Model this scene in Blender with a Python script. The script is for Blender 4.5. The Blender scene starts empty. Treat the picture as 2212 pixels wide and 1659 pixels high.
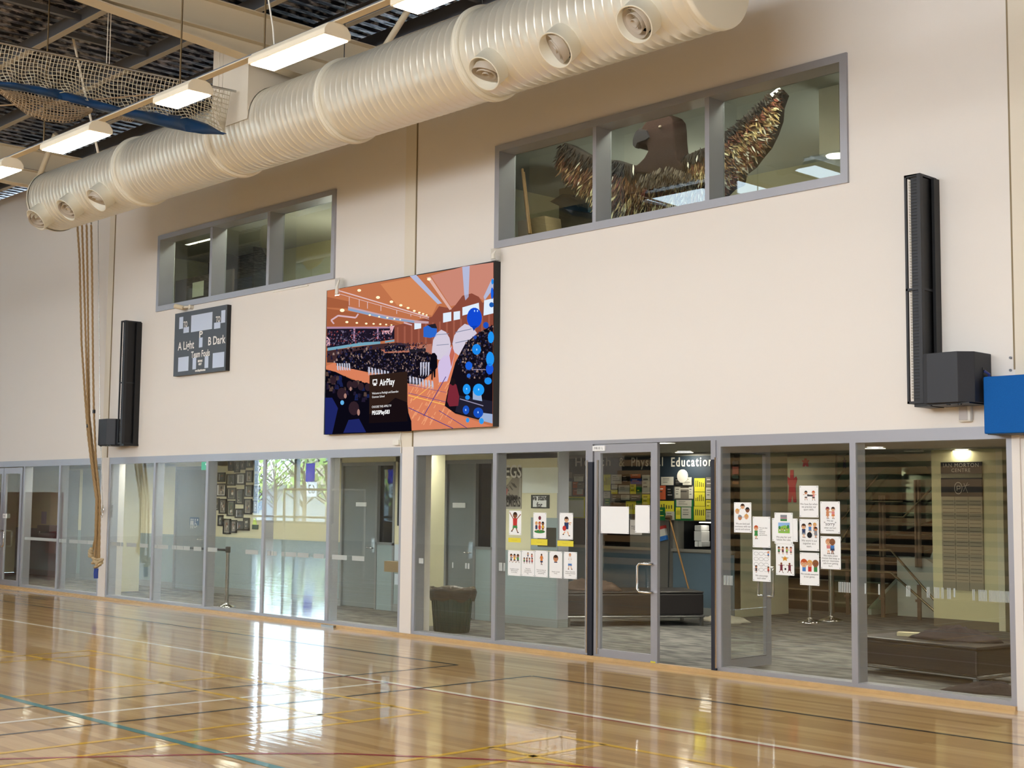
import bpy, bmesh, math, random
from mathutils import Vector, Matrix
random.seed(7)
PI = math.pi
C = bpy.context.scene.collection
SC = bpy.context.scene

# ------------------------------------------------------------------ camera calibration
F_, YAW, PITCH, ROLL, DIST, CAMH = 2953.8568, 0.812533970, 0.0865687795, 0.00988138538, 11.62193290, 1.76998899
_f = Vector((-math.sin(YAW)*math.cos(PITCH), math.cos(YAW)*math.cos(PITCH), math.sin(PITCH)))
_r0 = _f.cross(Vector((0, 0, 1))).normalized(); _u0 = _r0.cross(_f)
_r = _r0*math.cos(ROLL)+_u0*math.sin(ROLL); _u = -_r0*math.sin(ROLL)+_u0*math.cos(ROLL)
CAM = Vector((0, -DIST, CAMH))
def ray(px, py): return _f + _r*((px-1106)/F_) - _u*((py-829.5)/F_)
def P(px, py, y):
    "point of the plane at depth y (metres behind the court wall) seen at a photo pixel"
    d = ray(px, py); t = (y-CAM.y)/d.y; return CAM+d*t
def PX(px, py, x):
    d = ray(px, py); t = (x-CAM.x)/d.x; return CAM+d*t
def G(px, py, z=0.0):
    d = ray(px, py); t = (z-CAM.z)/d.z; return CAM+d*t

# ------------------------------------------------------------------ materials
def lin(c):
    return tuple((x/12.92 if x <= .04045 else ((x+.055)/1.055)**2.4) for x in c)
def hexc(h): return lin(tuple(int(h[i:i+2], 16)/255 for i in (0, 2, 4)))
MATS = {}
def mat(name, col, rough=.5, metal=0, spec=.5, bump=0, bscale=40, coat=0, var=0, vscale=3):
    if name in MATS: return MATS[name]
    m = bpy.data.materials.new(name); m.use_nodes = True
    nt = m.node_tree; b = nt.nodes['Principled BSDF']
    c = hexc(col) if isinstance(col, str) else col
    b.inputs['Base Color'].default_value = (*c, 1)
    b.inputs['Roughness'].default_value = rough; b.inputs['Metallic'].default_value = metal
    b.inputs['Specular IOR Level'].default_value = spec
    b.inputs['Coat Weight'].default_value = coat
    if bump or var:
        tc = nt.nodes.new('ShaderNodeTexCoord')
    if bump:
        n = nt.nodes.new('ShaderNodeTexNoise'); n.inputs['Scale'].default_value = bscale; n.inputs['Detail'].default_value = 4
        bp = nt.nodes.new('ShaderNodeBump'); bp.inputs['Strength'].default_value = bump; bp.inputs['Distance'].default_value = .01
        nt.links.new(tc.outputs['Object'], n.inputs['Vector']); nt.links.new(n.outputs['Fac'], bp.inputs['Height'])
        nt.links.new(bp.outputs['Normal'], b.inputs['Normal'])
    if var:
        n = nt.nodes.new('ShaderNodeTexNoise'); n.inputs['Scale'].default_value = vscale; n.inputs['Detail'].default_value = 5
        mx = nt.nodes.new('ShaderNodeMix'); mx.data_type = 'RGBA'
        mx.inputs['A'].default_value = (*[max(0, x*(1-var)) for x in c], 1); mx.inputs['B'].default_value = (*[min(1, x*(1+var)) for x in c], 1)
        nt.links.new(tc.outputs['Object'], n.inputs['Vector']); nt.links.new(n.outputs['Fac'], mx.inputs['Factor'])
        nt.links.new(mx.outputs['Result'], b.inputs['Base Color'])
    MATS[name] = m; return m
def emit(name, col, s=1.0):
    if name in MATS: return MATS[name]
    m = bpy.data.materials.new(name); m.use_nodes = True; nt = m.node_tree
    nt.nodes.remove(nt.nodes['Principled BSDF'])
    e = nt.nodes.new('ShaderNodeEmission'); c = hexc(col) if isinstance(col, str) else col
    e.inputs['Color'].default_value = (*c, 1); e.inputs['Strength'].default_value = s
    nt.links.new(e.outputs[0], nt.nodes['Material Output'].inputs[0]); MATS[name] = m; return m
def glass(name, tint=(.93, .95, .945), base=.07, k=1.0, rough=0.0):
    "clear architectural sheet: transparent with Schlick reflection on each face"
    m = bpy.data.materials.new(name); m.use_nodes = True; nt = m.node_tree; N = nt.nodes
    N.remove(N['Principled BSDF'])
    tr = N.new('ShaderNodeBsdfTransparent'); tr.inputs[0].default_value = (*tint, 1)
    gl = N.new('ShaderNodeBsdfGlossy'); gl.inputs['Roughness'].default_value = rough; gl.inputs['Color'].default_value = (1, 1, 1, 1)
    lw = N.new('ShaderNodeLayerWeight'); lw.inputs['Blend'].default_value = .5
    pw = N.new('ShaderNodeMath'); pw.operation = 'POWER'; pw.inputs[1].default_value = 5
    ma = N.new('ShaderNodeMath'); ma.operation = 'MULTIPLY_ADD'; ma.inputs[1].default_value = .95*k; ma.inputs[2].default_value = base
    mx = N.new('ShaderNodeMixShader')
    nt.links.new(lw.outputs['Facing'], pw.inputs[0]); nt.links.new(pw.outputs[0], ma.inputs[0]); nt.links.new(ma.outputs[0], mx.inputs[0])
    nt.links.new(tr.outputs[0], mx.inputs[1]); nt.links.new(gl.outputs[0], mx.inputs[2])
    nt.links.new(mx.outputs[0], N['Material Output'].inputs[0]); MATS[name] = m; return m

cream = mat('wall_cream', 'E5E0DA', .6, bump=.02, bscale=60, spec=.3)
cream2 = mat('panel_cream', 'E0D8C8', .6, spec=.3)
foyer_cream = mat('foyer_cream', 'DDD8B8', .6, spec=.3)
dado = mat('dado_bluegrey', '94A4A6', .55, spec=.3)
skirt = mat('skirting_grey', '8C9190', .5)
alu = mat('aluminium_frame', 'A6A8B0', .38, metal=.35)
alud = mat('aluminium_grey', '8A8D8E', .45, metal=.2)
doorgrey = mat('door_grey', '7E8688', .5)
white = mat('white_paint', 'E8E6DE', .5)
paper = mat('paper', 'F2F4F5', .6, spec=.2)
black = mat('black_satin', '0B0C10', .45)
dark = mat('dark_seal', '1D2230', .5)
navy = mat('navy_vinyl', '14406E', .38, bump=.15, bscale=6)
blue_pad = mat('blue_pad', '0C5AA6', .75, spec=.2, bump=.25, bscale=160, var=.12, vscale=120)
steel = mat('steel', 'B9B8B4', .22, metal=1)
chrome = mat('chrome', 'D8D8D8', .12, metal=1)
galv = mat('galvanised_purlin', '70747C', .5, metal=.3)
beam_c = mat('beam_cream', 'D5C9B0', .55)
duct_m = mat('duct_cream', 'ECE7D8', .32, metal=.38, spec=.5)
collar_m = mat('collar_cream', 'E9E4D2', .45)
ringgrey = mat('diffuser_ring', 'C2B7A8', .4)
rope_m = mat('manila_rope', 'A98C66', .85, spec=.1, bump=.3, bscale=90, var=.15, vscale=60)
rope_l = mat('knot_rope', 'C2AE8C', .85, spec=.1, bump=.3, bscale=90)
leather = mat('brown_leather', '1E1A1B', .42, bump=.05, bscale=60)
yellow = mat('yellow_card', 'E6D84A', .6, spec=.2)
timber = mat('sill_timber', 'C9A878', .35, var=.2, vscale=8)
sunshine = mat('bench_steel', '9A9A98', .3, metal=1)
fabric_dk = mat('dark_cloth', '3A3435', .9, spec=.1, bump=.4, bscale=30)
binmat = mat('green_bin', '33473C', .45)
bagmat = mat('bin_liner', '473F36', .4, bump=.3, bscale=25)
wood = mat('broom_wood', '9A7440', .5)
card = mat('cardboard', '9C8766', .7, var=.08)
clear = glass('clear_glass')
upglass = glass('upper_glass', tint=(.88, .92, .88), base=.06)
GREENG = glass('balustrade_glass', tint=(.72, .86, .80), base=.06)

# ------------------------------------------------------------------ mesh builder
class MB:
    def __init__(s): s.v = []; s.f = []; s.m = []; s.cur = 0; s.mats = []; s.smooth = []
    def use(s, m):
        if m not in s.mats: s.mats.append(m)
        s.cur = s.mats.index(m); return s
    def add(s, vs, fs, smooth=False):
        b = len(s.v); s.v += [tuple(v) for v in vs]
        for f in fs: s.f.append([b+i for i in f]); s.m.append(s.cur); s.smooth.append(smooth)
        return s
    def box(s, x0, x1, y0, y1, z0, z1):
        x0, x1 = sorted((x0, x1)); y0, y1 = sorted((y0, y1)); z0, z1 = sorted((z0, z1))
        v = [(x, y, z) for z in (z0, z1) for y in (y0, y1) for x in (x0, x1)]
        return s.add(v, [(0, 2, 3, 1), (4, 5, 7, 6), (0, 1, 5, 4), (2, 6, 7, 3), (0, 4, 6, 2), (1, 3, 7, 5)])
    def hexa(s, pts):
        "8 points: 4 bottom ccw, 4 top ccw"
        return s.add(pts, [(0, 3, 2, 1), (4, 5, 6, 7), (0, 1, 5, 4), (1, 2, 6, 5), (2, 3, 7, 6), (3, 0, 4, 7)])
    def prism(s, poly, y0, y1):
        "polygon of (x,z) extruded in y"
        n = len(poly)
        v = [(x, y0, z) for x, z in poly]+[(x, y1, z) for x, z in poly]
        return s.add(v, [list(range(n)), list(range(2*n-1, n-1, -1))]+[(i, n+i, n+(i+1) % n, (i+1) % n) for i in range(n)])
    def prismx(s, poly, x0, x1):
        "polygon of (y,z) extruded in x"
        n = len(poly)
        v = [(x0, y, z) for y, z in poly]+[(x1, y, z) for y, z in poly]
        return s.add(v, [list(range(n-1, -1, -1)), list(range(n, 2*n))]+[((i+1) % n, n+(i+1) % n, n+i, i) for i in range(n)])
    def poly(s, pts): return s.add(pts, [list(range(len(pts)))])
    def tube(s, pts, r, n=10, caps=True):
        pts = [Vector(p) for p in pts]; rs = r if isinstance(r, (list, tuple)) else [r]*len(pts)
        rings = []; up = None
        for i, p in enumerate(pts):
            a = pts[max(0, i-1)]; b = pts[min(len(pts)-1, i+1)]; t = (b-a).normalized()
            if up is None:
                up = Vector((0, 0, 1)) if abs(t.z) < .9 else Vector((1, 0, 0))
            u = (up - t*up.dot(t))
            if u.length < 1e-6: u = t.orthogonal()
            u.normalize(); up = u; w = t.cross(u)
            rings.append([p+(u*math.cos(2*PI*k/n)+w*math.sin(2*PI*k/n))*rs[i] for k in range(n)])
        v = [q for ring in rings for q in ring]; f = []
        for i in range(len(pts)-1):
            for k in range(n):
                f.append((i*n+k, i*n+(k+1) % n, (i+1)*n+(k+1) % n, (i+1)*n+k))
        s.add(v, f, True)
        if caps and n > 2:
            s.add(rings[0], [list(range(n-1, -1, -1))]); s.add(rings[-1], [list(range(n))])
        return s
    def cyl(s, a, b, r, n=20, r2=None): return s.tube([a, b], [r, r if r2 is None else r2], n)
    def lathe(s, prof, o, axis, n=24):
        "profile of (dist along axis, radius)"
        o = Vector(o); ax = Vector(axis).normalized(); u = ax.orthogonal().normalized(); w = ax.cross(u)
        v = []; f = []
        for (h, r) in prof:
            for k in range(n): v.append(o+ax*h+(u*math.cos(2*PI*k/n)+w*math.sin(2*PI*k/n))*r)
        for i in range(len(prof)-1):
            for k in range(n): f.append((i*n+k, i*n+(k+1) % n, (i+1)*n+(k+1) % n, (i+1)*n+k))
        return s.add(v, f, True)
    def sphere(s, c, r, n=12, sc=(1, 1, 1)):
        c = Vector(c); v = []; f = []
        for i in range(n//2+1):
            th = PI*i/(n//2)
            for k in range(n): v.append((c.x+r*sc[0]*math.sin(th)*math.cos(2*PI*k/n), c.y+r*sc[1]*math.sin(th)*math.sin(2*PI*k/n), c.z+r*sc[2]*math.cos(th)))
        for i in range(n//2):
            for k in range(n): f.append((i*n+k, (i+1)*n+k, (i+1)*n+(k+1) % n, i*n+(k+1) % n))
        return s.add(v, f, True)
    def disc(s, cx, y, cz, rx, rz=None, n=14, a0=0, a1=2*PI):
        rz = rx if rz is None else rz
        pts = [(cx+rx*math.cos(a0+(a1-a0)*k/n), y, cz+rz*math.sin(a0+(a1-a0)*k/n)) for k in range(n+(0 if a1-a0 > 6.28 else 1))]
        return s.poly(pts)
    def quad(s, x0, x1, z0, z1, y): return s.poly([(x0, y, z0), (x1, y, z0), (x1, y, z1), (x0, y, z1)])
    def seg(s, a, b, w, y):
        "flat stroke between 2 (x,z) points"
        dx, dz = b[0]-a[0], b[1]-a[1]; L = math.hypot(dx, dz) or 1; nx, nz = -dz/L*w/2, dx/L*w/2
        return s.poly([(a[0]-nx, y, a[1]-nz), (b[0]-nx, y, b[1]-nz), (b[0]+nx, y, b[1]+nz), (a[0]+nx, y, a[1]+nz)])
    def build(s, name, m=None, parent=None, bevel=0, loc=None):
        me = bpy.data.meshes.new(name)
        off = Vector((0, 0, 0))
        if parent is not None:
            off = parent.location.copy(); q = parent.parent
            while q is not None: off += q.location; q = q.parent
        if loc is not None: off = Vector(loc)
        me.from_pydata([(v[0]-off.x, v[1]-off.y, v[2]-off.z) for v in s.v], [], s.f)
        ms = s.mats if s.mats else [m]
        for k in ms: me.materials.append(k)
        if s.mats:
            for p, i in zip(me.polygons, s.m): p.material_index = i
        for p, k in zip(me.polygons, s.smooth): p.use_smooth = k
        me.update()
        o = bpy.data.objects.new(name, me); C.objects.link(o)
        if loc is not None: o.location = off
        if parent is not None: o.parent = parent
        if bevel:
            b = o.modifiers.new('b', 'BEVEL'); b.width = bevel; b.segments = 2; b.limit_method = 'ANGLE'
        return o

def tag(o, label=None, cat=None, group=None, kind=None):
    if label: o['label'] = label
    if cat: o['category'] = cat
    if group: o['group'] = group
    if kind: o['kind'] = kind
    return o
def thing(name, label, cat, loc=(0, 0, 0), group=None):
    o = bpy.data.objects.new(name, None); C.objects.link(o); o.location = loc; o.empty_display_size = .1
    return tag(o, label, cat, group)
def struct(name, loc=(0, 0, 0), label=None):
    o = bpy.data.objects.new(name, None); C.objects.link(o); o.location = loc; o.empty_display_size = .1
    o['kind'] = 'structure'
    if label: o['label'] = label
    return o
def one(name, mb, m, label, cat, group=None, bevel=0):
    "single mesh thing, origin at its base centre"
    xs = [v[0] for v in mb.v]; ys = [v[1] for v in mb.v]; zs = [v[2] for v in mb.v]
    o = mb.build(name, m, None, bevel, loc=((min(xs)+max(xs))/2, (min(ys)+max(ys))/2, min(zs)))
    return tag(o, label, cat, group)
def copy_tree(o, parent=None):
    c = o.copy(); C.objects.link(c); c.parent = parent
    for ch in list(o.children): copy_tree(ch, c)
    return c
ORD = ['first', 'second', 'third', 'fourth', 'fifth', 'sixth', 'seventh', 'eighth', 'ninth', 'tenth', 'eleventh', 'twelfth']

def text(name, s, size, x, y, z, m, parent=None, align='CENTER', rotz=0, sx=1.0, spacing=1.0, depth=.0, bold=0.0, mirror=False, emitobj=False):
    "flat lettering facing the court (-y), centred vertically on z"
    cu = bpy.data.curves.new(name, 'FONT'); cu.body = s; cu.size = size; cu.align_x = align; cu.align_y = 'CENTER'
    cu.space_character = spacing; cu.extrude = depth; cu.offset = bold; cu.resolution_u = 3; cu.space_line = 1.0
    tmp = bpy.data.objects.new(name+'_t', cu)
    me = bpy.data.meshes.new_from_object(tmp)
    bpy.data.objects.remove(tmp)
    me.name = name; me.materials.clear(); me.materials.append(m)
    off = Vector((x, y, z))
    o = bpy.data.objects.new(name, me); C.objects.link(o)
    R = Matrix.Rotation(rotz, 4, 'Z') @ Matrix.Rotation(PI/2, 4, 'X')
    S = Matrix.Diagonal((-sx if mirror else sx, 1, 1, 1))
    me.transform(R @ S)
    if parent is not None:
        pl = parent.location.copy(); q = parent.parent
        while q is not None: pl += q.location; q = q.parent
        o.location = off-pl; o.parent = parent
    else: o.location = off
    return o
LAMP, SKYHI, SKYFILL, DOWNL, PANEL, WORLD, SUN, EXPO = 26.0, 7.0, 4.2, 110.0, 54.0, 22.0, 5.0, 0.0
ROOM, UPL, WALLFILL = 16.0, 30.0, 15.5
SKYX = (-45, -37, -29, -21, -13, -5, 2)
SKYY = (-23.5, -20.0, -16.5, -13.6)
# ================================================================== SETTING
GX0, GX1, GY = -60.0, 7.0, -25.5
ROOF = 8.06
# ---- floor with strip timber + lines
def floor_mat():
    m = bpy.data.materials.new('court_timber'); m.use_nodes = True; nt = m.node_tree; N = nt.nodes; L = nt.links
    b = N['Principled BSDF']; tc = N.new('ShaderNodeTexCoord')
    mp = N.new('ShaderNodeMapping'); L.new(tc.outputs['Object'], mp.inputs['Vector'])
    br = N.new('ShaderNodeTexBrick'); L.new(mp.outputs[0], br.inputs['Vector'])
    br.inputs['Scale'].default_value = 1; br.inputs['Brick Width'].default_value = 2.3; br.inputs['Row Height'].default_value = .085
    br.inputs['Mortar Size'].default_value = .0012; br.inputs['Mortar Smooth'].default_value = .3; br.inputs['Bias'].default_value = 0
    br.offset = .37
    br.inputs['Color1'].default_value = (.0, .0, .0, 1); br.inputs['Color2'].default_value = (1, 1, 1, 1); br.inputs['Mortar'].default_value = (.35, .35, .35, 1)
    cr = N.new('ShaderNodeValToRGB'); e = cr.color_ramp.elements
    e[0].position = 0; e[0].color = (*hexc('AB8044'), 1); e[1].position = 1; e[1].color = (*hexc('E8C488'), 1)
    k = e.new(.5); k.color = (*hexc('D2A765'), 1)
    # per-board value plus grain
    mg = N.new('ShaderNodeMapping'); mg.inputs['Scale'].default_value = (1.2, 40, 1); L.new(tc.outputs['Object'], mg.inputs['Vector'])
    ng = N.new('ShaderNodeTexNoise'); ng.inputs['Scale'].default_value = 1.0; ng.inputs['Detail'].default_value = 6; L.new(mg.outputs[0], ng.inputs['Vector'])
    ad = N.new('ShaderNodeMath'); ad.operation = 'MULTIPLY_ADD'; ad.inputs[1].default_value = .6
    L.new(br.outputs['Color'], ad.inputs[0]); 
    mm = N.new('ShaderNodeMath'); mm.operation = 'MULTIPLY'; mm.inputs[1].default_value = .45; L.new(ng.outputs['Fac'], mm.inputs[0]); L.new(mm.outputs[0], ad.inputs[2])
    L.new(ad.outputs[0], cr.inputs[0]); L.new(cr.outputs[0], b.inputs['Base Color'])
    # gentle cupping of the boards -> wavering reflections
    mw = N.new('ShaderNodeMapping'); mw.inputs['Scale'].default_value = (.8, 12, 1); L.new(tc.outputs['Object'], mw.inputs['Vector'])
    nw = N.new('ShaderNodeTexNoise'); nw.inputs['Scale'].default_value = 1.0; nw.inputs['Detail'].default_value = 1.5; L.new(mw.outputs[0], nw.inputs['Vector'])
    bp = N.new('ShaderNodeBump'); bp.inputs['Strength'].default_value = FLOOR_BUMP; bp.inputs['Distance'].default_value = .01
    L.new(nw.outputs['Fac'], bp.inputs['Height']); L.new(bp.outputs[0], b.inputs['Normal']); L.new(bp.outputs[0], b.inputs['Coat Normal'])
    b.inputs['Roughness'].default_value = .3; b.inputs['Specular IOR Level'].default_value = .1
    b.inputs['Coat Weight'].default_value = .9; b.inputs['Coat Roughness'].default_value = .05; b.inputs['Coat IOR'].default_value = 1.55
    return m
FLOOR_BUMP = .11
fm = floor_mat()
floor = tag(MB().box(GX0, GX1, GY, 0.0, -.3, 0).build('floor', fm), kind='structure')
def line_mat(n, c):
    m = mat(n, c, .3, coat=.7, spec=.1); m.node_tree.nodes['Principled BSDF'].inputs['Coat Roughness'].default_value = .05; return m
lw_, lk_, ly_, lt_, lr_ = line_mat('line_white', 'FBF3E0'), line_mat('line_black', '15120F'), line_mat('line_yellow', 'F0BE1E'), line_mat('line_teal', '3F8A8C'), line_mat('line_red', 'A82F30')
def fl(name, m, segs, w, z=.0012):
    b = MB()
    for (x0, y0, x1, y1) in segs:
        dx, dy = x1-x0, y1-y0; L = math.hypot(dx, dy); nx, ny = -dy/L*w/2, dx/L*w/2
        b.poly([(x0-nx, y0-ny, z), (x1-nx, y1-ny, z), (x1+nx, y1+ny, z), (x0+nx, y0+ny, z)])
    return b.build(name, m, floor)
fl('white_court_line', lw_, [(-48, -3.11, 4, -3.11), (-10.72, -3.11, -10.72, -18)] , .07)
fl('red_court_line', lr_, [(-12.5, -3.17, 4, -3.17)], .03, .001)
fl('black_court_line', lk_, [(-48, -1.63, -11.37, -1.63), (-11.37, -1.63, -11.37, -9), (-10.18, -1.66, -10.18, -9), (-10.18, -1.66, 4, -1.66)], .05)
fl('yellow_court_line', ly_, [(-15.14, -4.05, -8.98, -4.05), (-15.12, -4.82, -9.03, -4.82), (-14.65, -4.1, -14.5, -9), (-15.14, -4.05, -14.9, -9), (-12.08, -4.05, -12.0, -9),
    (-9.46, -4.05, -9.46, -9), (-8.98, -4.05, -9.02, -9), (-7.43, -4.04, -7.43, -9), (-6.98, -4.04, -6.98, -9), (-7.43, -4.04, 4, -4.04), (-7.43, -4.77, 4, -4.77), (-17.6, -4.05, -17.6, -9), (-22, -4.82, -15.4, -4.82)], .06, .0014)
fl('teal_court_line', lt_, [(-30, -6.36, 0, -6.36)], .075, .0016)
arc = [(-3.2+6.3*math.cos(a), -8.6+6.3*math.sin(a)*1.0) for a in [math.radians(d) for d in range(60, 181, 4)]]
red_pts = [(-11.6, -12.2), (-10.3, -9.4), (-9.26, -7.61), (-8.35, -6.23), (-7.92, -5.73), (-7.06, -5.07), (-6.46, -4.77), (-5.6, -4.45), (-4.6, -4.25), (-3, -4.15)]
fl('red_arc_line', lr_, [(*red_pts[i], *red_pts[i+1]) for i in range(len(red_pts)-1)], .05, .0018)

# ---- court wall with openings
HB, HT = 2.385, 2.50      # head frame
def wallgrid(xs, zs, holes, y0, y1, b):
    for i in range(len(xs)-1):
        for j in range(len(zs)-1):
            cx, cz = (xs[i]+xs[i+1])/2, (zs[j]+zs[j+1])/2
            if any(h[0] < cx < h[1] and h[2] < cz < h[3] for h in holes): continue
            b.box(xs[i], xs[i+1], y0, y1, zs[j], zs[j+1])
W1 = (-21.16, -16.04, 5.01, 6.285); W2 = (-12.578, -7.44, 5.005, 6.28)
b = MB()
wallgrid([-60, W1[0], W1[1], W2[0], W2[1], 7.0], [HT, W1[2], W1[3], 8.0], [W1, W2], 0, .30, b)
b.box(-60, -28.9, 0, .3, 0, HT); b.box(-5.70, 7, 0, .3, 0, HT)
wall = tag(b.build('wall_back', cream), kind='structure')
# vertical joint strips of the wall panels
b = MB()
for x0, x1 in ((-14.42, -14.19), (-22.99, -22.80)): b.box(x0, x1, -.012, 0, HT, 8.0)
b.build('wall_trim', cream2, wall)
b = MB()
for x in (-14.185, -22.79, -5.735): b.box(x-.008, x+.008, -.014, .0, HT if x < -6 else 3.0, 8.0)
b.build('wall_seam', mat('seam_brown', '8D7E63', .8), wall)  # darker brown strips along the panel joints
MB().box(-5.73, -5.0, -.012, 0, 2.5, 8.0).build('wall_trim', cream2, wall)
# lower columns
for i, (x0, x1) in enumerate(((-22.96, -22.69), (-14.385, -14.15), (-5.775, -5.70))):
    tag(MB().box(x0, x1, -.02, .3, 0, HT+.003).build('trim_%d' % (i+1), cream), kind='structure')
tag(MB().box(-28.9, -5.775, -.055, .02, 0, .035).build('baseboard_court', timber), kind='structure')

# ---- upper windows
def upper_window(n, W, mull, pan):
    w = struct('window_%d' % n, (W[0], 0, W[2]))
    x0, x1, z0, z1 = W; t = .062
    b = MB()
    b.box(x0-.02, x1+.02, -.03, .26, z0-.03, z0+t); b.box(x0-.02, x1+.02, -.03, .26, z1-t, z1+.02)
    b.box(x0-.02, x0+t, -.03, .26, z0+t, z1-t); b.box(x1-t, x1+.02, -.03, .26, z0+t, z1-t)
    b.build('window_frame', alu, w)
    for m0, m1 in mull: MB().box(m0, m1, -.01, .26, z0+t, z1-t).build('mullion', alu, w)
    for p0, p1 in pan: MB().box(p0, p1, .236, .244, z0+t, z1-t).build('pane', upglass, w)
upper_window(1, W1, [(-19.49, -19.42), (-17.81, -17.74)], [(-21.1, -19.49), (-19.42, -17.81), (-17.74, -16.1)])
upper_window(2, W2, [(-10.91, -10.855), (-9.228, -9.168)], [(-12.51, -10.91), (-10.855, -9.228), (-9.168, -7.51)])

# ---- shopfront glazing
decal = mat('frosted_strip', 'B4BBBA', .5)
def shopfront(n, x0, x1, mull, strips):
    w = struct('window_%d' % n, (x0, 0, 0))
    MB().box(x0, x1, -.012, .155, HB, HT).build('window_head', alu, w)
    MB().box(x0, x1, -.006, .155, .035, .075).build('window_sill', alu, w)
    edges = [x0]
    for m in mull:
        MB().box(m-.034, m+.034, -.014, .155, .07, HB).build('mullion', alu, w)
        edges += [m, m]
    MB().box(x0, x0+.055, -.012, .155, .07, HB).build('jamb', alu, w)
    MB().box(x1-.055, x1, -.012, .155, .07, HB).build('jamb', alu, w)
    edges.append(x1)
    for i in range(0, len(edges), 2):
        MB().box(edges[i]+.03, edges[i+1]-.03, .0, .008, .06, HB+.01).build('pane', clear, w)
    b = MB()
    for a, c, z0, z1 in strips: b.box(a, c, -.003, -.0005, z0, z1)
    if strips: b.build('safety_strip', decal, w)
    return w
def bars(px0, px1, n, duty=.55, z0=.93, z1=1.03, py=1280):
    a = P(px0, py, 0).x; c = P(px1, py, 0).x; st = (c-a)/n
    return [(a+i*st, a+i*st+st*duty, z0, z1) for i in range(n)]
random.seed(3)
def blocks(xa, xb, z0=.945, z1=1.01):
    out = []; x = xa
    while x < xb-.05:
        w_ = random.choice((.05, .08, .2, .28, .35)); out.append((x, min(xb, x+w_), z0, z1)); x += w_+random.choice((.015, .02, .03, .12))
    return out
shopfront(3, -26.24, -22.96, [-24.645], [(-26.1, -24.68, .955, 1.01)]+blocks(-24.6, -23.2))
shopfront(4, -22.69, -14.385, [-21.065, -19.37, -17.72, -16.055], blocks(-22.55, -21.2)+blocks(-21.0, -19.5)+blocks(-19.3, -18.9)+blocks(-18.2, -17.8)+blocks(-17.6, -16.15)+blocks(-15.95, -15.2))
shopfront(5, -14.15, -10.94, [-12.555], [(-14.02, -13.93, .96, 1.03), (-12.47, -12.41, .93, 1.03), (-12.39, -12.36, .93, 1.03), (-13.1, -13.07, .93, 1.0), (-13.05, -13.02, .93, 1.0), (-13.35, -13.33, .93, 1.0)])
shopfront(6, -9.08, -5.775, [-7.41], bars(1564, 1584, 6)+bars(1812, 1842, 8)+[(-7.3, -7.285, .93, 1.03), (-7.15, -7.135, .93, 1.03)]+bars(1958, 1968, 3)+bars(2002, 2010, 3)+bars(2018, 2030, 5)+bars(2034, 2040, 2)+bars(2046, 2055, 4)+[(-6.37, -6.355, .95, 1.03)]+bars(2101, 2107, 2)+bars(2114, 2133, 6)+bars(2137, 2184, 16))
# head over the doors
h = struct('trim_8', (-10.94, 0, HB)); MB().box(-10.94, -9.08, -.012, .155, HB+.07, HT).build('door_head', alu, h)
h = struct('trim_9', (-28.9, 0, HB)); MB().box(-28.9, -26.24, -.012, .155, HB, HT).build('door_head', alu, h)

# ---- doors
def pull_handle(par, x, y0, dy, z0, z1, out=.07):
    r = .016; y = y0+dy*out
    pts = [(x, y0, z0), (x, y, z0)] ; 
    b = MB(); b.tube([(x, y0, z0), (x, y0+dy*(out-.02), z0), (x, y, z0+.02), (x, y, z1-.02), (x, y0+dy*(out-.02), z1), (x, y0, z1)], r, 12)
    return b.build('door_handle', chrome, par)
def glazed_leaf(n, x0, x1, y, z0=.02, z1=2.45, hz=(.8, 1.11), side='r', rail=.10):
    d = struct('door_%d' % n, (x0, y, 0)); st = .095
    b = MB(); b.box(x0, x0+st, y, y+.045, z0, z1); b.box(x1-st, x1, y, y+.045, z0, z1)
    b.box(x0+st, x1-st, y, y+.045, z1-rail, z1); b.box(x0+st, x1-st, y, y+.045, z0, z0+rail)
    b.build('door_frame', alu, d)
    MB().box(x0+st-.01, x1-st+.01, y+.018, y+.026, z0+rail-.01, z1-rail+.01).build('pane', clear, d)
    hx = x1-.12 if side == 'r' else x0+.12
    # pull bar reaches sideways like the photo: D handle in the plane of the leaf
    s = -1 if side == 'r' else 1
    b = MB(); yy = y-.06; r = .015
    b.tube([(hx+.06*(-s), y, hz[1]), (hx+.06*(-s), yy, hz[1]), (hx+s*.09, yy, hz[1]), (hx+s*.12, yy, hz[1]-.03), (hx+s*.12, yy, hz[0]+.03), (hx+s*.09, yy, hz[0]), (hx+.06*(-s), yy, hz[0]), (hx+.06*(-s), y, hz[0])], r, 12)
    b.build('door_handle', chrome, d)
    return d
d1 = glazed_leaf(1, -10.86, -9.905, -.01)
b = MB(); b.box(-10.0, -9.93, -.011, -.0, .02, .05); b.build('yellow_stop', yellow, d1)
MB().box(-10.87, -10.68, -.03, -.010, 2.375, 2.435).build('door_sticker', paper, d1)
text('door_sticker_text', 'MR10  L', .04, -10.775, -.031, 2.405, black, d1)
# brush seals and pivots at the jambs
j = struct('trim_10', (-10.94, 0, 0))
b = MB(); b.box(-10.94, -10.87, -.03, .12, 0.0, 2.25); b.build('door_seal', dark, j)
b = MB(); b.box(-10.94, -10.87, -.028, .12, 2.25, HB+.07); b.build('jamb_cap', alu, j)
b = MB(); b.box(-10.955, -10.935, -.04, -.0, .06, 2.27); b.box(-10.80, -10.775, -.035, -.0, .06, 2.27); b.build('cover_strip', chrome, j)
j = struct('trim_11', (-9.143, 0, 0))
b = MB(); b.box(-9.143, -9.08, -.03, .12, 0.0, 2.25); b.build('door_seal', dark, j)
b = MB(); b.box(-9.143, -9.08, -.03, .12, 2.25, HB+.07); b.build('jamb_cap', alu, j)
b = MB(); b.box(-9.085, -9.065, -.04, -.0, .06, 2.27); b.build('cover_strip', chrome, j)
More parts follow.
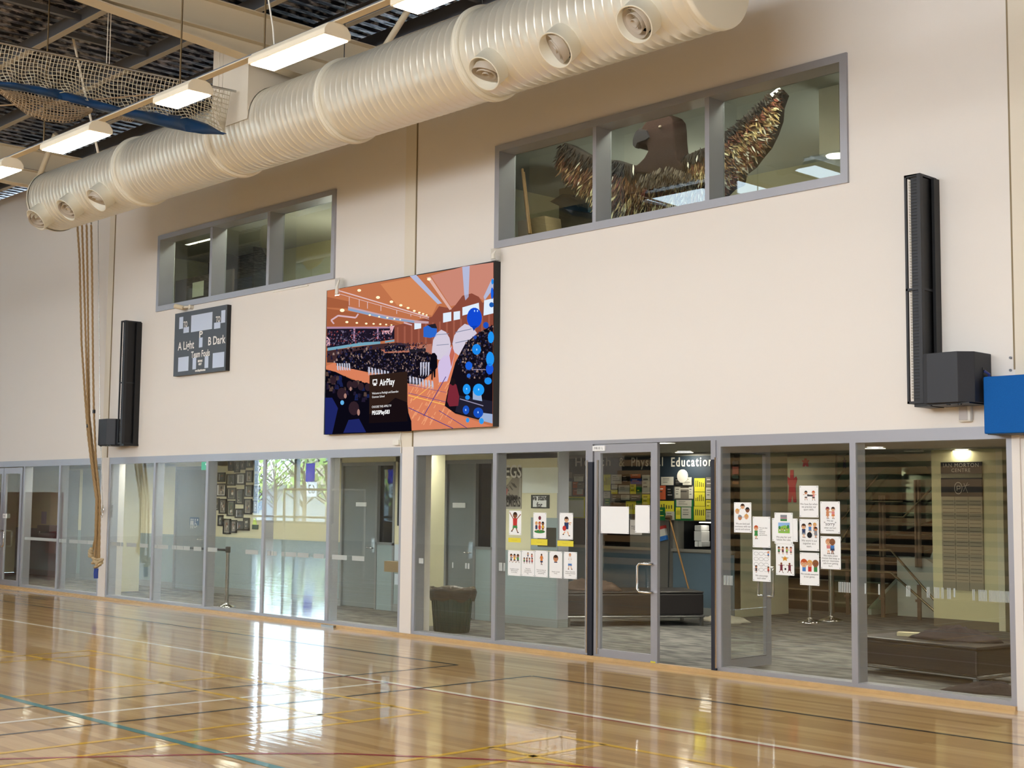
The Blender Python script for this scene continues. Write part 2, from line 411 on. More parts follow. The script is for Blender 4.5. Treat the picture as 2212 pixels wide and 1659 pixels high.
# open leaf swung into the foyer, hinged at the right jamb
d2 = struct('door_2', (-9.1, .1, 0))
A, B_ = Vector((-9.12, .10)), Vector((-9.13, 1.02)); b = MB(); st = .09
def leafbox(bb, s0, s1, z0, z1, th=.045):
    d = (B_-A).normalized(); L = (B_-A).length; n = Vector((-d.y, d.x))
    p0 = A+d*s0; p1 = A+d*s1
    bb.hexa([(p0.x, p0.y, z0), (p1.x, p1.y, z0), (p1.x+n.x*th, p1.y+n.y*th, z0), (p0.x+n.x*th, p0.y+n.y*th, z0),
             (p0.x, p0.y, z1), (p1.x, p1.y, z1), (p1.x+n.x*th, p1.y+n.y*th, z1), (p0.x+n.x*th, p0.y+n.y*th, z1)])
leafbox(b, 0, st, .02, 2.43); leafbox(b, .92-st, .92, .02, 2.43); leafbox(b, st, .92-st, 2.33, 2.43); leafbox(b, st, .92-st, .02, .13)
b.build('door_frame', alu, d2)
b = MB(); A2 = A; leafbox(b, st, .92-st, .12, 2.34, .01); b.build('pane', clear, d2)
for s_ in (-1, 1):
    b = MB(); x = -9.13+s_*.02-(.02 if s_ < 0 else 0); xo = x+s_*.07
    b.tube([(x, .93, 1.08), (xo, .93, 1.08), (xo, .93, 1.05), (xo, .93, .80), (xo, .93, .77), (x, .93, .77)], .015, 12); b.build('door_handle', chrome, d2)
# far left pair of doors
d3 = glazed_leaf(3, -27.16, -26.30, -.01, z1=2.37, side='l', rail=.12)
MB().box(-27.10, -27.0+.06, -.03, -.012, 1.36, 1.45).build('push_plate', paper, d3)
text('push_text', 'PUSH', .04, -27.02, -.031, 1.405, black, d3)
d4 = glazed_leaf(4, -28.1, -27.18, -.01, z1=2.37, side='r', rail=.12)
tag(MB().box(-28.9, -28.12, -.01, .02, 0.04, HB).build('trim_12', doorgrey), kind='structure')

# ---- opposite side and ends of the sports hall
b = MB(); wallgrid([GX0, -57.6, -51, -17, 6.5, GX1], [0, .75, 4.6, 8.0, 9.9, 10.3], [(-57.6, -51, .75, 9.9), (-17, 6.5, 4.6, 8.0)], GY-.3, GY, b)
tag(b.build('wall_front', cream), kind='structure')
tag(MB().box(GX0-.3, GX0, GY-.3, .3, 0, 8.4).build('wall_left', cream), kind='structure')
tag(MB().box(GX1, GX1+.3, GY-.3, .3, 0, 8.4).build('wall_right', cream), kind='structure')
w = struct('window_7', (-57, GY, .75))
b = MB(); 
for x in (-57.6, -54.0, -51): b.box(x-.09, x+.09, GY-.2, GY+.02, .75, 9.9)
for z in (.75, 1.0, 9.9): b.box(-57.6, -51, GY-.2, GY+.02, z-.05, z+.05)
b.build('window_frame', alud, w)
for x in (-56.9, -53.9): MB().box(x, x+2.8, GY-.11, GY-.10, .8, 9.85).build('pane', clear, w)

w = struct('window_8', (-17, GY, 4.6))  # added, unseen glowing band that brightens the court wall
for k in range(10):
    x = -17+2.35*k; MB().box(x+.04, x+2.31, GY-.2, GY-.18, 4.64, 7.96).build('fill_pane', emit('fill_pane_glow', (.93, .97, 1.0), WALLFILL), w)
b = MB()
for k in range(11): x = -17+2.35*k; b.box(x-.04, x+.04, GY-.25, GY, 4.6, 8.0)
b.box(-17, 6.5, GY-.25, GY, 4.6, 4.64); b.box(-17, 6.5, GY-.25, GY, 7.96, 8.0); b.build('window_frame', alud, w)

# ---- roof
foil = bpy.data.materials.new('foil_roof'); foil.use_nodes = True
nt = foil.node_tree; bs = nt.nodes['Principled BSDF']
tc = nt.nodes.new('ShaderNodeTexCoord'); nz = nt.nodes.new('ShaderNodeTexNoise'); nz.inputs['Scale'].default_value = 9; nz.inputs['Detail'].default_value = 6
mp = nt.nodes.new('ShaderNodeMapping'); mp.inputs['Scale'].default_value = (2.2, .7, 1)
nt.links.new(tc.outputs['Object'], mp.inputs[0]); nt.links.new(mp.outputs[0], nz.inputs['Vector'])
cr = nt.nodes.new('ShaderNodeValToRGB'); e = cr.color_ramp.elements; e[0].position = .48; e[0].color = (*hexc('26262E'), 1); e[1].position = .66; e[1].color = (*hexc('A89F98'), 1)
nt.links.new(nz.outputs['Fac'], cr.inputs[0]); nt.links.new(cr.outputs[0], bs.inputs['Base Color'])
bs.inputs['Metallic'].default_value = .75; bs.inputs['Roughness'].default_value = .36
bp = nt.nodes.new('ShaderNodeBump'); bp.inputs['Strength'].default_value = .7; bp.inputs['Distance'].default_value = .04
nt.links.new(nz.outputs['Fac'], bp.inputs['Height']); nt.links.new(bp.outputs[0], bs.inputs['Normal'])
b = MB()
# ribbed decking: ribs run across the hall (along y)
xs = []; x = -36.0
while x < -4:
    xs += [(x, 0), (x+.11, 0), (x+.14, .045), (x+.19, .045)]; x += .22
v = []; f = []
for (xx, dz) in xs: v += [(xx, .3, ROOF+dz), (xx, -8.7, ROOF+dz+.05)]
for i in range(len(xs)-1): f.append((2*i, 2*i+1, 2*i+3, 2*i+2))
b.add(v, f)
b.box(-60.3, -36, -17, .3, ROOF, ROOF+.1); b.box(-48, -36, -25.8, -17, ROOF, ROOF+.1); b.box(-60.3, -48, -25.8, -17, 10.3, 10.4); b.box(-60.3, -48, -17.1, -17, ROOF, 10.4); b.box(-48.1, -48, -25.8, -17, ROOF, 10.4); b.box(-60.3, -60, -25.8, -17, 8.3, 10.4); b.box(-4, 7.3, -8.7, .3, ROOF, ROOF+.1); b.box(-36, 7.3, -25.8, -8.7, ROOF+.1, ROOF+.2); b.box(-36.2, -4, -8.8, .3, ROOF+.12, ROOF+.2)
tag(b.build('ceiling', foil), kind='structure')
# ================================================================== SPORTS HALL OBJECTS
# ---- rafters, purlins, bridging
for i, (X, lab) in enumerate(((-14.3, 'cream steel roof beam running out above the middle of the round duct'), (-22.8, 'cream steel roof beam above the far left end of the round duct'))):
    t = thing('roof_beam', lab, 'beam', (X, 0, 7.2), 'cream portal beams under the roof')
    b = MB()
    b.box(X-.006, X+.006, -13, -.02, 7.44, 7.80)                                   # web
    b.box(X-.11, X+.11, -13, -.02, 7.80, 7.815); b.box(X-.11, X+.11, -13, -.02, 7.43, 7.445)
    b.build('beam_web', beam_c, t)
    b = MB(); b.prismx([(-5.2, 7.43), (-2.0, 7.17), (-.02, 7.13), (-.02, 7.15), (-2.0, 7.19), (-5.0, 7.43)], X-.11, X+.11)
    b.prismx([(-5.0, 7.43), (-2.0, 7.18), (-.02, 7.14), (-.02, 7.43)], X-.006, X+.006); b.build('haunch', beam_c, t)
    b = MB(); b.tube([(X+.02, y, 7.46+.008*math.sin(y*3)) for y in [-9+.3*k for k in range(30)]], .008, 6); b.build('cable', mat('cable_red', '6A4638', .6), t)
PUR = [(-.65, 'nearest the wall, right above the round duct'), (-1.45, 'second out from the wall'), (-2.55, 'third out from the wall, above the end of the rolled net'), (-3.9, 'fourth out from the wall, above the hanging net'), (-5.25, 'outermost one showing in the top left corner')]
for y, w_ in PUR:
    t = thing('roof_purlin', 'grey steel roof purlin, '+w_, 'purlin', (-20, y, 7.82), 'grey roof purlins')
    b = MB(); x0, x1 = -36, -4
    b.box(x0, x1, y-.003, y+.003, 7.82, 8.05); b.build('purlin_web', galv, t)
    b = MB(); b.box(x0, x1, y-.09, y+.003, 7.812, 7.82); b.build('bottom_flange', mat('flange_light', 'A9A294', .5), t)
for k, (x, y0, y1, w_) in enumerate(((-16.3, -5.2, -3.9, 'in the top left corner'), (-17.0, -3.9, -2.6, 'over the left part of the net'), (-12.9, -2.6, -1.5, 'right of the long beam near the top edge'), (-12.2, -1.5, -.7, 'above the long lamp rail, nearest the duct'))):
    b = MB(); b.box(x-.03, x+.03, y0, y1, 7.90, 7.97); one('bridging_bar', b, galv, 'grey bar tying two purlins together, '+w_, 'bar', 'bridging bars between the purlins')
b = MB(); b.tube([(-14.0, -1.1, 7.20), (-12.75, -1.25, 7.95)], .05, 4); one('fly_brace', b, beam_c, 'pale steel brace slanting up from the long beam behind the duct', 'brace')
b = MB(); b.tube([(-22.6, -1.6, 7.2), (-21.6, -1.75, 7.85)], .05, 4); one('fly_brace', b, beam_c, 'pale steel brace slanting up behind the far left lamp', 'brace')
# long thin cream droppers and wires in the roof space
for (a, c, r, lab) in ((PX(140, 0, -17.2), PX(212, 330, -17.2), .017, 'thin cream rod slanting down through the net at upper left'),
                       ):
    b = MB(); b.tube([a, c], r, 8); one('hanging_rod', b, cream2, lab, 'rod')
# ---- round spiral duct
R, DY, DZ = .48, -1.96375, 6.57848
DX0, DX1 = -21.05, -7.53
duct = thing('spiral_duct', 'huge cream round spiral duct running along the top of the wall', 'duct', (-14.3, DY, DZ-R))
b = MB(); N = 96; prof = []
x = DX0; pitch = .1135
while x < DX1-.02:
    prof += [(x, 0), (x+pitch*.74, 0), (x+pitch*.79, .0032), (x+pitch*.90, .0032), (x+pitch*.95, 0)]; x += pitch
prof.append((DX1, 0))
v = []; f = []
for (xx, dr) in prof:
    for k in range(N):
        a = 2*PI*k/N; hx = min(max(xx + pitch*(k/N if k < N/2 else 1-k/N)*2*.5, DX0), DX1)
        v.append((hx, DY+(R+dr)*math.cos(a), DZ+(R+dr)*math.sin(a)))
for i in range(len(prof)-1):
    for k in range(N): f.append((i*N+k, (i+1)*N+k, (i+1)*N+(k+1) % N, i*N+(k+1) % N))
b.add(v, f, True); b.build('duct_shell', duct_m, duct)
for x in (-18.13, -15.56, -13.08, -10.6):
    MB().lathe([(-.045, R+.001), (-.042, R+.035), (-.02, R+.038), (-.012, R+.02), (.012, R+.02), (.02, R+.038), (.042, R+.035), (.045, R+.001)], (x, DY, DZ), (1, 0, 0), 96).build('joint_band', collar_m, duct)
for x, s in ((DX0, -1), (DX1, 1)):
    b = MB(); b.lathe([(-.05, R+.012), (.0, R+.012), (.006, R-.002), (.006, 0)], (x, DY, DZ), (s, 0, 0), 96); b.build('end_cap', collar_m, duct)
ax0 = Vector((0, -math.cos(math.radians(42)), -math.sin(math.radians(42))))
tilts = [(-20.68, (.5, -.3, -.55), .9), (-19.63, (.35, -.55, -.75), .5), (-18.64, (-.1, -.3, -1), .45), (-10.16, (-.1, -.25, -1), .5), (-9.13, (-.55, -.6, -.55), .5), (-8.11, (-.3, -.75, -.65), .2)]
for x, tl, tw in tilts:
    o = Vector((x, DY, DZ))
    d = MB(); d.lathe([(R-.06, .188), (R+.15, .188), (R+.165, .194), (R+.17, .188), (R+.165, .176), (R-.02, .174), (R-.02, .0)], o, ax0, 40)
    dd = d.build('diffuser', collar_m, duct)
    b = MB(); b.lathe([(R-.015, .0), (R-.015, .173)], o, ax0, 32); b.build('throat', mat('throat_shade', '060505', .9), dd)  # near-black colour stands in for the shade inside the nozzle
    ax = Vector(tl).normalized(); c0 = o+ax0*(R+.095)
    b = MB()
    for (r0, r1, h0, h1) in ((.135, .158, -.04, .045), (.080, .106, -.04, .05), (.026, .044, -.03, .055)):
        b.lathe([(h0, r0), (h1, r1), (h1+.004, r1-.004), (h0, r0-.006)], c0, ax, 32)
    b.lathe([(.03, .0), (.03, .03)], c0, ax, 20)
    u = ax.orthogonal().normalized()
    for k in range(3):
        q = Matrix.Rotation(PI*2*k/3, 3, ax) @ u
        b.tube([c0+q*.03, c0+q*.145], .004, 4)
    b.build('nozzle_rings', ringgrey, dd)
# riser box saddling the duct
BX0, BX1, BF = -15.42, -14.57, DY-R-.02
b = MB()
n = 14; side = [(BF, DZ-.02)]
for k in range(n+1):
    a = math.radians(182-(182-10)*k/n); side.append((DY+(R+.012)*math.cos(a), DZ+(R+.012)*math.sin(a)))
side += [(-1.30, DZ+.1), (-1.30, 7.98), (BF, 7.98)]
b.prismx(side, BX0, BX1)
one('duct_riser', b, cream2, 'square cream duct box dropping from the roof onto the round duct', 'duct')
for (px, yy, z0, lab) in ((743, -1.96, 7.06, 'thin wire holding the round duct, right of the long lamp'), (205, -1.96, 7.06, 'thin wire holding the round duct near its left end'), (1040, -1.96, 7.06, 'thin wire holding the round duct at the top edge of the picture')):
    p0 = P(px, 150 if px > 600 else 300, yy)
    b = MB(); b.tube([(p0.x, yy, 7.055), (p0.x, yy, 8.05)], .006, 6); one('hanger_wire', b, mat('dark_wire', '4A4A48', .5, metal=.6), lab, 'wire', 'duct hanger wires')

# ---- lamp rail and lamps
KL = .8657
LY, LZ = CAM.y+(-3.80-CAM.y)*KL, CAMH+(6.475-CAMH)*KL
lampglow = emit('lamp_diffuser', (1.0, .95, .84), LAMP)
rail = thing('lamp_rail', 'long thin grey rail carrying the row of white lamps', 'rail', (-14, LY+.16, LZ+.15))
MB().box(-30, 5, LY+.14, LY+.19, LZ+.135, LZ+.16).build('rail_channel', galv, rail)
MB().box(-30, 5, LY+.12, LY+.21, LZ+.125, LZ+.135).build('rail_lip', beam_c, rail)
for x in (-24.0, P(389, 172, LY+.165).x, P(571, 108, LY+.165).x, P(95, 290, LY+.165).x, -6.5): MB().tube([(x, LY+.165, LZ+.15), (x, LY+.165, 8.03)], .009, 6).build('rail_rod', mat('rod_bronze', '6E5A3C', .5, metal=.5), rail)
b = MB(); fx = P(561, 95, LY).x; b.tube([(fx, LY+.16, LZ+.16), (fx+.06, LY+.1, 6.15), (fx+.02, LY+.05, 6.5), (fx-.03, LY, 7.0), (fx-.03, LY, 7.8)], .008, 6); b.build('rail_flex', white, rail)
labs = ['bright white batten lamp cut by the left edge of the photo', 'bright white batten lamp above the far left end of the duct', 'bright white batten lamp in front of the hanging net', 'long bright white batten lamp above the middle of the duct', 'bright white batten lamp cut by the top edge of the photo']
spans = [(-20.3, -18.88), (-17.63, -16.2), (-14.56, -13.74), (-12.49, -11.08), (-10.02, -8.6)]
extra = [(-25.6, -24.2), (-28.2, -26.8), (-23.0, -21.6), (-7.4, -6.0), (-4.8, -3.4)]  # added out-of-view lamps; the right-hand ones brighten the upper wall
def lamp(x0, x1, y, z, lab, grp):
    cx = (x0+x1)/2
    t = thing('batten_lamp', lab, 'lamp', (cx, y+.15, z), grp)
    y += .01
    b = MB(); w2 = .145; prof = [(-w2, 0), (-w2, .05), (-w2+.04, .105), (-w2+.09, .125), (w2-.09, .125), (w2-.04, .105), (w2, .05), (w2, 0), (w2-.015, -.004), (-w2+.015, -.004)]
    b.prismx([(y+.15+a, z+c) for a, c in prof], x0, x1); b.build('lamp_housing', mat('lamp_housing', 'E9DFC8', .45), t, bevel=.006)
    MB().box(x0+.03, x1-.03, y+.15-w2+.018, y+.15+w2-.018, z-.012, z-.0045).build('lamp_diffuser', lampglow, t)
    return t
for (x0, x1), lb in zip(spans, labs): lamp(x0*KL, x1*KL, LY, LZ, lb, 'row of batten lamps')
for (x0, x1) in extra: lamp(x0*KL, x1*KL, LY, LZ, 'added batten lamp at one end of the nearest row, out of the picture', 'row of batten lamps')

# ---- skylights (glowing roof sheets; the wide unseen ones are added for soft fill)
sky_hi = emit('skylight_sheet', (.72, .86, 1.0), SKYHI)
sky_fill = emit('roof_fill_sheet', (1.0, .985, .98), SKYFILL)
def skyl(x0, x1, y0, y1, m, lab, z=8.04):
    t = thing('skylight', lab, 'skylight', ((x0+x1)/2, (y0+y1)/2, z), 'roof lights of the sports hall')
    MB().box(x0, x1, y0, y1, z, z+.015).build('skylight_sheet', m, t)
    b = MB(); b.box(x0-.05, x0, y0-.05, y1+.05, z-.05, z+.05); b.box(x1, x1+.05, y0-.05, y1+.05, z-.05, z+.05); b.box(x0, x1, y0-.05, y0, z-.05, z+.05); b.box(x0, x1, y1, y1+.05, z-.05, z+.05)
    b.build('skylight_frame', galv, t)
for i, (x0, x1) in enumerate(((-18.35, -16.72), (-16.60, -15.12), (-15.0, -14.1))):
    skyl(x0, x1, -11.2, -8.86, sky_hi, 'blue-white roof light mirrored low in the right upper window, '+['left', 'middle', 'right'][i]+' one of three')
k = 0
for xc in SKYX:
    for y0 in SKYY:
        k += 1
        skyl(xc-2.6, xc+2.6, y0, y0+1.8, sky_fill, 'wide added roof light filling the unseen part of the hall', 8.10)

# ---- divider net rolled up, with blue vinyl skirt
NX = -14.76
net = thing('divider_net', 'white divider net hauled up at upper left with a blue vinyl skirt', 'net', (NX, -4.2, 6.3))
netm = mat('net_cord', 'D9D0BA', .8, spec=.1)
pA = PX(-60, 80, NX); pB = PX(509.5, 197.5, NX)
MB().cyl(pA, pB, .016, 10).build('top_pipe', steel, net)
# net surface: rows = from pipe down, columns = along y ; sag profile from the photo
def zpix(px, tab):
    for i in range(len(tab)-1):
        if tab[i][0] <= px <= tab[i+1][0]:
            t = (px-tab[i][0])/(tab[i+1][0]-tab[i][0]); return tab[i][1]*(1-t)+tab[i+1][1]*t
    return tab[-1][1] if px > tab[-1][0] else tab[0][1]
top = [(-60, 80), (0, 94), (240, 140), (460, 186), (500, 196)]
skt = [(-60, 168), (0, 176), (60, 182), (120, 192), (200, 214), (260, 232), (330, 242), (400, 252), (450, 268), (484, 289)]
skb = [(-60, 190), (0, 188), (60, 199), (120, 212), (190, 231), (250, 245), (330, 268), (400, 284), (440, 290), (484, 291)]
cols = []
px = -60
b = MB(); ncol = 66; nrow = 10
grid = []
for i in range(ncol+1):
    px = -60+(544*i/ncol)
    a = PX(px, zpix(px, top), NX); c = PX(px, zpix(px, skt)+4, NX)
    col = []
    for j in range(nrow+1):
        t = j/nrow
        q = a.lerp(c, t); q.z = q.z + .02*math.sin(i*.8)*t
        q.x = NX - .10*math.sin(t*PI) + .03*math.sin(i*1.2+j)*t
        col.append(q)
    grid.append(col)
rr = .0056
for i in range(0, ncol+1): b.tube(grid[i], rr, 3, False)
for j in range(nrow+1): b.tube([grid[i][j] for i in range(ncol+1)], rr, 3, False)
# right end: net gathers down to the skirt tip
tip = PX(484, 287, NX)
for i in range(10):
    px = 440+6.5*i; s0 = PX(px, zpix(px, top), NX); b.tube([s0, s0.lerp(tip, .55)+Vector((0, 0, -.05+.01*i)), tip], rr, 3, False)
for k in range(1, 9):
    s0 = PX(440, zpix(440, top), NX).lerp(PX(440, zpix(440, skt), NX), k/9); s1 = PX(498, 197, NX).lerp(tip, k/9); b.tube([s0, s1], rr, 3, False)
b.build('net_mesh', netm, net)
# hanging bag of net below the skirt
b = MB(); bag = [(0, 200), (30, 226), (60, 248), (100, 262), (140, 266), (170, 260), (196, 244)]
bt = [(0, 192), (60, 200), (120, 214), (196, 234)]
for i in range(0, 27):
    px = 196*i/26; a = PX(px, zpix(px, bt), NX); c = PX(px, zpix(px, bag), NX)
    for s_ in (-.05, .05):
        b.tube([Vector((NX+s_*math.sin(t*PI/1), a.lerp(c, t).y, a.lerp(c, t).z)) for t in (0, .33, .66, 1)], rr, 3, False)
for t in [k/9 for k in range(1, 10)]:
    for s_ in (-.05, .05): b.tube([Vector((NX+s_*math.sin(t*PI), q.y, q.z)) for q in [PX(196*i/24, zpix(196*i/24, bt)*(1-t)+zpix(196*i/24, bag)*t, NX) for i in range(25)]], rr, 3, False)
for i in range(12):
    px = 236+4*i; a = PX(px, 246+i*.8, NX); b.tube([a, a+Vector((0, .02, -.05)), a+Vector((0, .06, 0))], rr, 3, False)
b.build('net_bag', mat('net_cord_brown', 'BCA689', .8, spec=.1), net)
# blue skirt: folded strip with thickness
b = MB(); n = 60; v = []; f = []; m_ = 7
for i in range(n+1):
    px = -60+(545*i/n); a = PX(px, zpix(px, skt), NX); c = PX(px, zpix(px, skb), NX)
    w_ = .05+.035*math.sin(i*.21)+.02*math.sin(i*.83)
    ring = [(NX+.0, a.y, a.z), (NX+w_, a.y, a.z*.7+c.z*.3), (NX+w_*1.2, a.y, a.z*.3+c.z*.7), (NX+w_*.5, c.y, c.z), (NX-w_*.6, c.y, c.z+.005), (NX-w_, a.y, a.z*.4+c.z*.6), (NX-.03, a.y, a.z)]
    v += ring
for i in range(n):
    for k in range(m_): f.append((i*m_+k, (i+1)*m_+k, (i+1)*m_+(k+1) % m_, i*m_+(k+1) % m_))
f.append(list(range(m_))[::-1]); f.append([n*m_+k for k in range(m_)])
b.add(v, f, True); b.build('vinyl_skirt', navy, net)
for px in (230, 236, 472, 480):
    a = PX(px, zpix(min(px, 484), top)+2, NX); MB().tube([a, (a.x, a.y, 8.03)], .005, 5).build('net_rope', cream2, net)
b = MB(); b.tube([PX(0, 228, NX), PX(100, 222, NX), PX(200, 216, NX), PX(290, 207, NX), PX(420, 196, NX)], .008, 5); b.build('tie_cord', mat('tie_cord', 'C4A988', .7), net)

# ---- climbing ropes
def ropemesh(pts, r, bb):
    # three twisted strands
    P_ = [Vector(p) for p in pts]; out = []
    L = 0; fine = []
    for i in range(len(P_)-1):
        n_ = max(2, int((P_[i+1]-P_[i]).length/.03))
        for k in range(n_): fine.append(P_[i].lerp(P_[i+1], k/n_))
    fine.append(P_[-1])
    for s in range(3):
        path = []
        for k, q in enumerate(fine):
            a = k*.62+s*2*PI/3; path.append(q+Vector((math.cos(a), math.sin(a), 0))*r*.5)
        bb.tube(path, r*.56, 6)
ry = -.42
rdef = [
 ([(167, 486), (172, 560), (176, 740), (184, 860), (190, 940), (196, 990), (208, 1080), (206, 1160), (199, 1195)], 'leftmost of the four climbing ropes gathered at the column'),
 ([(177, 486), (181, 600), (186, 760), (190, 900), (199, 990), (210, 1080), (208, 1150), (204, 1210)], 'second from left of the four climbing ropes gathered at the column'),
 ([(187, 486), (189, 600), (191, 760), (193, 900), (203, 990), (213, 1080), (212, 1150), (209, 1215)], 'third from left of the four climbing ropes gathered at the column'),
 ([(197, 486), (199, 600), (201, 800), (203, 900), (207, 990), (216, 1080), (215, 1160), (214, 1215)], 'rightmost of the four climbing ropes gathered at the column')]
for i, (pl, lb) in enumerate(rdef):
    pts = [P(a, c, ry-.04*(i % 2)) for a, c in pl]
    pts = [Vector((pts[0].x-.0, pts[0].y, 7.6))]+pts
    t = thing('climbing_rope', lb, 'rope', tuple(pts[-1]), 'climbing ropes')
    b = MB(); ropemesh(pts[1:], .019, b); b.build('rope_strand', rope_m, t)
    b = MB(); q = pts[1]
    b.tube([(q.x, q.y, 7.12), (q.x, q.y, q.z+.02)], .009, 6)
    for k in range(6): b.lathe([(-.012, .016), (0, .024), (.012, .016)], (q.x, q.y, q.z+.03+.028*k), (.3, (-1)**k, .3), 8)
    b.build('hook_chain', steel, t)
    e = pts[-1]
    b = MB(); rk = random.Random(i)
    kc = P((197, 204, 209, 216)[i], (1196, 1212, 1222, 1218)[i], ry-.05)
    kn = [(kc.x+.045*math.sin(a*2+i), kc.y+.04*math.cos(a*3), kc.z+.05*math.sin(a)+.01*i) for a in [k*.5 for k in range(18)]]
    b.tube(kn, .02, 8)
    if i == 0:
        kc2 = P(196, 1193, ry-.05); b.tube([(kc2.x+.04*math.sin(a*2), kc2.y+.03*math.cos(a*3), kc2.z+.02+.05*math.sin(a)) for a in [k*.5 for k in range(14)]], .02, 8)
    b.build('knot', rope_l, t)
    if i in (1, 2):
        kk = P((206, 210)[i-1], 1228, ry-.05)
        b = MB(); b.tube([kk, kk+Vector((-.01, 0, -.09)), kk+Vector((0, 0, -.17))], [.024, .026, .022], 8); b.build('rope_end_tape', mat('blue_tape', '1F3F94', .4), t)
    if i in (0, 3):
        kk = P((190, 203)[i//3], (920, 889)[i//3], ry-.02-.04*(i % 2)); b = MB(); b.cyl(kk+Vector((0, 0, -.03)), kk+Vector((0, 0, .03)), .026, 10); b.build('rope_marker', black, t)
b = MB(); b.box(-23.7, -21.7, -.52, -.36, 7.05, 7.12); one('rope_bar', b, beam_c, 'cream bar behind the duct end that carries the climbing ropes', 'bar')
# hoist chain with carabiner at the column
q0 = P(212, 486, -.2); q1 = P(222, 1098, -.08)
t = thing('hoist_chain', 'thin steel chain hanging down the column to a carabiner', 'chain', tuple(q1))
b = MB(); b.tube([(q0.x, q0.y, 7.10), q0, P(216, 900, -.14), q1], .006, 6); b.build('chain_links', steel, t)
b = MB(); b.tube([q1+Vector((.035*math.cos(a), 0, .055*math.sin(a)-.03)) for a in [k*PI/8 for k in range(17)]], .008, 6)
b.tube([q1+Vector((-.01+.03*math.cos(a), -.01, .05*math.sin(a)-.12)) for a in [k*PI/8 for k in range(17)]], .006, 6)
b.tube([q1+Vector((.02, -.01, .06)), q1+Vector((-.02, -.01, -.14))], .01, 6); b.build('carabiner', chrome, t)

# ---- column loudspeakers (frame cage + louvre column) and subwoofers
def col_speaker(cx, y0, z0, z1, lab, w=.30, dpt=.30):
    t = thing('column_speaker', lab, 'speaker', (cx, y0, z0), 'tall black column speakers on the wall')
    x0, x1 = cx-w/2, cx+w/2; yb = y0-dpt; r = .022
    b = MB()
    for x in (x0, x1-r):
        b.box(x, x+r, yb, yb+r, z0, z1)
    b.box(x1-r-.012, x1, yb-.001, yb+r+.03, z0, z1)
    b.box(x0, x0+r, y0-r, y0, z0, z1)
    for z in (z0, (z0+z1)/2-.02, z1-r):
        b.box(x0, x1, yb, yb+r, z, z+r); b.box(x0, x0+r, yb, y0, z, z+r); b.box(x1-r, x1, yb, y0, z, z+r)
    b.box(x0, x1, yb, y0, z1-.012, z1)
    b.build('speaker_cage', mat('speaker_grey', '24262C', .5), t)
    b = MB(); b.box(x0+.055, x1-.012, yb+.022, y0-.02, z0+.02, z1-.03); b.build('speaker_column', black, t)
    b = MB(); z = z0+.05
    while z < z1-.05: b.box(x0+.06, x1-.03, yb+.014, yb+.022, z, z+.009); z += .03
    b.build('grille_bars', mat('grille_grey', '31343E', .6), t)
    b = MB(); z = z0+.05
    while z < z1-.05: b.box(x0+.03, x0+.052, yb+.03, yb+.05, z, z+.016); z += .026
    b.build('edge_mesh', mat('mesh_pale', 'AFA89C', .6), t)
    b = MB(); b.box(x1+.002, x1+.03, y0-.10, y0, z0-.005, z1-.02); b.box(x0+.06, x1+.04, y0-.28, y0, z0-.03, z0); b.build('mount_plate', black, t)
    return t
s1 = col_speaker(-6.555, -.0, 2.715, 4.86, 'tall black column speaker on the wall at far right', w=.165)
def sub(x0, x1, y0, z0, z1, lab, dpt=.42, ch=.11, mirror=False):
    t = thing('subwoofer', lab, 'speaker', ((x0+x1)/2, y0, z0), 'black subwoofers beside the column speakers')
    yb = y0-dpt
    foot = [(x0, y0), (x0, yb+ch*.25), (x0+ch*.5, yb), (x1-ch, yb), (x1, yb+ch), (x1, y0)]
    b = MB(); n = len(foot)
    v = [(x, y, z0) for x, y in foot]+[(x, y, z1) for x, y in foot]
    b.add(v, [list(range(n))[::-1], [n+i for i in range(n)]]+[(i, (i+1) % n, n+(i+1) % n, n+i) for i in range(n)])
    b.build('cabinet', mat('sub_grey', '2A2D34', .55, bump=.2, bscale=250), t, bevel=.006)
    b = MB(); b.prismx([(yb+.04, z0-.012), (y0-.02, z0-.012), (y0-.02, z0), (yb+.04, z0)], x0+.02, x1-.02)
    for fx in (x0+.05, x1-.12, (x0+x1)/2): b.cyl((fx, yb+.06, z0-.02), (fx, yb+.06, z0), .018, 10)
    b.build('cabinet_foot', black, t)
    return t
sb = sub(-6.42, -5.96, -.0, 2.70, 3.155, 'big black subwoofer box at the foot of the right column speaker')
b = MB(); b.box(-5.96, -5.955, -.17, -.07, 2.90, 3.02); b.build('handle_cup', black, sb)
b = MB(); b.tube([(-5.95, -.155, 2.99), (-5.92, -.12, 2.96), (-5.95, -.09, 2.92)], .012, 6); b.build('speaker_plug', mat('plug_blue', '3B478C', .4), sb)
# left pair: copy with own label
s2 = copy_tree(s1); s2.location = (-21.80, 0, 2.715); s2['label'] = 'tall black column speaker on the wall below the left upper window'
sb2 = copy_tree(sb); sb2.location = (-22.17, 0, 2.70); sb2['label'] = 'small black subwoofer box beside the ropes'
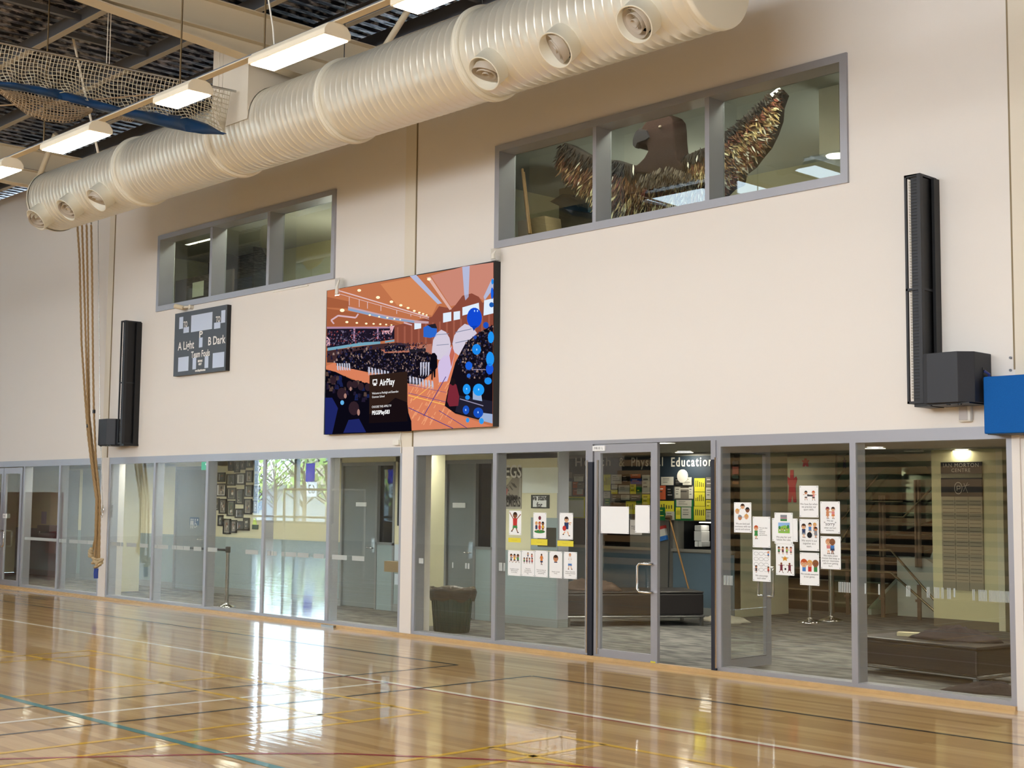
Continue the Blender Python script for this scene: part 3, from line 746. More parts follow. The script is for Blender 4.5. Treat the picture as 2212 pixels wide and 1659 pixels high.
# ---- small wall things
t = thing('wall_sensor', 'small white square sensor on the wall under the subwoofer', 'sensor', (-6.20, -.02, 2.53))
MB().box(-6.27, -6.14, -.06, 0, 2.545, 2.70).build('sensor_case', white, t, bevel=.02)
MB().box(-6.255, -6.17, -.066, -.058, 2.56, 2.685).build('sensor_face', mat('sensor_face', 'B9B4B2', .4), t, bevel=.01)
t = thing('wall_pad', 'bright blue padded box on the wall at the right edge', 'pad', (-5.0, -.3, 2.42))
MB().box(-5.93, -4.4, -.22, 0, 2.42, 2.93).build('pad_cover', blue_pad, t, bevel=.012)
b = MB(); b.box(-5.9, -4.42, -.21, -.0, 2.412, 2.42); b.build('pad_backing', black, t)
for px, py in ((2184, 773), (2184, 800)):
    q = P(px, py, 0); b = MB(); b.cyl((q.x, -.018, q.z), (q.x, -.008, q.z), .012, 10); one('wall_screw', b, galv, 'tiny screw beside the wall joint, '+('upper' if py < 790 else 'lower')+' of two above the blue pad', 'screw')
# floor strip end
b = MB(); b.box(-16.05, -15.75, -.10, -.055, .0, .03); one('floor_anchor', b, sunshine, 'short metal strip at the foot of the glass near the left column bay', 'strip')
# security camera over scoreboard
q = P(402, 667, 0)
t = thing('security_camera', 'small cream bracket camera above the scoreboard', 'camera', (q.x+.1, 0, 4.92))
b = MB(); b.cyl((q.x+.22, 0, 4.95), (q.x+.22, -.07, 4.95), .035, 14); b.tube([(q.x+.22, -.05, 4.95), (q.x+.1, -.08, 4.955), (q.x, -.1, 4.96)], .02, 8); b.build('camera_bracket', cream2, t)
b = MB(); b.tube([(q.x+.08, -.09, 4.94), (q.x-.08, -.16, 4.98)], [.035, .042], 12); b.build('camera_body', mat('camera_body', 'CDBFA4', .5), t)
# conduit under window 1
b = MB(); b.box(-17.62, -16.68, -.02, 0, 4.945, 4.965); one('cable_duct', b, white, 'thin white strip on the wall under the left upper window', 'strip')
b = MB(); b.box(-14.56, -14.43, -.05, 0, 2.53, 2.60); b.box(-14.53, -14.51, -.052, -.05, 2.555, 2.575); one('wall_switch', b, white, 'small white switch box on the wall below the big screen', 'switch')
b = MB(); b.tube([(-14.42, -.02, 2.72), (-14.43, -.03, 2.62), (-14.41, -.02, 2.5), (-14.41, -.02, 2.42)], .008, 6); b.use(white); one('screen_cable', b, white, 'white cable running down the wall under the big screen', 'cable')

# ---- scoreboard
BDX0, BDX1, BZ0, BZ1, BT = -20.42, -18.80, 3.815, 4.87, .075
t = thing('scoreboard', 'dark grey scoreboard lettered A Light and B Dark', 'scoreboard', ((BDX0+BDX1)/2, 0, BZ0))
MB().box(BDX0, BDX1, -BT, 0, BZ0, BZ1).build('case', black, t)
MB().box(BDX0, BDX1-.0, -BT-.006, -BT, BZ0, BZ1).build('board_face', mat('board_face', '4D545D', .5), t)
ys = -BT-.006
def BP(x, y):  # zoom px of the scoreboard crop -> board plane
    q = P(360+x*160/1475, 640+y*180/1659, ys); return q.x, q.z
b = MB(); lit = mat('score_window', 'C3CFE6', .4)
for (xa, ya, xb, yb) in ((495, 385, 905, 650), (258, 420, 325, 643), (340, 622, 443, 718), (948, 530, 1068, 632), (1092, 285, 1165, 520), (650, 828, 712, 1012), (522, 1228, 585, 1450), (762, 1195, 828, 1422), (236, 1222, 432, 1480), (922, 1135, 1142, 1403)):
    x0, z1 = BP(xa, (ya)); x1, z0 = BP(xb, yb)
    # account for slope: use centre values
    xm, zt = BP((xa+xb)/2, ya+(0)); 
    MB().box(x0, x1, ys-.003, ys, z0+.0, BP(xa, ya)[1]).build('score_window', lit, t)
wt = emit('letter_white', 'E4E2DE', .55); wt = mat('letter_white', 'EDEBE8', .5)
def btext(s, xa, ya, xb, yb, size):
    x0, _ = BP(xa, ya); x1, _ = BP(xb, yb); _, zc = BP((xa+xb)/2, (ya+yb)/2)
    o = text('lettering', s, size, (x0+x1)/2, ys-.004, zc, mat('letter_paint', 'EDEBE8', .5), t, bold=.0035)
    wdt = o.dimensions.x or 1
    bpy.context.view_layer.update()
    xs_ = [v.co.x for v in o.data.vertices]; ww = max(xs_)-min(xs_)
    o.data.transform(Matrix.Diagonal((abs(x1-x0)/ww, 1, 1, 1)))
btext('A Light', 232, 900, 548, 1075, .19); btext('B Dark', 828, 790, 1165, 975, .19)
btext('P', 652, 710, 716, 820, .15); btext('TO', 342, 510, 415, 615, .13); btext('TO', 985, 400, 1070, 525, .13)
btext('Team Fouls', 495, 1080, 862, 1220, .15); btext('SERVING', 625, 1270, 716, 1310, .045); btext('NEXT', 637, 1335, 700, 1370, .045); btext('www.blueprint.com.au', 570, 1455, 775, 1490, .05)
b = MB(); b.tube([(BDX0+.0, -.03, 4.62), (BDX0-.07, -.03, 4.55), (BDX0-.08, -.03, 4.42), (BDX0, -.03, 4.36)], .007, 6); b.build('power_cord', black, t)
# ================================================================== BIG SCREEN
SY = -.108
t = thing('video_wall', 'large lit screen showing an assembly hall with blue balloons', 'screen', (-14.3, 0, 2.72))
scr = t
MB().box(-16.08, -12.50, SY+.006, 0, 2.715, 4.80).build('screen_cabinet', black, t)
def S(x, y): q = P(680+x*.25324, 540+y*.25324, SY); return (q.x, q.z)
LAY = [0]
def spoly(bb, pts, lay): bb.poly([(S(x, y)[0], SY-lay*.0003, S(x, y)[1]) for x, y in pts])
def sdisc(bb, x, y, rx, ry, lay, n=12):
    spoly(bb, [(x+rx*math.cos(2*PI*k/n), y-ry*math.sin(2*PI*k/n)) for k in range(n)], lay)
def E_(n, c, s=.95): return emit('screen_'+n, c, s)
face = [(106, 348), (1524, 106), (1518, 1505), (85, 1575)]
b = MB(); b.use(E_('ceil', 'C4764F')); spoly(b, face, 1)
b.use(E_('ceil2', 'D88A5C')); spoly(b, [(560, 290), (870, 230), (1050, 450), (1000, 560), (700, 470)], 2)
b.use(E_('ceil3', 'A9603F')); spoly(b, [(106, 500), (560, 560), (750, 640), (680, 645), (104, 655)], 2); spoly(b, [(106, 400), (300, 440), (285, 500), (106, 490)], 2)
b.use(E_('ceil4', 'CF8B78')); spoly(b, [(1270, 140), (1524, 106), (1524, 260), (1440, 430), (1330, 370), (1200, 470), (1160, 480), (990, 220)], 2)
b.use(E_('wallw', '8E4C3C')); spoly(b, [(680, 645), (1000, 570), (1060, 480), (1170, 500), (1200, 470), (1260, 390), (1340, 370), (1400, 400), (1430, 450), (1524, 420), (1524, 800), (680, 830)], 3)
b.use(E_('wallw2', 'A65F4C'))
for k in range(14): spoly(b, [(700+60*k, 660-8*k), (715+60*k, 657-8*k), (715+60*k, 800), (700+60*k, 800)], 4)
b.use(E_('strip', 'B9BEDC')); spoly(b, [(810, 222), (865, 212), (1085, 455), (1050, 462)], 3); spoly(b, [(1258, 145), (1322, 135), (1312, 400), (1285, 430), (1275, 380)], 3); spoly(b, [(1500, 270), (1526, 240), (1524, 330), (1450, 430), (1440, 400)], 3)
b.use(E_('truss', 'E3B4A8')); spoly(b, [(955, 235), (985, 228), (1170, 505), (1150, 512)], 5)
b.use(E_('winw', 'D7E4F2', 1.1)); spoly(b, [(1095, 540), (1165, 528), (1165, 605), (1095, 620)], 5); spoly(b, [(1185, 528), (1240, 520), (1240, 590), (1185, 600)], 5); spoly(b, [(1260, 490), (1400, 450), (1405, 520), (1260, 560)], 5); spoly(b, [(1445, 430), (1524, 412), (1524, 540), (1440, 560)], 5); spoly(b, [(850, 618), (908, 612), (908, 668), (850, 678)], 5)
b.use(E_('truss2', 'E2C3C6', 1.0))
def sline(x0, y0, x1, y1, w, lay=6):
    L = math.hypot(x1-x0, y1-y0); nx, ny = -(y1-y0)/L*w/2, (x1-x0)/L*w/2
    spoly(b, [(x0-nx, y0-ny), (x1-nx, y1-ny), (x1+nx, y1+ny), (x0+nx, y0+ny)], lay)
sline(200, 345, 975, 575, 9); sline(200, 372, 975, 590, 4)
for x0 in (295, 380, 450, 565, 700, 820, 900): 
    sline(x0, 375+(x0-200)*.27, x0, 455+(x0-200)*.18, 5)
b.use(E_('duct', 'C9A8B0')); spoly(b, [(285, 480), (620, 560), (860, 600), (972, 610), (972, 628), (860, 625), (600, 590), (285, 515)], 6)
b.use(E_('ductb', '8FA6C8')); spoly(b, [(285, 495), (620, 572), (850, 606), (850, 622), (600, 586), (285, 515)], 7)
b.use(E_('pipe', 'DDB8C0')); 
sline(140, 600, 200, 560, 14); sline(200, 560, 350, 578, 14); sline(350, 578, 372, 545, 12); sline(140, 600, 165, 630, 12); sline(760, 620, 830, 640, 12)
b.use(E_('glow', 'FFE3B5', 1.5))
for (x, y, r) in ((380, 345, 16), (540, 405, 17), (655, 442, 15), (735, 472, 14), (797, 495, 13), (850, 520, 12), (893, 535, 11), (925, 545, 10), (955, 555, 9), (235, 515, 20), (275, 615, 13), (360, 622, 11), (440, 628, 11), (503, 630, 10), (560, 633, 10), (610, 636, 9), (655, 640, 8), (975, 250, 16), (470, 556, 10), (550, 570, 9), (620, 578, 9), (680, 588, 8), (730, 594, 7)):
    sdisc(b, x, y, r, r*.7, 8)
# left stands
b.use(E_('stand', '231B2B', .8)); spoly(b, [(104, 662), (535, 672), (680, 640), (680, 760), (500, 790), (104, 840)], 5)
b.use(E_('rail', 'B48CA8')); spoly(b, [(102, 655), (640, 655), (640, 668), (102, 672)], 6); spoly(b, [(330, 665), (345, 665), (345, 780), (330, 780)], 7); spoly(b, [(532, 665), (545, 665), (545, 760), (532, 760)], 7)
b.use(E_('pinkw', 'D9A7B0', 1.1)); spoly(b, [(640, 650), (682, 645), (650, 730)], 7); spoly(b, [(575, 690), (640, 685), (640, 715), (575, 720)], 7); spoly(b, [(100, 735), (128, 760), (130, 815), (100, 820)], 7)
b.use(E_('turq', '76A9BE')); spoly(b, [(110, 835), (330, 800), (370, 790), (560, 780), (560, 800), (330, 825), (110, 860)], 7); spoly(b, [(600, 778), (680, 765), (680, 780), (600, 792)], 7)
b.use(E_('under', '4A3134', .8)); spoly(b, [(104, 860), (560, 800), (700, 790), (800, 800), (820, 860), (560, 850), (180, 960), (104, 960)], 6)
# stage
b.use(E_('stagefl', 'B97460')); spoly(b, [(560, 850), (1000, 800), (1000, 890), (600, 890)], 6)
b.use(E_('scrb', '2B63C4', 1.1)); spoly(b, [(928, 660), (985, 635), (1042, 665), (1042, 735), (985, 750), (928, 742)], 7)
b.use(E_('scrk', '26222C')); spoly(b, [(960, 640), (1030, 628), (1046, 670), (1000, 665)], 8); spoly(b, [(808, 848), (948, 836), (948, 868), (808, 876)], 8)
# arches of daylight
b.use(E_('arch', 'CFC6D6', 1.05))
spoly(b, [(1000, 860), (1010, 770), (1040, 710), (1080, 680), (1120, 700), (1150, 750), (1160, 800), (1150, 900), (1060, 940), (1000, 900)], 7)
spoly(b, [(1175, 800), (1190, 730), (1230, 670), (1280, 630), (1340, 650), (1385, 710), (1330, 760), (1290, 790), (1230, 900), (1190, 870)], 7)
b.use(E_('archl', '7F86A0'))
for yy in (720, 810): spoly(b, [(1040, yy), (1145, yy-8), (1145, yy-3), (1040, yy+5)], 8); spoly(b, [(1200, yy-20), (1340, yy-50), (1340, yy-44), (1200, yy-14)], 8)
# court floor
b.use(E_('floor', 'D9805C', 1.0)); spoly(b, [(97, 990), (200, 950), (420, 990), (440, 1050), (480, 1060), (800, 1130), (880, 1160), (1000, 1060), (1060, 950), (1180, 840), (1230, 900), (1130, 1200), (1110, 1330), (1200, 1400), (1518, 1505), (830, 1540), (790, 1300), (470, 1200), (330, 1100), (97, 1010)], 6)
b.use(E_('floor2', 'E99B70', 1.05))
rs = random.Random(2)
for k in range(60):
    x = rs.uniform(800, 1150); y = rs.uniform(1140, 1500); l = rs.uniform(20, 70); spoly(b, [(x, y), (x+8, y), (x+8+l*.55, y-l), (x+l*.55, y-l)], 7)
b.use(E_('aisle', 'C9B8DA', 1.1)); spoly(b, [(1060, 950), (1170, 820), (1200, 860), (1170, 1000), (1130, 1120), (1060, 1130), (1050, 1000)], 7)
b.use(E_('floor3', 'C96B58')); spoly(b, [(1150, 900), (1172, 815), (1195, 880), (1165, 1000)], 8)
b.use(E_('line', '4A3C8C', .9))
sline(800, 1345, 1180, 1522, 6, 9); sline(930, 1415, 1120, 1080, 6, 9); sline(800, 1220, 1300, 1340, 4, 9); sline(1060, 1370, 1300, 1520, 5, 9); sline(800, 1150, 1120, 1215, 3, 9)
b.use(E_('liney', 'F2B45A', 1.1)); sline(800, 1240, 1110, 1320, 8, 9); sline(840, 1280, 1000, 1150, 6, 9)
# seated crowd
b.use(E_('crowd', '18131E', .7)); spoly(b, [(190, 900), (400, 850), (560, 850), (600, 880), (960, 870), (1010, 900), (1000, 1050), (880, 1150), (800, 1140), (640, 1060), (440, 1040), (300, 1010), (185, 985)], 10)
spoly(b, [(600, 820), (770, 810), (780, 855), (600, 870)], 10); spoly(b, [(1290, 790), (1410, 700), (1522, 640), (1518, 1480), (1200, 1395), (1110, 1330), (1140, 1180), (1200, 960)], 10)
b.use(E_('crowd2', '0F0D1A', .7)); spoly(b, [(96, 1020), (180, 1040), (240, 1070), (330, 1110), (420, 1130), (470, 1160), (470, 1400), (790, 1300), (800, 1390), (825, 1460), (828, 1545), (85, 1575)], 11)
cols = ['241D33', '3A3350', '4C4250', '0C0A14', '15101C', '0C0A14', '7C645E', '1E2550', '15101C', 'A58A82']
def dots(poly, n, s, lay, cl=cols):
    xs_ = [p[0] for p in poly]; ys_ = [p[1] for p in poly]
    def inside(x, y):
        r = False; j = len(poly)-1
        for i in range(len(poly)):
            if (poly[i][1] > y) != (poly[j][1] > y) and x < (poly[j][0]-poly[i][0])*(y-poly[i][1])/(poly[j][1]-poly[i][1])+poly[i][0]: r = not r
            j = i
        return r
    k = 0
    while k < n:
        x = rs.uniform(min(xs_), max(xs_)); y = rs.uniform(min(ys_), max(ys_))
        if not inside(x, y): continue
        c = rs.choice(cl); b.use(E_('c'+c, c, .9)); q = s*rs.uniform(.6, 1.3)
        spoly(b, [(x-q*.5, y-q), (x+q*.5, y-q), (x+q*.8, y+q*.8), (x-q*.8, y+q*.8)], lay); k += 1
dots([(190, 900), (400, 850), (560, 850), (600, 880), (960, 870), (1010, 900), (1000, 1050), (880, 1150), (640, 1060), (300, 1010)], 900, 6.5, 12)
dots([(1290, 790), (1410, 700), (1522, 640), (1518, 1100), (1300, 1100), (1210, 960)], 500, 8, 12)
dots([(104, 680), (535, 690), (660, 680), (660, 760), (500, 780), (104, 820)], 330, 5.5, 12, ['3A3350', '5D5474', 'A04A4A', '8B7C90', '151020'])
dots([(600, 800), (960, 790), (960, 850), (600, 870)], 180, 5.5, 12)
dots([(104, 860), (560, 800), (560, 860), (180, 960), (104, 960)], 60, 10, 12)
dots([(96, 1020), (300, 1100), (460, 1160), (460, 1300), (96, 1200)], 80, 18, 12, ['241D33', '0C0A14', '5B463F', '1B2452'])
b.use(E_('chair', 'C6C6D8'))
for k in range(22):
    x = 430+27*k; y = 1010+6*k
    if 430 < x < 1000 and not (640 < x < 790): spoly(b, [(x, y-20), (x+14, y-16), (x+18, y+25), (x+14, y+60), (x+9, y+25), (x+4, y+60), (x, y+20)], 13)
for k in range(6): spoly(b, [(190+20*k, 965), (202+20*k, 968), (205+20*k, 1030), (192+20*k, 1020)], 13)
for k in range(4): spoly(b, [(900+22*k, 960), (915+22*k, 955), (912+22*k, 1060), (902+22*k, 1080)], 13)
# nearest spectators, standing people
b.use(E_('hair', '33222A')); sdisc(b, 232, 1225, 40, 50, 13); sdisc(b, 335, 1350, 45, 60, 13)
for x, y in ((345, 1145), (395, 1165), (300, 1150), (455, 1170), (160, 1110)): sdisc(b, x, y, 26, 34, 13)
b.use(E_('skin', 'B08478')); sdisc(b, 262, 1245, 12, 22, 14); sdisc(b, 375, 1385, 12, 28, 14); sdisc(b, 308, 1185, 9, 18, 14)
b.use(E_('navyj', '1F2766')); spoly(b, [(245, 1560), (290, 1450), (380, 1440), (440, 1555)], 14); spoly(b, [(90, 1260), (150, 1260), (200, 1350), (150, 1570), (88, 1572)], 13)
b.use(E_('person', '0D0B14')); spoly(b, [(990, 900), (1005, 880), (1025, 878), (1045, 905), (1048, 1000), (1032, 1020), (1030, 1085), (1018, 1090), (1012, 1030), (1006, 1110), (996, 1105), (1000, 1020), (988, 990)], 14)
b.use(E_('coat', '7E2A38')); spoly(b, [(1150, 1150), (1180, 1130), (1210, 1150), (1235, 1250), (1225, 1330), (1150, 1335), (1130, 1290)], 14)
b.use(E_('hair2', '1C1418')); sdisc(b, 1180, 1125, 22, 32, 15)
b.use(E_('tblock', '232130')); spoly(b, [(1230, 1240), (1518, 1290), (1518, 1480), (1200, 1380)], 13)
b.use(E_('tline', '9A93B0')); sline(1240, 1270, 1440, 1330, 8, 14); sline(1340, 1018, 1460, 1022, 6, 14)
b.use(E_('stepw', '9FB4D8')); spoly(b, [(1350, 1200), (1420, 1215), (1430, 1290), (1350, 1275)], 14); spoly(b, [(1440, 1390), (1518, 1400), (1518, 1480), (1400, 1450)], 14)
# balloons
for (x, y, rx, ry, c) in ((1364, 580, 64, 88, '1247C9'), (1382, 848, 38, 46, '1B82E0'), (1505, 745, 26, 50, '1F8FE8'), (1498, 930, 34, 62, '1F8FE8'), (1494, 1015, 32, 48, '1955D0'), (1316, 988, 30, 36, '1A5FD6'), (1400, 1193, 48, 52, '1F93EA'), (1298, 1188, 33, 45, '1F8FE8'), (1480, 1117, 31, 30, '1F86E0'), (1305, 1258, 20, 20, '1F86E0'), (1292, 1365, 28, 38, '1A50B8'), (1397, 1388, 42, 44, '154BB4'), (1306, 1452, 15, 20, '2C93E4'), (1424, 1460, 20, 26, '2C93E4'), (1462, 642, 24, 28, '1A4EB8'), (1510, 468, 20, 22, '1C57A8'), (1515, 370, 12, 50, '1A5FD6'), (1518, 270, 10, 24, '1F86E0'), (1315, 1073, 16, 18, '2B62C0'), (1370, 745, 14, 16, '23439A'), (236, 1302, 16, 20, '5FA9DC')):
    b.use(E_('b'+c, c, 1.1)); sdisc(b, x, y, rx, ry, 16, 18)
b.use(E_('bal_tail', '123FA8')); spoly(b, [(1340, 650), (1390, 645), (1358, 690)], 16)
b.use(E_('bal_hi', '9CC4FF', 1.3))
for (x, y) in ((1390, 520), (1365, 520), (1400, 1190), (1298, 1185), (1384, 850), (1290, 1365), (1395, 1385)): sdisc(b, x, y, 5, 9, 17, 8)
b.build('screen_picture', None, t)
b = MB(); b.use(E_('panel', '38261F', .75)); spoly(b, [(470, 1068), (793, 1036), (793, 1462), (466, 1478)], 19)
b.use(E_('panel2', '1C1216', .75)); spoly(b, [(467, 1400), (560, 1370), (690, 1260), (793, 1300), (793, 1462), (466, 1478)], 20)
b.build('notice_panel', None, t)
ew = emit('screen_white', 'FFFFFF', 1.05)
def stext(s, x0, y0, x1, y1, size, bold=0):
    a = S(x0, (y0+y1)/2); c = S(x1, (y0+y1)/2); o = text('screen_text', s, size, (a[0]+c[0])/2, SY-.0066, (a[1]+c[1])/2, ew, scr, bold=bold)
    xs_ = [v.co.x for v in o.data.vertices]; o.data.transform(Matrix.Diagonal(((c[0]-a[0])/(max(xs_)-min(xs_)), 1, 1, 1)))
stext('AirPlay', 555, 1098, 685, 1160, .125, .002); stext('Welcome to Penleigh and Essendon', 492, 1200, 716, 1232, .042); stext('Grammar School', 492, 1238, 598, 1265, .042)
stext('CHOOSE THIS APPLE TV', 490, 1322, 656, 1348, .042); stext('PEGSPlay583', 492, 1365, 642, 1408, .075, .0022)
b = MB(); b.use(ew)
for (q) in (((497, 1105), (535, 1102), (535, 1110), (497, 1113)), ((497, 1105), (503, 1105), (503, 1145), (497, 1147)), ((529, 1102), (535, 1102), (535, 1142), (529, 1144)), ((516, 1128), (530, 1156), (502, 1158)), ((497, 1140), (508, 1139), (508, 1146), (497, 1147)), ((525, 1138), (535, 1137), (535, 1143), (525, 1145))):
    spoly(b, list(q), 22)
b.build('screen_symbol', None, t)
cl = glass('film_clear', tint=(.93, .93, .92), base=.12)
for (xa, xb, ya, yb, lab) in ((727, 738, 600, 640, 'clear bottle-like bracket on the top left corner of the big screen'), (1064, 1076, 536, 564, 'clear box bracket on the top right corner of the big screen')):
    a = P(xa, yb, SY); c = P(xb, ya, SY); tt = thing('screen_bracket', lab, 'bracket', ((a.x+c.x)/2, 0, a.z), 'clear brackets on the screen')
    MB().box(a.x, c.x, SY-.03, SY+.05, a.z, c.z).build('clear_case', cl, tt)
    b = MB(); m_ = (a+c)/2; b.tube([(m_.x, SY-.035, a.z+.02), (m_.x, SY-.04, m_.z), (m_.x+.03, SY-.02, c.z-.03)], [.03, .022, .01], 8); b.build('bracket_arm', white, tt)

# ================================================================== FOYER
FZ = 2.62
carpet = bpy.data.materials.new('carpet_tiles'); carpet.use_nodes = True; nt = carpet.node_tree; bs = nt.nodes['Principled BSDF']
tc = nt.nodes.new('ShaderNodeTexCoord'); mp = nt.nodes.new('ShaderNodeMapping'); mp.inputs['Scale'].default_value = (1.2, 3, 1)
n1 = nt.nodes.new('ShaderNodeTexNoise'); n1.inputs['Scale'].default_value = 2.2; n1.inputs['Detail'].default_value = 5
cr = nt.nodes.new('ShaderNodeValToRGB'); e = cr.color_ramp.elements; e[0].position = .38; e[0].color = (*hexc('464645'), 1); e[1].position = .62; e[1].color = (*hexc('77756F'), 1)
nt.links.new(tc.outputs['Object'], mp.inputs[0]); nt.links.new(mp.outputs[0], n1.inputs['Vector']); nt.links.new(n1.outputs['Fac'], cr.inputs[0]); nt.links.new(cr.outputs[0], bs.inputs['Base Color']); bs.inputs['Roughness'].default_value = .95
tag(MB().box(-32, -4, .0, 12, -.3, -.001).build('floor_foyer', carpet), kind='structure')
fceil = mat('foyer_ceiling', 'A8A69C', .8, spec=.2)
WELLS = [(x, .80) for x in (-28.0, -25.6, -22.4, -20.0, -17.0, -14.9)]+[(-12.0, 1.7), (-9.2, 2.0), (-6.8, 1.4), (-12.6, 2.9), (-15.4, 3.0), (-9.6, 3.1), (-6.4, 3.1)]
HW = .30
def ceilgrid(bb, x0, x1, y0, y1, z0, z1, holes):
    xs = sorted({x0, x1, *[h-HW for h, _ in holes], *[h+HW for h, _ in holes]}); ys = sorted({y0, y1, *[h-HW for _, h in holes], *[h+HW for _, h in holes]})
    for i in range(len(xs)-1):
        for j in range(len(ys)-1):
            cx, cy = (xs[i]+xs[i+1])/2, (ys[j]+ys[j+1])/2
            if any(abs(cx-a) < HW and abs(cy-c) < HW for a, c in holes): continue
            bb.box(xs[i], xs[i+1], ys[j], ys[j+1], z0, z1)
b = MB(); ceilgrid(b, -32, -4, .30, 7.6, FZ, FZ+.02, WELLS); b.box(-30, -4, 7.6, 12, 3.9, 4.0); b.box(-30, -4, 7.55, 7.65, FZ, 4.0)
tag(b.build('ceiling_foyer', fceil), kind='structure')
BW = 2.4
def dwall(name, x0, x1, y0, y1, z1=FZ, dz=1.07, sk=True, up=foyer_cream, lo=dado):
    w = struct(name, (x0, y0, 0))
    MB().box(x0, x1, y0, y1, dz, z1).build('wall_upper', up, w)
    MB().box(x0, x1, y0, y1, .12, dz).build('wall_dado', lo, w)
    MB().box(x0-.006, x1+.006, y0-.008, y1, 0, .12).build('skirting', skirt, w)
    return w
# left corridor back wall: pieces either side of the doorways
TD = (-24.60, -23.40)       # toilet door recess
D1_ = (-19.02, -17.55)      # door + sidelight
D2_ = (-16.30, -15.20)
dwall('wall_foyer_1', -32, TD[0], BW, BW+.2); dwall('wall_foyer_2', TD[1], D1_[0], BW, BW+.2); dwall('wall_foyer_3', D1_[1], D2_[0], BW, BW+.2); dwall('wall_foyer_4', D2_[1], -13.81, BW, BW+.2)
MB().box(-32, -13.81, BW, BW+.2, 2.42, FZ).build('wall_foyer_5', foyer_cream)['kind'] = 'structure'
tag(MB().box(-32.2, -32, 0.3, 12, 0, FZ+1.4).build('wall_foyer_6', foyer_cream), kind='structure')
tag(MB().box(-4, -3.8, 0.3, 12, 0, FZ+1.4).build('wall_foyer_7', foyer_cream), kind='structure')
tag(MB().box(-18.6, -18.42, BW+.2, 5.9, 0, FZ).build('wall_foyer_8', foyer_cream), kind='structure')
def solid_door(n, x0, xm, x1, lab, y=BW-.0, sl=True, handle_side='r', top=2.42):
    d = struct('door_%d' % n, (x0, y, 0))
    b = MB(); fr = .05
    b.box(x0, x0+fr, y-.01, y+.12, 0, top); b.box(xm-fr/2, xm+fr/2, y-.01, y+.12, 0, top); b.box(x0, x1, y-.01, y+.12, top-.06, top)
    if sl: b.box(x1-fr, x1, y-.01, y+.12, 0, top); b.box(xm, x1, y-.01, y+.12, 1.06, 1.10)
    b.build('door_frame', alud, d)
    MB().box(x0+fr, xm-fr/2, y+.03, y+.07, .01, top-.06).build('door_leaf', doorgrey, d)
    if sl:
        MB().box(xm+fr/2, x1-fr, y+.05, y+.06, 1.10, top-.06).build('sidelight', glass('dark_side_glass_%d' % n, tint=(.10, .13, .14), base=.06), d)
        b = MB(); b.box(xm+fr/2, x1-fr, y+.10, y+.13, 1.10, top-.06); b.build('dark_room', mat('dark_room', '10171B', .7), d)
        MB().box(xm+fr/2, x1-fr, y+.0, y+.1, .0, 1.06).build('panel', dado, d)
    hx = xm-.09
    b = MB(); b.box(hx-.06, hx+.03, y+.015, y+.03, .92, 1.16); b.build('handle_plate', mat('plate_bright', 'C9D3DC', .25, metal=.6), d)
    b = MB(); b.tube([(hx, y+.015, 1.0), (hx, y-.04, 1.0), (hx-.12, y-.04, 1.0)], .011, 8); b.build('lever', chrome, d)
    return d
d = solid_door(5, -24.58, -23.42, -23.42, '', sl=False)
bs_ = mat('sign_blue', '1F4F7A', .5)
q0 = P(408.5, 1117, BW-.0); q1 = P(427, 1135, BW-.0)
tt = thing('toilet_sign', 'dark blue toilet symbol sign on the grey door at left', 'sign', ((q0.x+q1.x)/2, BW+.02, q1.z))
MB().box(q0.x, q1.x, BW+.018, BW+.03, q1.z, q0.z).build('sign_plate', bs_, tt)
b = MB(); b.use(white); w_ = (q1.x-q0.x)
for k in range(2):
    cx = q0.x+w_*(.16+.2*k); b.disc(cx, BW+.0165, q0.z-.045, .018); b.quad(cx-.022, cx+.022, q0.z-.15, q0.z-.07, BW+.0165); b.quad(cx-.012, cx-.002, q0.z-.22, q0.z-.15, BW+.0165); b.quad(cx+.002, cx+.012, q0.z-.22, q0.z-.15, BW+.0165)
cx = q0.x+w_*.62; b.disc(cx, BW+.0165, q0.z-.045, .016); b.seg((cx, q0.z-.06), (cx, q0.z-.13), .016, BW+.0165); b.seg((cx, q0.z-.13), (cx+.05, q0.z-.13), .014, BW+.0165); b.seg((cx+.05, q0.z-.13), (cx+.065, q0.z-.19), .014, BW+.0165)
for k in range(10): a0 = PI*.7+k*PI*.12; b.seg((cx+.04*math.cos(a0), q0.z-.16+.04*math.sin(a0)), (cx+.04*math.cos(a0+PI*.12), q0.z-.16+.04*math.sin(a0+PI*.12)), .01, BW+.0165)
b.disc(q0.x+w_*.88, BW+.0165, q0.z-.05, .02); b.build('sign_symbol', None, tt)
solid_door(6, -19.02, -18.03, -17.55, '')
solid_door(7, -16.30, -15.60, -15.18, '')
for (pa, pb, s, lab) in (((769, 1085), (791, 1094), 'STORE ROOM', 'small white name plate on the grey door left of the middle column'), ((978, 1086), (1005, 1097), 'OFFICE', 'small white name plate on the blue-grey door behind the bin')):
    a = P(*pa, BW+.02); c = P(*pb, BW+.02)
    o = one('door_plate', MB().box(a.x, c.x, BW+.018, BW+.029, c.z, a.z), paper, lab, 'sign', 'door name plates')
# dark glazed panel right of door 6
b = thing('wall_window', 'dark narrow window in the foyer wall beside the middle column', 'window', (-17.3, BW-.03, 1.38))
MB().box(-17.45, -16.9, BW-.03, BW, 1.38, 2.42).build('window_frame', black, b)
MB().box(-17.40, -16.95, BW-.036, BW-.03, 1.43, 2.38).build('pane', mat('dark_gloss', '0C1216', .04, spec=.8), b)
# stub walls
def stub(n, x, y0, y1, w=.5):
    o = MB().box(x-w, x, y0, y1, 0, FZ).build('wall_stub_%d' % n, foyer_cream); o['kind'] = 'structure'
stub(1, -24.28, .95, 1.5, .35); stub(2, -15.17, 1.02, 1.42, .45)
# right end corner board of corridor wall (aluminium corner)
b = MB(); b.box(-13.83, -13.80, BW-.01, BW+.2, .12, FZ); tag(b.build('trim_13', alu), kind='structure')
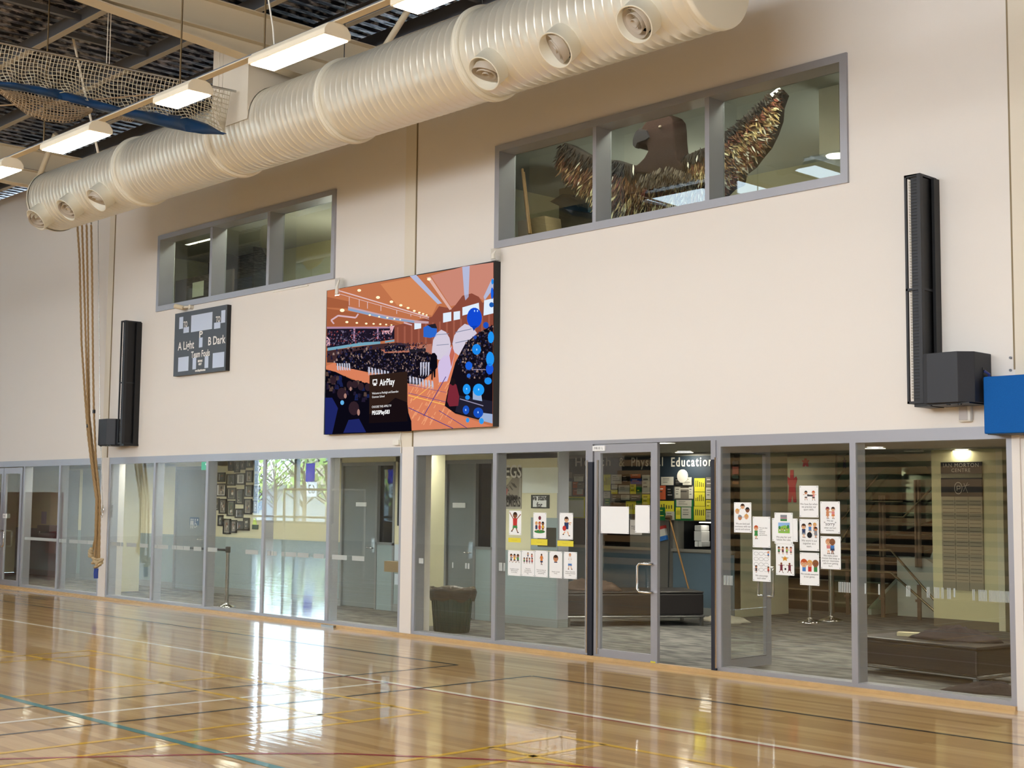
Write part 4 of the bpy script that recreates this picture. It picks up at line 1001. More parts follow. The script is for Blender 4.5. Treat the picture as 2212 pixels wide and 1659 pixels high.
# --- framed photos on the corridor wall
FR = [[(330, 120, 425, 342), (452, 152, 545, 375), (563, 98, 655, 320), (680, 68, 792, 282), (865, 118, 950, 350)],
 [(118, 375, 252, 562), (288, 402, 455, 637), (482, 388, 652, 622), (672, 332, 800, 575), (862, 400, 985, 605)],
 [(85, 595, 272, 855), (300, 675, 465, 910), (482, 705, 618, 1008), (652, 622, 798, 862), (835, 640, 948, 915), (960, 740, 1005, 915)],
 [(60, 885, 130, 1128), (145, 898, 280, 1197), (302, 935, 438, 1243), (462, 1092, 608, 1284), (638, 898, 778, 1208), (805, 930, 910, 1180), (920, 950, 1000, 1120)],
 [(118, 1222, 210, 1440), (225, 1295, 358, 1598), (370, 1320, 480, 1575), (482, 1340, 622, 1528), (625, 1275, 735, 1530)]]
rr_ = random.Random(11)
photo_cols = ['3B3D38', '5B5F52', '6B6258', '4B5A46', '58636B', '7A7468', '8C8478', '2F3230']
rown = ['top', 'second', 'third', 'fourth', 'bottom']
frm = mat('frame_black', '141517', .4)
for r, row in enumerate(FR):
    for c, (x0, y0, x1, y1) in enumerate(row):
        a = P(460+x0*.10847, 980+y0*.1085, BW); d = P(460+x1*.10847, 980+y1*.1085, BW); zt = P(460+(x0+x1)/2*.10847, 980+y0*.1085, BW).z; zb = P(460+(x0+x1)/2*.10847, 980+y1*.1085, BW).z
        txt = (r == 1 and c == 2)
        lab = 'black-framed white text notice in the middle of the foyer photo wall' if txt else 'black-framed photo on the foyer photo wall, %s row, %s from the left' % (rown[r], ORD[c])
        X0, X1 = a.x, d.x
        t = thing('picture_frame', lab, 'picture', ((X0+X1)/2, BW-.03, zb), 'framed photos on the foyer wall')
        fw = .028
        b = MB(); b.box(X0, X1, BW-.03, BW, zt-fw, zt); b.box(X0, X1, BW-.03, BW, zb, zb+fw); b.box(X0, X0+fw, BW-.03, BW, zb, zt); b.box(X1-fw, X1, BW-.03, BW, zb, zt); b.build('frame_rim', frm, t)
        b = MB(); b.use(paper if (txt or c % 3 == 0) else mat('mount_grey', 'A8A598', .6)); b.box(X0+fw, X1-fw, BW-.012, BW-.002, zb+fw, zt-fw)
        W, H = X1-X0, zt-zb
        if txt:
            b.use(black)
            for k in range(5): b.quad(X0+W*.28, X1-W*.28, zt-H*(.25+.12*k)-.008, zt-H*(.25+.12*k)+.008, BW-.0135)
        else:
            b.use(mat('photo_'+photo_cols[(r*3+c) % 8], photo_cols[(r*3+c) % 8], .4)); b.quad(X0+W*.2, X1-W*.2, zb+H*.15, zt-H*.12, BW-.0135)
            for k in range(7):
                cc = rr_.choice(['B9AFA0', '23262A', '8A5B40', '44513F', 'D3CEC2', '3B4A5E']); b.use(mat('photo_'+cc, cc, .4))
                xx = X0+W*rr_.uniform(.25, .6); zz = zb+H*rr_.uniform(.18, .6); b.quad(xx, xx+W*rr_.uniform(.08, .2), zz, zz+H*rr_.uniform(.1, .25), BW-.014-.0003*k)
        b.build('print', None, t)
# hi-vis vest poster
a = P(460+790*.1085, 980+1285*.1085, BW); d = P(460+905*.1085, 980+1510*.1085, BW)
t = thing('vest_poster', 'dark green sign with a lime vest shape at the lower right of the photo wall', 'sign', ((a.x+d.x)/2, BW-.01, d.z))
mz = d.z+(a.z-d.z)*.42
MB().box(a.x, d.x, BW-.01, BW, d.z, mz).build('sign_plate', mat('sign_green_dark', '1E4432', .5), t)
b = MB(); b.use(mat('lime', 'D6F07A', .5)); cx = (a.x+d.x)/2; b.prism([(a.x+.02, mz), (d.x-.05, mz), (cx+.01, a.z), (a.x+.06, a.z)], BW-.014, BW-.002); b.build('vest', None, t)
# exit sign
t = thing('exit_sign', 'green exit sign with a white arrow hanging near the toilet door', 'sign', (-21.6, 1.25, 2.3))
a = P(436.5, 991, 1.25); d = P(450, 1015, 1.25)
t.location = ((a.x+d.x)/2, 1.25, d.z)
b = MB(); b.use(emit('exit_green', '1FA277', 1.3)); b.box(a.x, d.x+.1, 1.24, 1.26, d.z, a.z); b.build('sign_panel', None, t)
b = MB(); b.use(emit('exit_white', 'F2FFF8', 1.4)); cx = d.x-.02; cz = (a.z+d.z)/2; b.poly([(cx-.07, 1.236, cz), (cx+.02, 1.236, cz-.06), (cx+.05, 1.236, cz-.06), (cx+.0, 1.236, cz), (cx+.05, 1.236, cz+.06), (cx+.02, 1.236, cz+.06)]); b.build('sign_arrow', None, t)
b = MB(); b.tube([((a.x+d.x)/2, 1.25, a.z), ((a.x+d.x)/2, 1.25, FZ)], .01, 6); b.build('sign_rod', alu, t)
# drinking fountain + notice at far left
a = P(80, 1134, BW-.3); d = P(104, 1196, BW-.3)
t = thing('drinking_fountain', 'stainless drinking fountain on the wall at far left', 'fountain', ((a.x+d.x)/2, BW-.3, d.z))
W = d.x-a.x
MB().box(a.x, d.x, BW-.3, BW, 1.02, a.z).build('splash_box', mat('stainless', '9EA0A0', .35, metal=.6), t, bevel=.01)
b = MB(); b.lathe([(0, .19), (-.06, .18), (-.14, .08), (-.14, 0)], ((a.x+d.x)/2, BW-.2, .98), (0, 0, 1), 20); b.build('basin', mat('stainless'), t) if False else b.build('basin', MATS['stainless'], t)
MB().box(a.x+.1, d.x-.04, BW-.12, BW, d.z, .86).build('waste_box', MATS['stainless'], t)
b = MB(); b.tube([(a.x+.1, BW-.28, .98), (a.x+.1, BW-.28, 1.08), (a.x+.18, BW-.2, 1.1)], .01, 8); b.build('spout', chrome, t)
a = P(90, 1105, BW); d = P(100, 1132, BW)
one('wall_notice', MB().box(a.x, d.x, BW-.004, BW, d.z, a.z), mat('notice_lilac', 'B8B4C4', .6), 'pale lilac notice above the drinking fountain', 'paper')
# left corridor dark door recess
b = MB(); b.box(-28.6, -27.3, BW-.012, BW, 0, 2.42); b.build('door_8', doorgrey)['kind'] = 'structure'
a = P(146, 1100, BW).x; c = P(170, 1100, BW).x
b = MB(); b.box(a, c, BW-.012, BW, 0, 2.40); b.build('door_9', doorgrey)['kind'] = 'structure'

# --- stanchions
def stanchion(x, y, lab, h=1.0, belt=None, r=.033, base=.17):
    t = thing('stanchion', lab, 'post', (x, y, 0), 'polished barrier posts')
    b = MB(); b.lathe([(0, base), (.012, base), (.03, base*.85), (.05, .06), (.075, r), (.08, r)], (x, y, 0), (0, 0, 1), 28); b.lathe([(0, 0), (0, base)], (x, y, 0.001), (0, 0, 1), 28); b.build('post_base', chrome, t)
    MB().cyl((x, y, .075), (x, y, h-.1), r, 18).build('post_tube', steel, t)
    b = MB(); b.lathe([(h-.1, r), (h-.1, .042), (h-.01, .042), (h, .03), (h, 0)], (x, y, 0), (0, 0, 1), 18); b.build('belt_head', mat('head_dark', '3B3B3A', .4), t)
    if belt:
        MB().tube([(x, y, h-.06), belt], [.02, .02], 4).build('belt', mat('belt_dark', '24262A', .7), t)
    return t
p1 = G(489, 1312); stanchion(p1.x, p1.y, 'chrome barrier post close behind the glass at left', belt=(p1.x-1.35, p1.y-.1, .95), base=.16)
b = MB(); 
p2 = G(1750, 1345); stanchion(p2.x, p2.y, 'chrome barrier post on the carpet, left of the pair before the stairs', base=.19)
p3 = G(1787, 1342); stanchion(p3.x, p3.y+.1, 'chrome barrier post on the carpet, right of the pair before the stairs', base=.19)
# --- bin
bc = Vector((-14.27, .62, 0)); p4 = G(961, 1366); bc = Vector((p4.x, p4.y+.12, 0))
t = thing('waste_bin', 'green bin with a brown liner folded over its rim behind the glass', 'bin', tuple(bc))
b = MB(); b.lathe([(0, 0), (0, .24), (.30, .265), (.56, .285)], bc, (0, 0, 1), 28)
for k in range(28):
    a_ = 2*PI*k/28; b.tube([bc+Vector((.243*math.cos(a_), .243*math.sin(a_), .02)), bc+Vector((.287*math.cos(a_), .287*math.sin(a_), .56))], .006, 4)
b.build('bin_body', binmat, t)
b = MB(); n = 40; rows = [(.44, .298), (.50, .315), (.56, .335), (.60, .33), (.60, .29), (.54, .275)]; v = []; f = []
for j, (hz, r_) in enumerate(rows):
    for k in range(n):
        a_ = 2*PI*k/n; rr2 = r_*(1+.035*math.sin(a_*9+j)+.02*math.sin(a_*17)); v.append(bc+Vector((rr2*math.cos(a_), rr2*math.sin(a_), hz+.014*math.sin(a_*5+j*.5)+(.02 if j == 0 else 0)*math.sin(a_*7))))
for j in range(len(rows)-1):
    for k in range(n): f.append((j*n+k, j*n+(k+1) % n, (j+1)*n+(k+1) % n, (j+1)*n+k))
b.add(v, f, True); b.build('bin_liner', bagmat, t)
# --- ottomans
def cloth(name, c, rx, ry, h, lab, cat, m, seed=1, rot=0, z0=0):
    rk = random.Random(seed); n = 28; ring = 9; v = [(c[0], c[1], z0+h)]; f = []
    ph = [rk.uniform(0, 6) for _ in range(6)]
    for j in range(1, ring+1):
        t_ = j/ring
        for k in range(n):
            a_ = 2*PI*k/n; rad = t_*(1+.16*math.sin(3*a_+ph[0])+.09*math.sin(7*a_+ph[1]))
            x = rad*rx*math.cos(a_); y = rad*ry*math.sin(a_); xx = x*math.cos(rot)-y*math.sin(rot); yy = x*math.sin(rot)+y*math.cos(rot)
            zz = h*(1-t_**2.2)*(.75+.45*math.sin(3*a_+ph[2]+t_*7)*t_+.25*math.sin(8*t_+ph[4]+2*a_))+.028*abs(math.sin(7*a_+ph[3]+9*t_))*(1-t_**4)
            v.append((c[0]+xx, c[1]+yy, z0+max(.004, zz) if j < ring else z0+.002))
    for k in range(n): f.append((0, 1+k, 1+(k+1) % n))
    for j in range(ring-1):
        for k in range(n): f.append((1+j*n+k, 1+(j+1)*n+k, 1+(j+1)*n+(k+1) % n, 1+j*n+(k+1) % n))
    f.append([1+(ring-1)*n+k for k in range(n)][::-1])
    b = MB(); b.add(v, f, True); return one(name, b, m, lab, cat)
def ottoman(corn, z0, z1, lab, hem=.05):
    "corn: 4 (x,y) ccw"
    cx = sum(c[0] for c in corn)/4; cy = sum(c[1] for c in corn)/4
    t = thing('bench_seat', lab, 'bench', (cx, cy, 0), 'dark leather foyer benches')
    b = MB(); b.hexa([(x, y, z0) for x, y in corn]+[(x, y, z1-.03) for x, y in corn]); b.build('upholstery', leather, t, bevel=.02)
    ins = [(cx+(x-cx)*1.0, cy+(y-cy)*1.0) for x, y in corn]
    b = MB(); b.hexa([(x, y, z1-.028) for x, y in ins]+[(x, y, z1) for x, y in ins]); b.build('seat_top', mat('leather_top', '262223', .38), t, bevel=.012)
    b = MB()
    for i in range(4):
        a_, c_ = Vector((*corn[i], z0-.02)), Vector((*corn[(i+1) % 4], z0-.02)); b.tube([a_, c_], .016, 4)
    b.build('base_rail', sunshine, t)
    for x, y in corn:
        xx = cx+(x-cx)*.97; yy = cy+(y-cy)*.97
        MB().box(xx-.02, xx+.02, yy-.02, yy+.02, 0, z0-.02).build('leg', sunshine, t)
    return t
def corner(px, py, z): q = G(px, py, z); return (q.x, q.y)
FRONT = [G(1224, 1352), G(1507, 1350)]
# first bench: right-front leg at (1513,1351)
c_r = G(1513, 1349); c_l = G(1222, 1350)
o1 = [(c_l.x, c_l.y), (c_r.x, c_r.y), (c_r.x-.75, c_r.y+.65), (c_l.x-.75, c_l.y+.65)]
ottoman([(-13.85, 2.62), (-12.74, 4.36), (-13.55, 4.88), (-14.66, 3.14)], .16, .50, 'dark leather bench in front of the service counter')
cloth('clothing_heap', (-14.0, 3.3), .45, .35, .17, 'brown clothing heap on the left end of the bench by the counter', 'clothing', mat('brown_cloth', '4A3A31', .9, bump=.4, bscale=25), 4, z0=.502)
b = MB(); b.box(-13.35, -13.0, 4.9, 5.25, .0, .05); 
cloth('paper_heap', (-13.0, 5.2), .42, .3, .10, 'pale crumpled cloth on the carpet beyond the bench', 'cloth', mat('pale_cloth', 'C9C3B2', .8, bump=.3), 6)
L2 = G(1880, 1468); R2 = G(2108, 1480)
u = Vector((R2.x-L2.x, R2.y-L2.y, 0)); nrm = Vector((-u.y, u.x, 0)).normalized()*.85
co = [(-8.25, 1.32), (-6.77, 1.16), (-6.70, 1.90), (-8.18, 2.06)]
ottoman(co, .10, .385, 'dark leather bench with grey jackets behind the right glass')
mid = ((co[1][0]+co[2][0])/2, (co[1][1]+co[2][1])/2)
cloth('jacket_heap', ((co[0][0]+co[2][0])/2+.12, (co[0][1]+co[2][1])/2+.12), .46, .26, .13, 'dark grey jackets heaped on the right bench', 'clothing', fabric_dk, 8, rot=.0, z0=.387)
b = MB(); qx, qy = (co[0][0]+co[2][0])/2-.25, (co[0][1]+co[2][1])/2+.1
b.hexa([(qx-.2, qy-.1, .387), (qx+.3, qy+.1, .387), (qx+.25, qy+.22, .387), (qx-.25, qy+.02, .387), (qx-.2, qy-.1, .425), (qx+.3, qy+.1, .425), (qx+.25, qy+.22, .425), (qx-.25, qy+.02, .425)])
one('folded_paper', b, mat('cream_folder', 'C9BE98', .6), 'cream folder sticking out of the jackets on the right bench', 'folder')
q = G(2125, 1498); cloth('jacket_floor', (q.x, q.y+.1), .42, .20, .09, 'dark jacket dropped on the carpet below the right bench', 'clothing', fabric_dk, 9, rot=.4)
# --- counter wall with notice boards
CY = 5.9
w = struct('wall_counter', (-15.5, CY, 0))
HX0, HX1 = -14.50, -13.5     # lit hatch
b = MB(); 
wallgrid([-18.4, -17.1, -15.55, HX0, HX1, -13.35], [.12, 1.04, 1.50, FZ], [(-17.1, -15.55, 1.04, 1.50), (HX0, HX1, 1.04, 1.50)], CY, CY+.15, b)
b.build('wall_upper', mat('counter_wall', '7D7C75', .6), w)
b = MB(); b.box(-15.05, -14.6, CY-.012, CY, .12, 1.5); b.build('grey_post', mat('post_grey', '6A6864', .6), w)
b = MB(); b.box(-18.4, -15.05, CY-.01, CY, .12, 1.03); b.box(-14.6, -13.35, CY-.01, CY, .12, .98); b.build('wall_dado', mat('counter_blue', '5B7080', .6), w)
b = MB(); b.box(-18.4, -15.05, CY-.06, CY, 1.0, 1.045); b.box(-14.6, -13.35, CY-.06, CY, 1.0, 1.045); b.build('counter_ledge', mat('ledge_grey', '8A8880', .5), w)
b = MB(); b.box(-18.4, -13.35, CY-.012, CY, 0, .12); b.build('skirting', skirt, w)
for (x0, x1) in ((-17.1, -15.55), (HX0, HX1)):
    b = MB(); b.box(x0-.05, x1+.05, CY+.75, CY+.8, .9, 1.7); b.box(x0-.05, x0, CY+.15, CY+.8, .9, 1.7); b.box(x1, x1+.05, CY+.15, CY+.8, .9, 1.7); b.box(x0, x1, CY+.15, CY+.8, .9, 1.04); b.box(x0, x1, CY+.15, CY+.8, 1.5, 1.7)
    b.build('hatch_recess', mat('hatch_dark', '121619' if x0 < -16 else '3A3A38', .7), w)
MB().box(-14.3, -13.9, CY+.3, CY+.4, 1.47, 1.485).build('hatch_light', emit('hatch_glow', 'FFF6E0', 6), w)
# hatch goods
for i, (xa, xb, za, zb, lab) in enumerate(((868, 888, 1138, 1182, ''),)): pass
def cbox(px0, px1, py0, py1, yd, lab, m, name='carton'):
    a = P(px0, py1, yd); c = P(px1, py0, yd); zz = max(1.042, a.z)
    return one(name, MB().box(a.x, c.x, yd, yd+.22, zz, c.z), m, lab, 'box', 'white packs in the hatch', bevel=.01)
cbox(1462, 1477, 1140, 1181, CY+.25, 'tall white pack at the left in the lit hatch', paper)
cbox(1499, 1515, 1147, 1168, CY+.25, 'white pack in the middle of the stack in the lit hatch', paper)
cbox(1500, 1507, 1169, 1181, CY+.22, 'small white pack at the bottom left of the stack in the lit hatch', paper)
cbox(1509, 1516, 1169, 1181, CY+.22, 'small white pack at the bottom right of the stack in the lit hatch', paper)
cbox(1500, 1514, 1135, 1146, CY+.25, 'white pack on top of the stack in the lit hatch', paper)
# header board and letters
t = thing('notice_board', 'long dark blue noticeboard with white letters over the counter', 'noticeboard', (-15.5, CY-.03, 1.52))
MB().box(-18.2, -13.42, CY-.03, CY, 1.52, 2.56).build('board_panel', mat('board_navy', '1B2A36', .7), t)
ltr = mat('cutout_white', 'C8C6BC', .6)
for word, xa, xb in (('Health', 1243, 1319), ('&', 1337, 1349), ('Physical', 1364, 1432), ('Education', 1450, 1539)):
    a = P(xa, 998, CY-.035); cc = P(xb, 998, CY-.035); o = text('board_letters', word, .215, (a.x+cc.x)/2, CY-.036, a.z-.01, ltr, t, spacing=1.25, bold=.003, depth=.002)
    xs_ = [v.co.x for v in o.data.vertices]; o.data.transform(Matrix.Translation((-(max(xs_)+min(xs_))/2, 0, 0))); o.data.transform(Matrix.Diagonal(((cc.x-a.x)/(max(xs_)-min(xs_)), 1, 1, 1)))
a = P(1475, 1026, CY-.04); b = MB(); b.cyl((a.x, CY-.055, a.z-.02), (a.x, CY-.04, a.z-.02), .11, 24); one('paper_plate', b, ltr, 'round white disc pinned under the letters of the noticeboard', 'disc')
# pinned sheets : list of photo rectangles (x0,y0,x1,y1,colour,desc)
Y_, W_, K_, G_, O_, B__, N_ = 'D6CF3C', 'B9B9AE', '16181A', '1D6A3A', 'B4583A', '27408A', '6E6A62'
cn = {Y_: 'yellow', W_: 'white', K_: 'black', G_: 'green', O_: 'orange', B__: 'blue', N_: 'grey'}
sheets = [ # first group: seen through left pane and door
 (1207, 1030, 1216, 1110, Y_), (1209, 1024, 1222, 1035, Y_), (1222, 1020, 1236, 1033, N_), (1238, 1024, 1262, 1032, N_), (1240, 1029, 1260, 1040, W_), (1211, 1046, 1216, 1070, K_), (1217, 1040, 1235, 1071, W_), (1237, 1041, 1249, 1055, O_), (1247, 1043, 1262, 1055, N_), (1237, 1057, 1260, 1070, O_), (1246, 1056, 1259, 1068, W_), (1214, 1073, 1264, 1118, Y_),
 (1304, 1025, 1319, 1060, Y_), (1320, 1025, 1343, 1045, W_), (1343, 1024, 1360, 1048, K_), (1362, 1024, 1384, 1033, O_), (1362, 1034, 1386, 1046, B__), (1387, 1026, 1404, 1066, W_), (1321, 1047, 1334, 1056, W_), (1320, 1058, 1334, 1067, Y_), (1304, 1062, 1318, 1076, W_), (1306, 1077, 1318, 1091, G_), (1336, 1048, 1360, 1067, W_), (1361, 1045, 1374, 1067, Y_), (1375, 1050, 1386, 1090, G_), (1321, 1069, 1340, 1082, N_), (1341, 1069, 1360, 1080, W_), (1361, 1069, 1384, 1082, N_), (1321, 1083, 1350, 1092, K_), (1352, 1083, 1374, 1110, Y_), (1387, 1068, 1404, 1090, Y_),
 (1428, 1030, 1455, 1048, W_), (1457, 1033, 1474, 1048, K_), (1475, 1031, 1494, 1048, W_), (1422, 1049, 1438, 1079, O_), (1440, 1050, 1454, 1080, K_), (1456, 1049, 1498, 1078, N_), (1458, 1051, 1470, 1076, W_), (1488, 1051, 1497, 1077, W_), (1500, 1033, 1523, 1062, Y_), (1500, 1063, 1523, 1093, Y_), (1499, 1094, 1524, 1124, Y_), (1525, 1031, 1538, 1052, N_), (1525, 1053, 1538, 1078, W_), (1525, 1080, 1538, 1100, Y_), (1525, 1102, 1538, 1122, W_), (1424, 1082, 1456, 1108, Y_), (1422, 1096, 1437, 1124, G_), (1438, 1105, 1457, 1123, W_), (1458, 1080, 1498, 1124, G_), (1461, 1080, 1494, 1094, W_), (1460, 1096, 1470, 1121, Y_), (1472, 1096, 1493, 1120, W_)]
rr_ = random.Random(5)
sec = lambda x: 'behind the poster pane' if x < 1290 else ('behind the glass door' if x < 1410 else 'in the open doorway')
seen = {}
for i, (x0, y0, x1, y1, c) in enumerate(sheets):
    yd = CY-.0325-.0012*(i % 18)
    a = P(x0, y1, yd); d = P(x1, y0, yd)
    hgt = 'top' if y0 < 1040 else ('upper' if y0 < 1060 else ('middle' if y0 < 1080 else 'bottom'))
    big = 'large' if (x1-x0)*(y1-y0) > 600 else ('tall' if (y1-y0) > 1.6*(x1-x0) else ('wide' if (x1-x0) > 1.5*(y1-y0) else 'small'))
    key = (cn[c], hgt, sec(x0), big); seen.setdefault(key, []).append(i)
    t = thing('pinned_sheet', '', 'paper', ((a.x+d.x)/2, yd, a.z), 'sheets on the noticeboard'); t['_k'] = i
    MB().box(a.x, d.x, yd-.0006, yd, a.z, d.z).build('sheet', mat('sheet_'+c, c, .65, spec=.2), t)
    b = MB(); W, H = d.x-a.x, d.z-a.z
    ink = {Y_: ['4A4A20', 'E8E4B0'], W_: ['5A5A58', '8C8A84'], K_: ['8A8A86', '5C5A50'], G_: ['D6CF3C', '133F28'], O_: ['E7D9CC', '2A2A2A'], B__: ['E9E9F2', 'C24A40'], N_: ['C9C6BC', '2D2C2A']}[c]
    if (x0, y0) == (1214, 1073): ink = ['C9CCC6', 'B9BDB4']; b.use(mat('ink_C9CCC6', 'C9CCC6', .6)); b.quad(a.x+W*.06, d.x-W*.06, a.z+H*.03, d.z-H*.16, yd-.001); b.use(mat('ink_5E8A3A', '5E8A3A', .6)); b.quad(a.x+W*.06, d.x-W*.06, d.z-H*.15, d.z-H*.06, yd-.001)
    elif c == Y_ and H > .18:
        for k in range(5): b.use(mat('ink_'+ink[0], ink[0], .6)); xx = a.x+W*(.12+.17*k); b.quad(xx, xx+W*.07, a.z+H*.35, a.z+H*rr_.uniform(.55, .85), yd-.001)
    else:
        for k in range(rr_.randint(2, 4)):
            b.use(mat('ink_'+ink[k % 2], ink[k % 2], .6)); zz = d.z-H*(.2+.2*k); b.quad(a.x+W*.15, a.x+W*rr_.uniform(.5, .85), zz-H*.07, zz, yd-.001-.0001*k)
    b.build('print', None, t)
    t['_lab'] = key
for o in list(C.objects):
    if '_lab' in o:
        key = tuple(o['_lab']); lst = seen[key]; n_ = lst.index(o['_k'])
        base = '%s %s sheet %s on the noticeboard %s' % (key[3], key[0], {'top': 'at the top', 'upper': 'fairly high', 'middle': 'mid height', 'bottom': 'low'}[key[1]], key[2])
        if len(lst) > 1: base += ', %s from left' % ORD[n_]
        o['label'] = base
        del o['_lab']; del o['_k']
# grey TERM poster under the board seen through the door
a = P(1361, 1148, CY-.1); d = P(1386, 1122, CY-.1)
# --- things leaning at the counter
def broom(foot, head, lab, m, headm, r=.014):
    t = thing('broom', lab, 'broom', tuple(foot), 'brooms leaning on the counter wall')
    MB().cyl(foot, head, r, 10).build('handle', m, t); return t
f = G(1492, 1337, .02); f = Vector((-13.95, 5.55, .0)); hh = P(1446, 1118, CY-.05)
e0 = P(1494, 1283, CY-.2)
t = thing('broom', 'wooden-handled broom leaning upside down on the counter wall', 'broom', (e0.x, e0.y, 0))
MB().cyl(P(1503, 1330, CY-.28), hh, .015, 10).build('handle', wood, t)
b = MB(); b.tube([hh+Vector((-.05, -.02, .0)), hh+Vector((.06, -.02, .0))], [.035, .035], 8); b.build('broom_head', mat('broom_bristle', '5A4630', .9), t)
t = thing('mop', 'thin dark mop standing beside the broom at the counter', 'mop', (P(1444, 1300, CY-.08).x, CY-.08, 0))
a = P(1446, 1125, CY-.06); d = P(1443, 1282, CY-.1)
MB().cyl(d+Vector((0, 0, -.2)), a, .011, 8).build('handle', mat('mop_dark', '2C3134', .5), t)
MB().box(d.x-.12, d.x+.05, CY-.16, CY-.07, d.z-.01, d.z+.015).build('mop_clip', paper, t)
a = P(1424, 1136, CY-.03); d = P(1440, 1168, CY-.03)
t = thing('wall_duster', 'red, white and blue holder hanging tilted on the grey post', 'holder', ((a.x+d.x)/2, CY-.03, d.z))
W, H = d.x-a.x, a.z-d.z
def tilt(x, z): 
    cx, cz = (a.x+d.x)/2, (a.z+d.z)/2; an = math.radians(12); return (cx+(x-cx)*math.cos(an)-(z-cz)*math.sin(an), cz+(x-cx)*math.sin(an)+(z-cz)*math.cos(an))
for nm, c_, z0_, z1_ in (('red_top', 'B5302E', .78, 1), ('white_middle', 'D9D9D4', .3, .78), ('blue_bottom', '2F6FC0', 0, .3)):
    b = MB(); b.prism([tilt(a.x, d.z+H*z0_), tilt(d.x, d.z+H*z0_), tilt(d.x, d.z+H*z1_), tilt(a.x, d.z+H*z1_)], CY-.06, CY-.013); b.build(nm, mat('holder_'+nm, c_, .5), t)

# --- right side: stub wall, honour board wall, stairs
tag(MB().box(-16.5, -14.42, 7.34, 7.95, 0, 3.9).build('wall_foyer_9', foyer_cream), kind='structure')
tag(MB().box(-13.52, -13.35, CY, 7.34, 0, FZ).build('wall_foyer_10', foyer_cream), kind='structure')
stairgrey = mat('stair_side', 'B9BFB2', .6)
backw = mat('back_wall', 'C4C3AA', .7)
tag(MB().box(-30, -4, 11.6, 11.8, 0, 4).build('wall_foyer_11', backw), kind='structure')
hw = struct('wall_foyer_12', (-10.1, 7.2, 0))
MB().box(-10.63, -9.60, 7.17, 7.45, .12, FZ).build('wall_upper', mat('honour_wall', 'D9D2A4', .6), hw); MB().box(-10.63, -9.60, 7.17, 7.45, 0, .12).build('skirting', mat('skirt_brown', '6E6552', .6), hw)
MB().box(-9.60, -9.50, 7.17, 7.3, 0, FZ).build('corner_post', foyer_cream, hw)
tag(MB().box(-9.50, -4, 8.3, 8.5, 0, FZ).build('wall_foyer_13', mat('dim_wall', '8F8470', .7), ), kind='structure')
hb = thing('honour_board', 'tall honour board with black title and crest panels on the far pillar', 'board', (-10.13, 7.15, .55))
MB().box(-10.46, -9.81, 7.145, 7.17, .55, 1.93).build('board_lower', mat('board_taupe', 'A3987E', .6), hb)
MB().box(-10.46, -9.81, 7.14, 7.17, 1.925, 2.20).build('crest_panel', mat('board_black', '120E10', .5), hb)
MB().box(-10.46, -9.81, 7.14, 7.17, 2.265, 2.435).build('title_panel', MATS['board_black'], hb)
MB().box(-10.46, -9.81, 7.15, 7.17, 2.2, 2.265).build('board_band', MATS['board_taupe'], hb)
ib = mat('inscription', 'B9B0A0', .5)
text('board_title', 'IAN MORTON', .082, -10.135, 7.137, 2.385, ib, hb, spacing=1.15); text('board_title', 'CENTRE', .075, -10.135, 7.137, 2.31, ib, hb, spacing=1.15)
b = MB(); 
for k in range(24): a0 = 2*PI*k/24; b.seg((-10.18+.06*math.cos(a0), 2.05+.085*math.sin(a0)), (-10.18+.06*math.cos(a0+.27), 2.05+.085*math.sin(a0+.27)), .008, 7.137)
b.seg((-10.20, 2.08), (-10.20, 2.01), .01, 7.137); b.seg((-10.20, 2.08), (-10.15, 2.08), .01, 7.137); b.seg((-10.15, 2.08), (-10.15, 2.04), .01, 7.137); b.seg((-10.15, 2.04), (-10.20, 2.04), .01, 7.137)
b.seg((-10.09, 2.12), (-10.03, 1.98), .005, 7.137); b.seg((-10.03, 2.13), (-10.10, 2.0), .005, 7.137); b.seg((-10.12, 2.07), (-10.0, 2.10), .004, 7.137); b.build('crest', ib, hb)
b = MB()
for k in range(22):
    z = 1.86-.055*k
    for c_ in range(3): b.quad(-10.44+.215*c_, -10.26+.215*c_, z-.006, z+.004, 7.1435)
b.build('name_lines', mat('name_line', '6E6552', .6), hb)
b = MB(); 
for x in (-10.245, -10.03): b.box(x-.002, x+.002, 7.142, 7.146, .55, 1.93)
b.build('board_joint', mat('joint', '5B523F', .6), hb)
# stair flight 1 (going back) and landing
st_c = mat('stair_carpet', '3A322E', .95, spec=.1, var=.15, vscale=20); nos = mat('stair_nosing', '8C7E70', .6)
t = thing('staircase', 'dark carpeted stairs climbing behind the poster glass', 'stairs', (-13.4, 8.2, 0))
Y0 = 8.25; b = MB(); c = MB()
for k in range(5):
    z = .165*(k+1); y = Y0+.30*k
    b.box(-14.6, -12.4, y, 11.58, z-.165, z-.005); c.box(-14.6, -12.4, y-.012, y+.05, z-.02, z)
b.build('steps', st_c, t); c.build('nosings', nos, t)
b = MB()
b.prismx([(8.2, 0), (11.58, 0), (11.58, 1.2), (9.9, 1.0), (8.2, .10)], -12.4, -12.33); b.build('stringer', stairgrey, t)
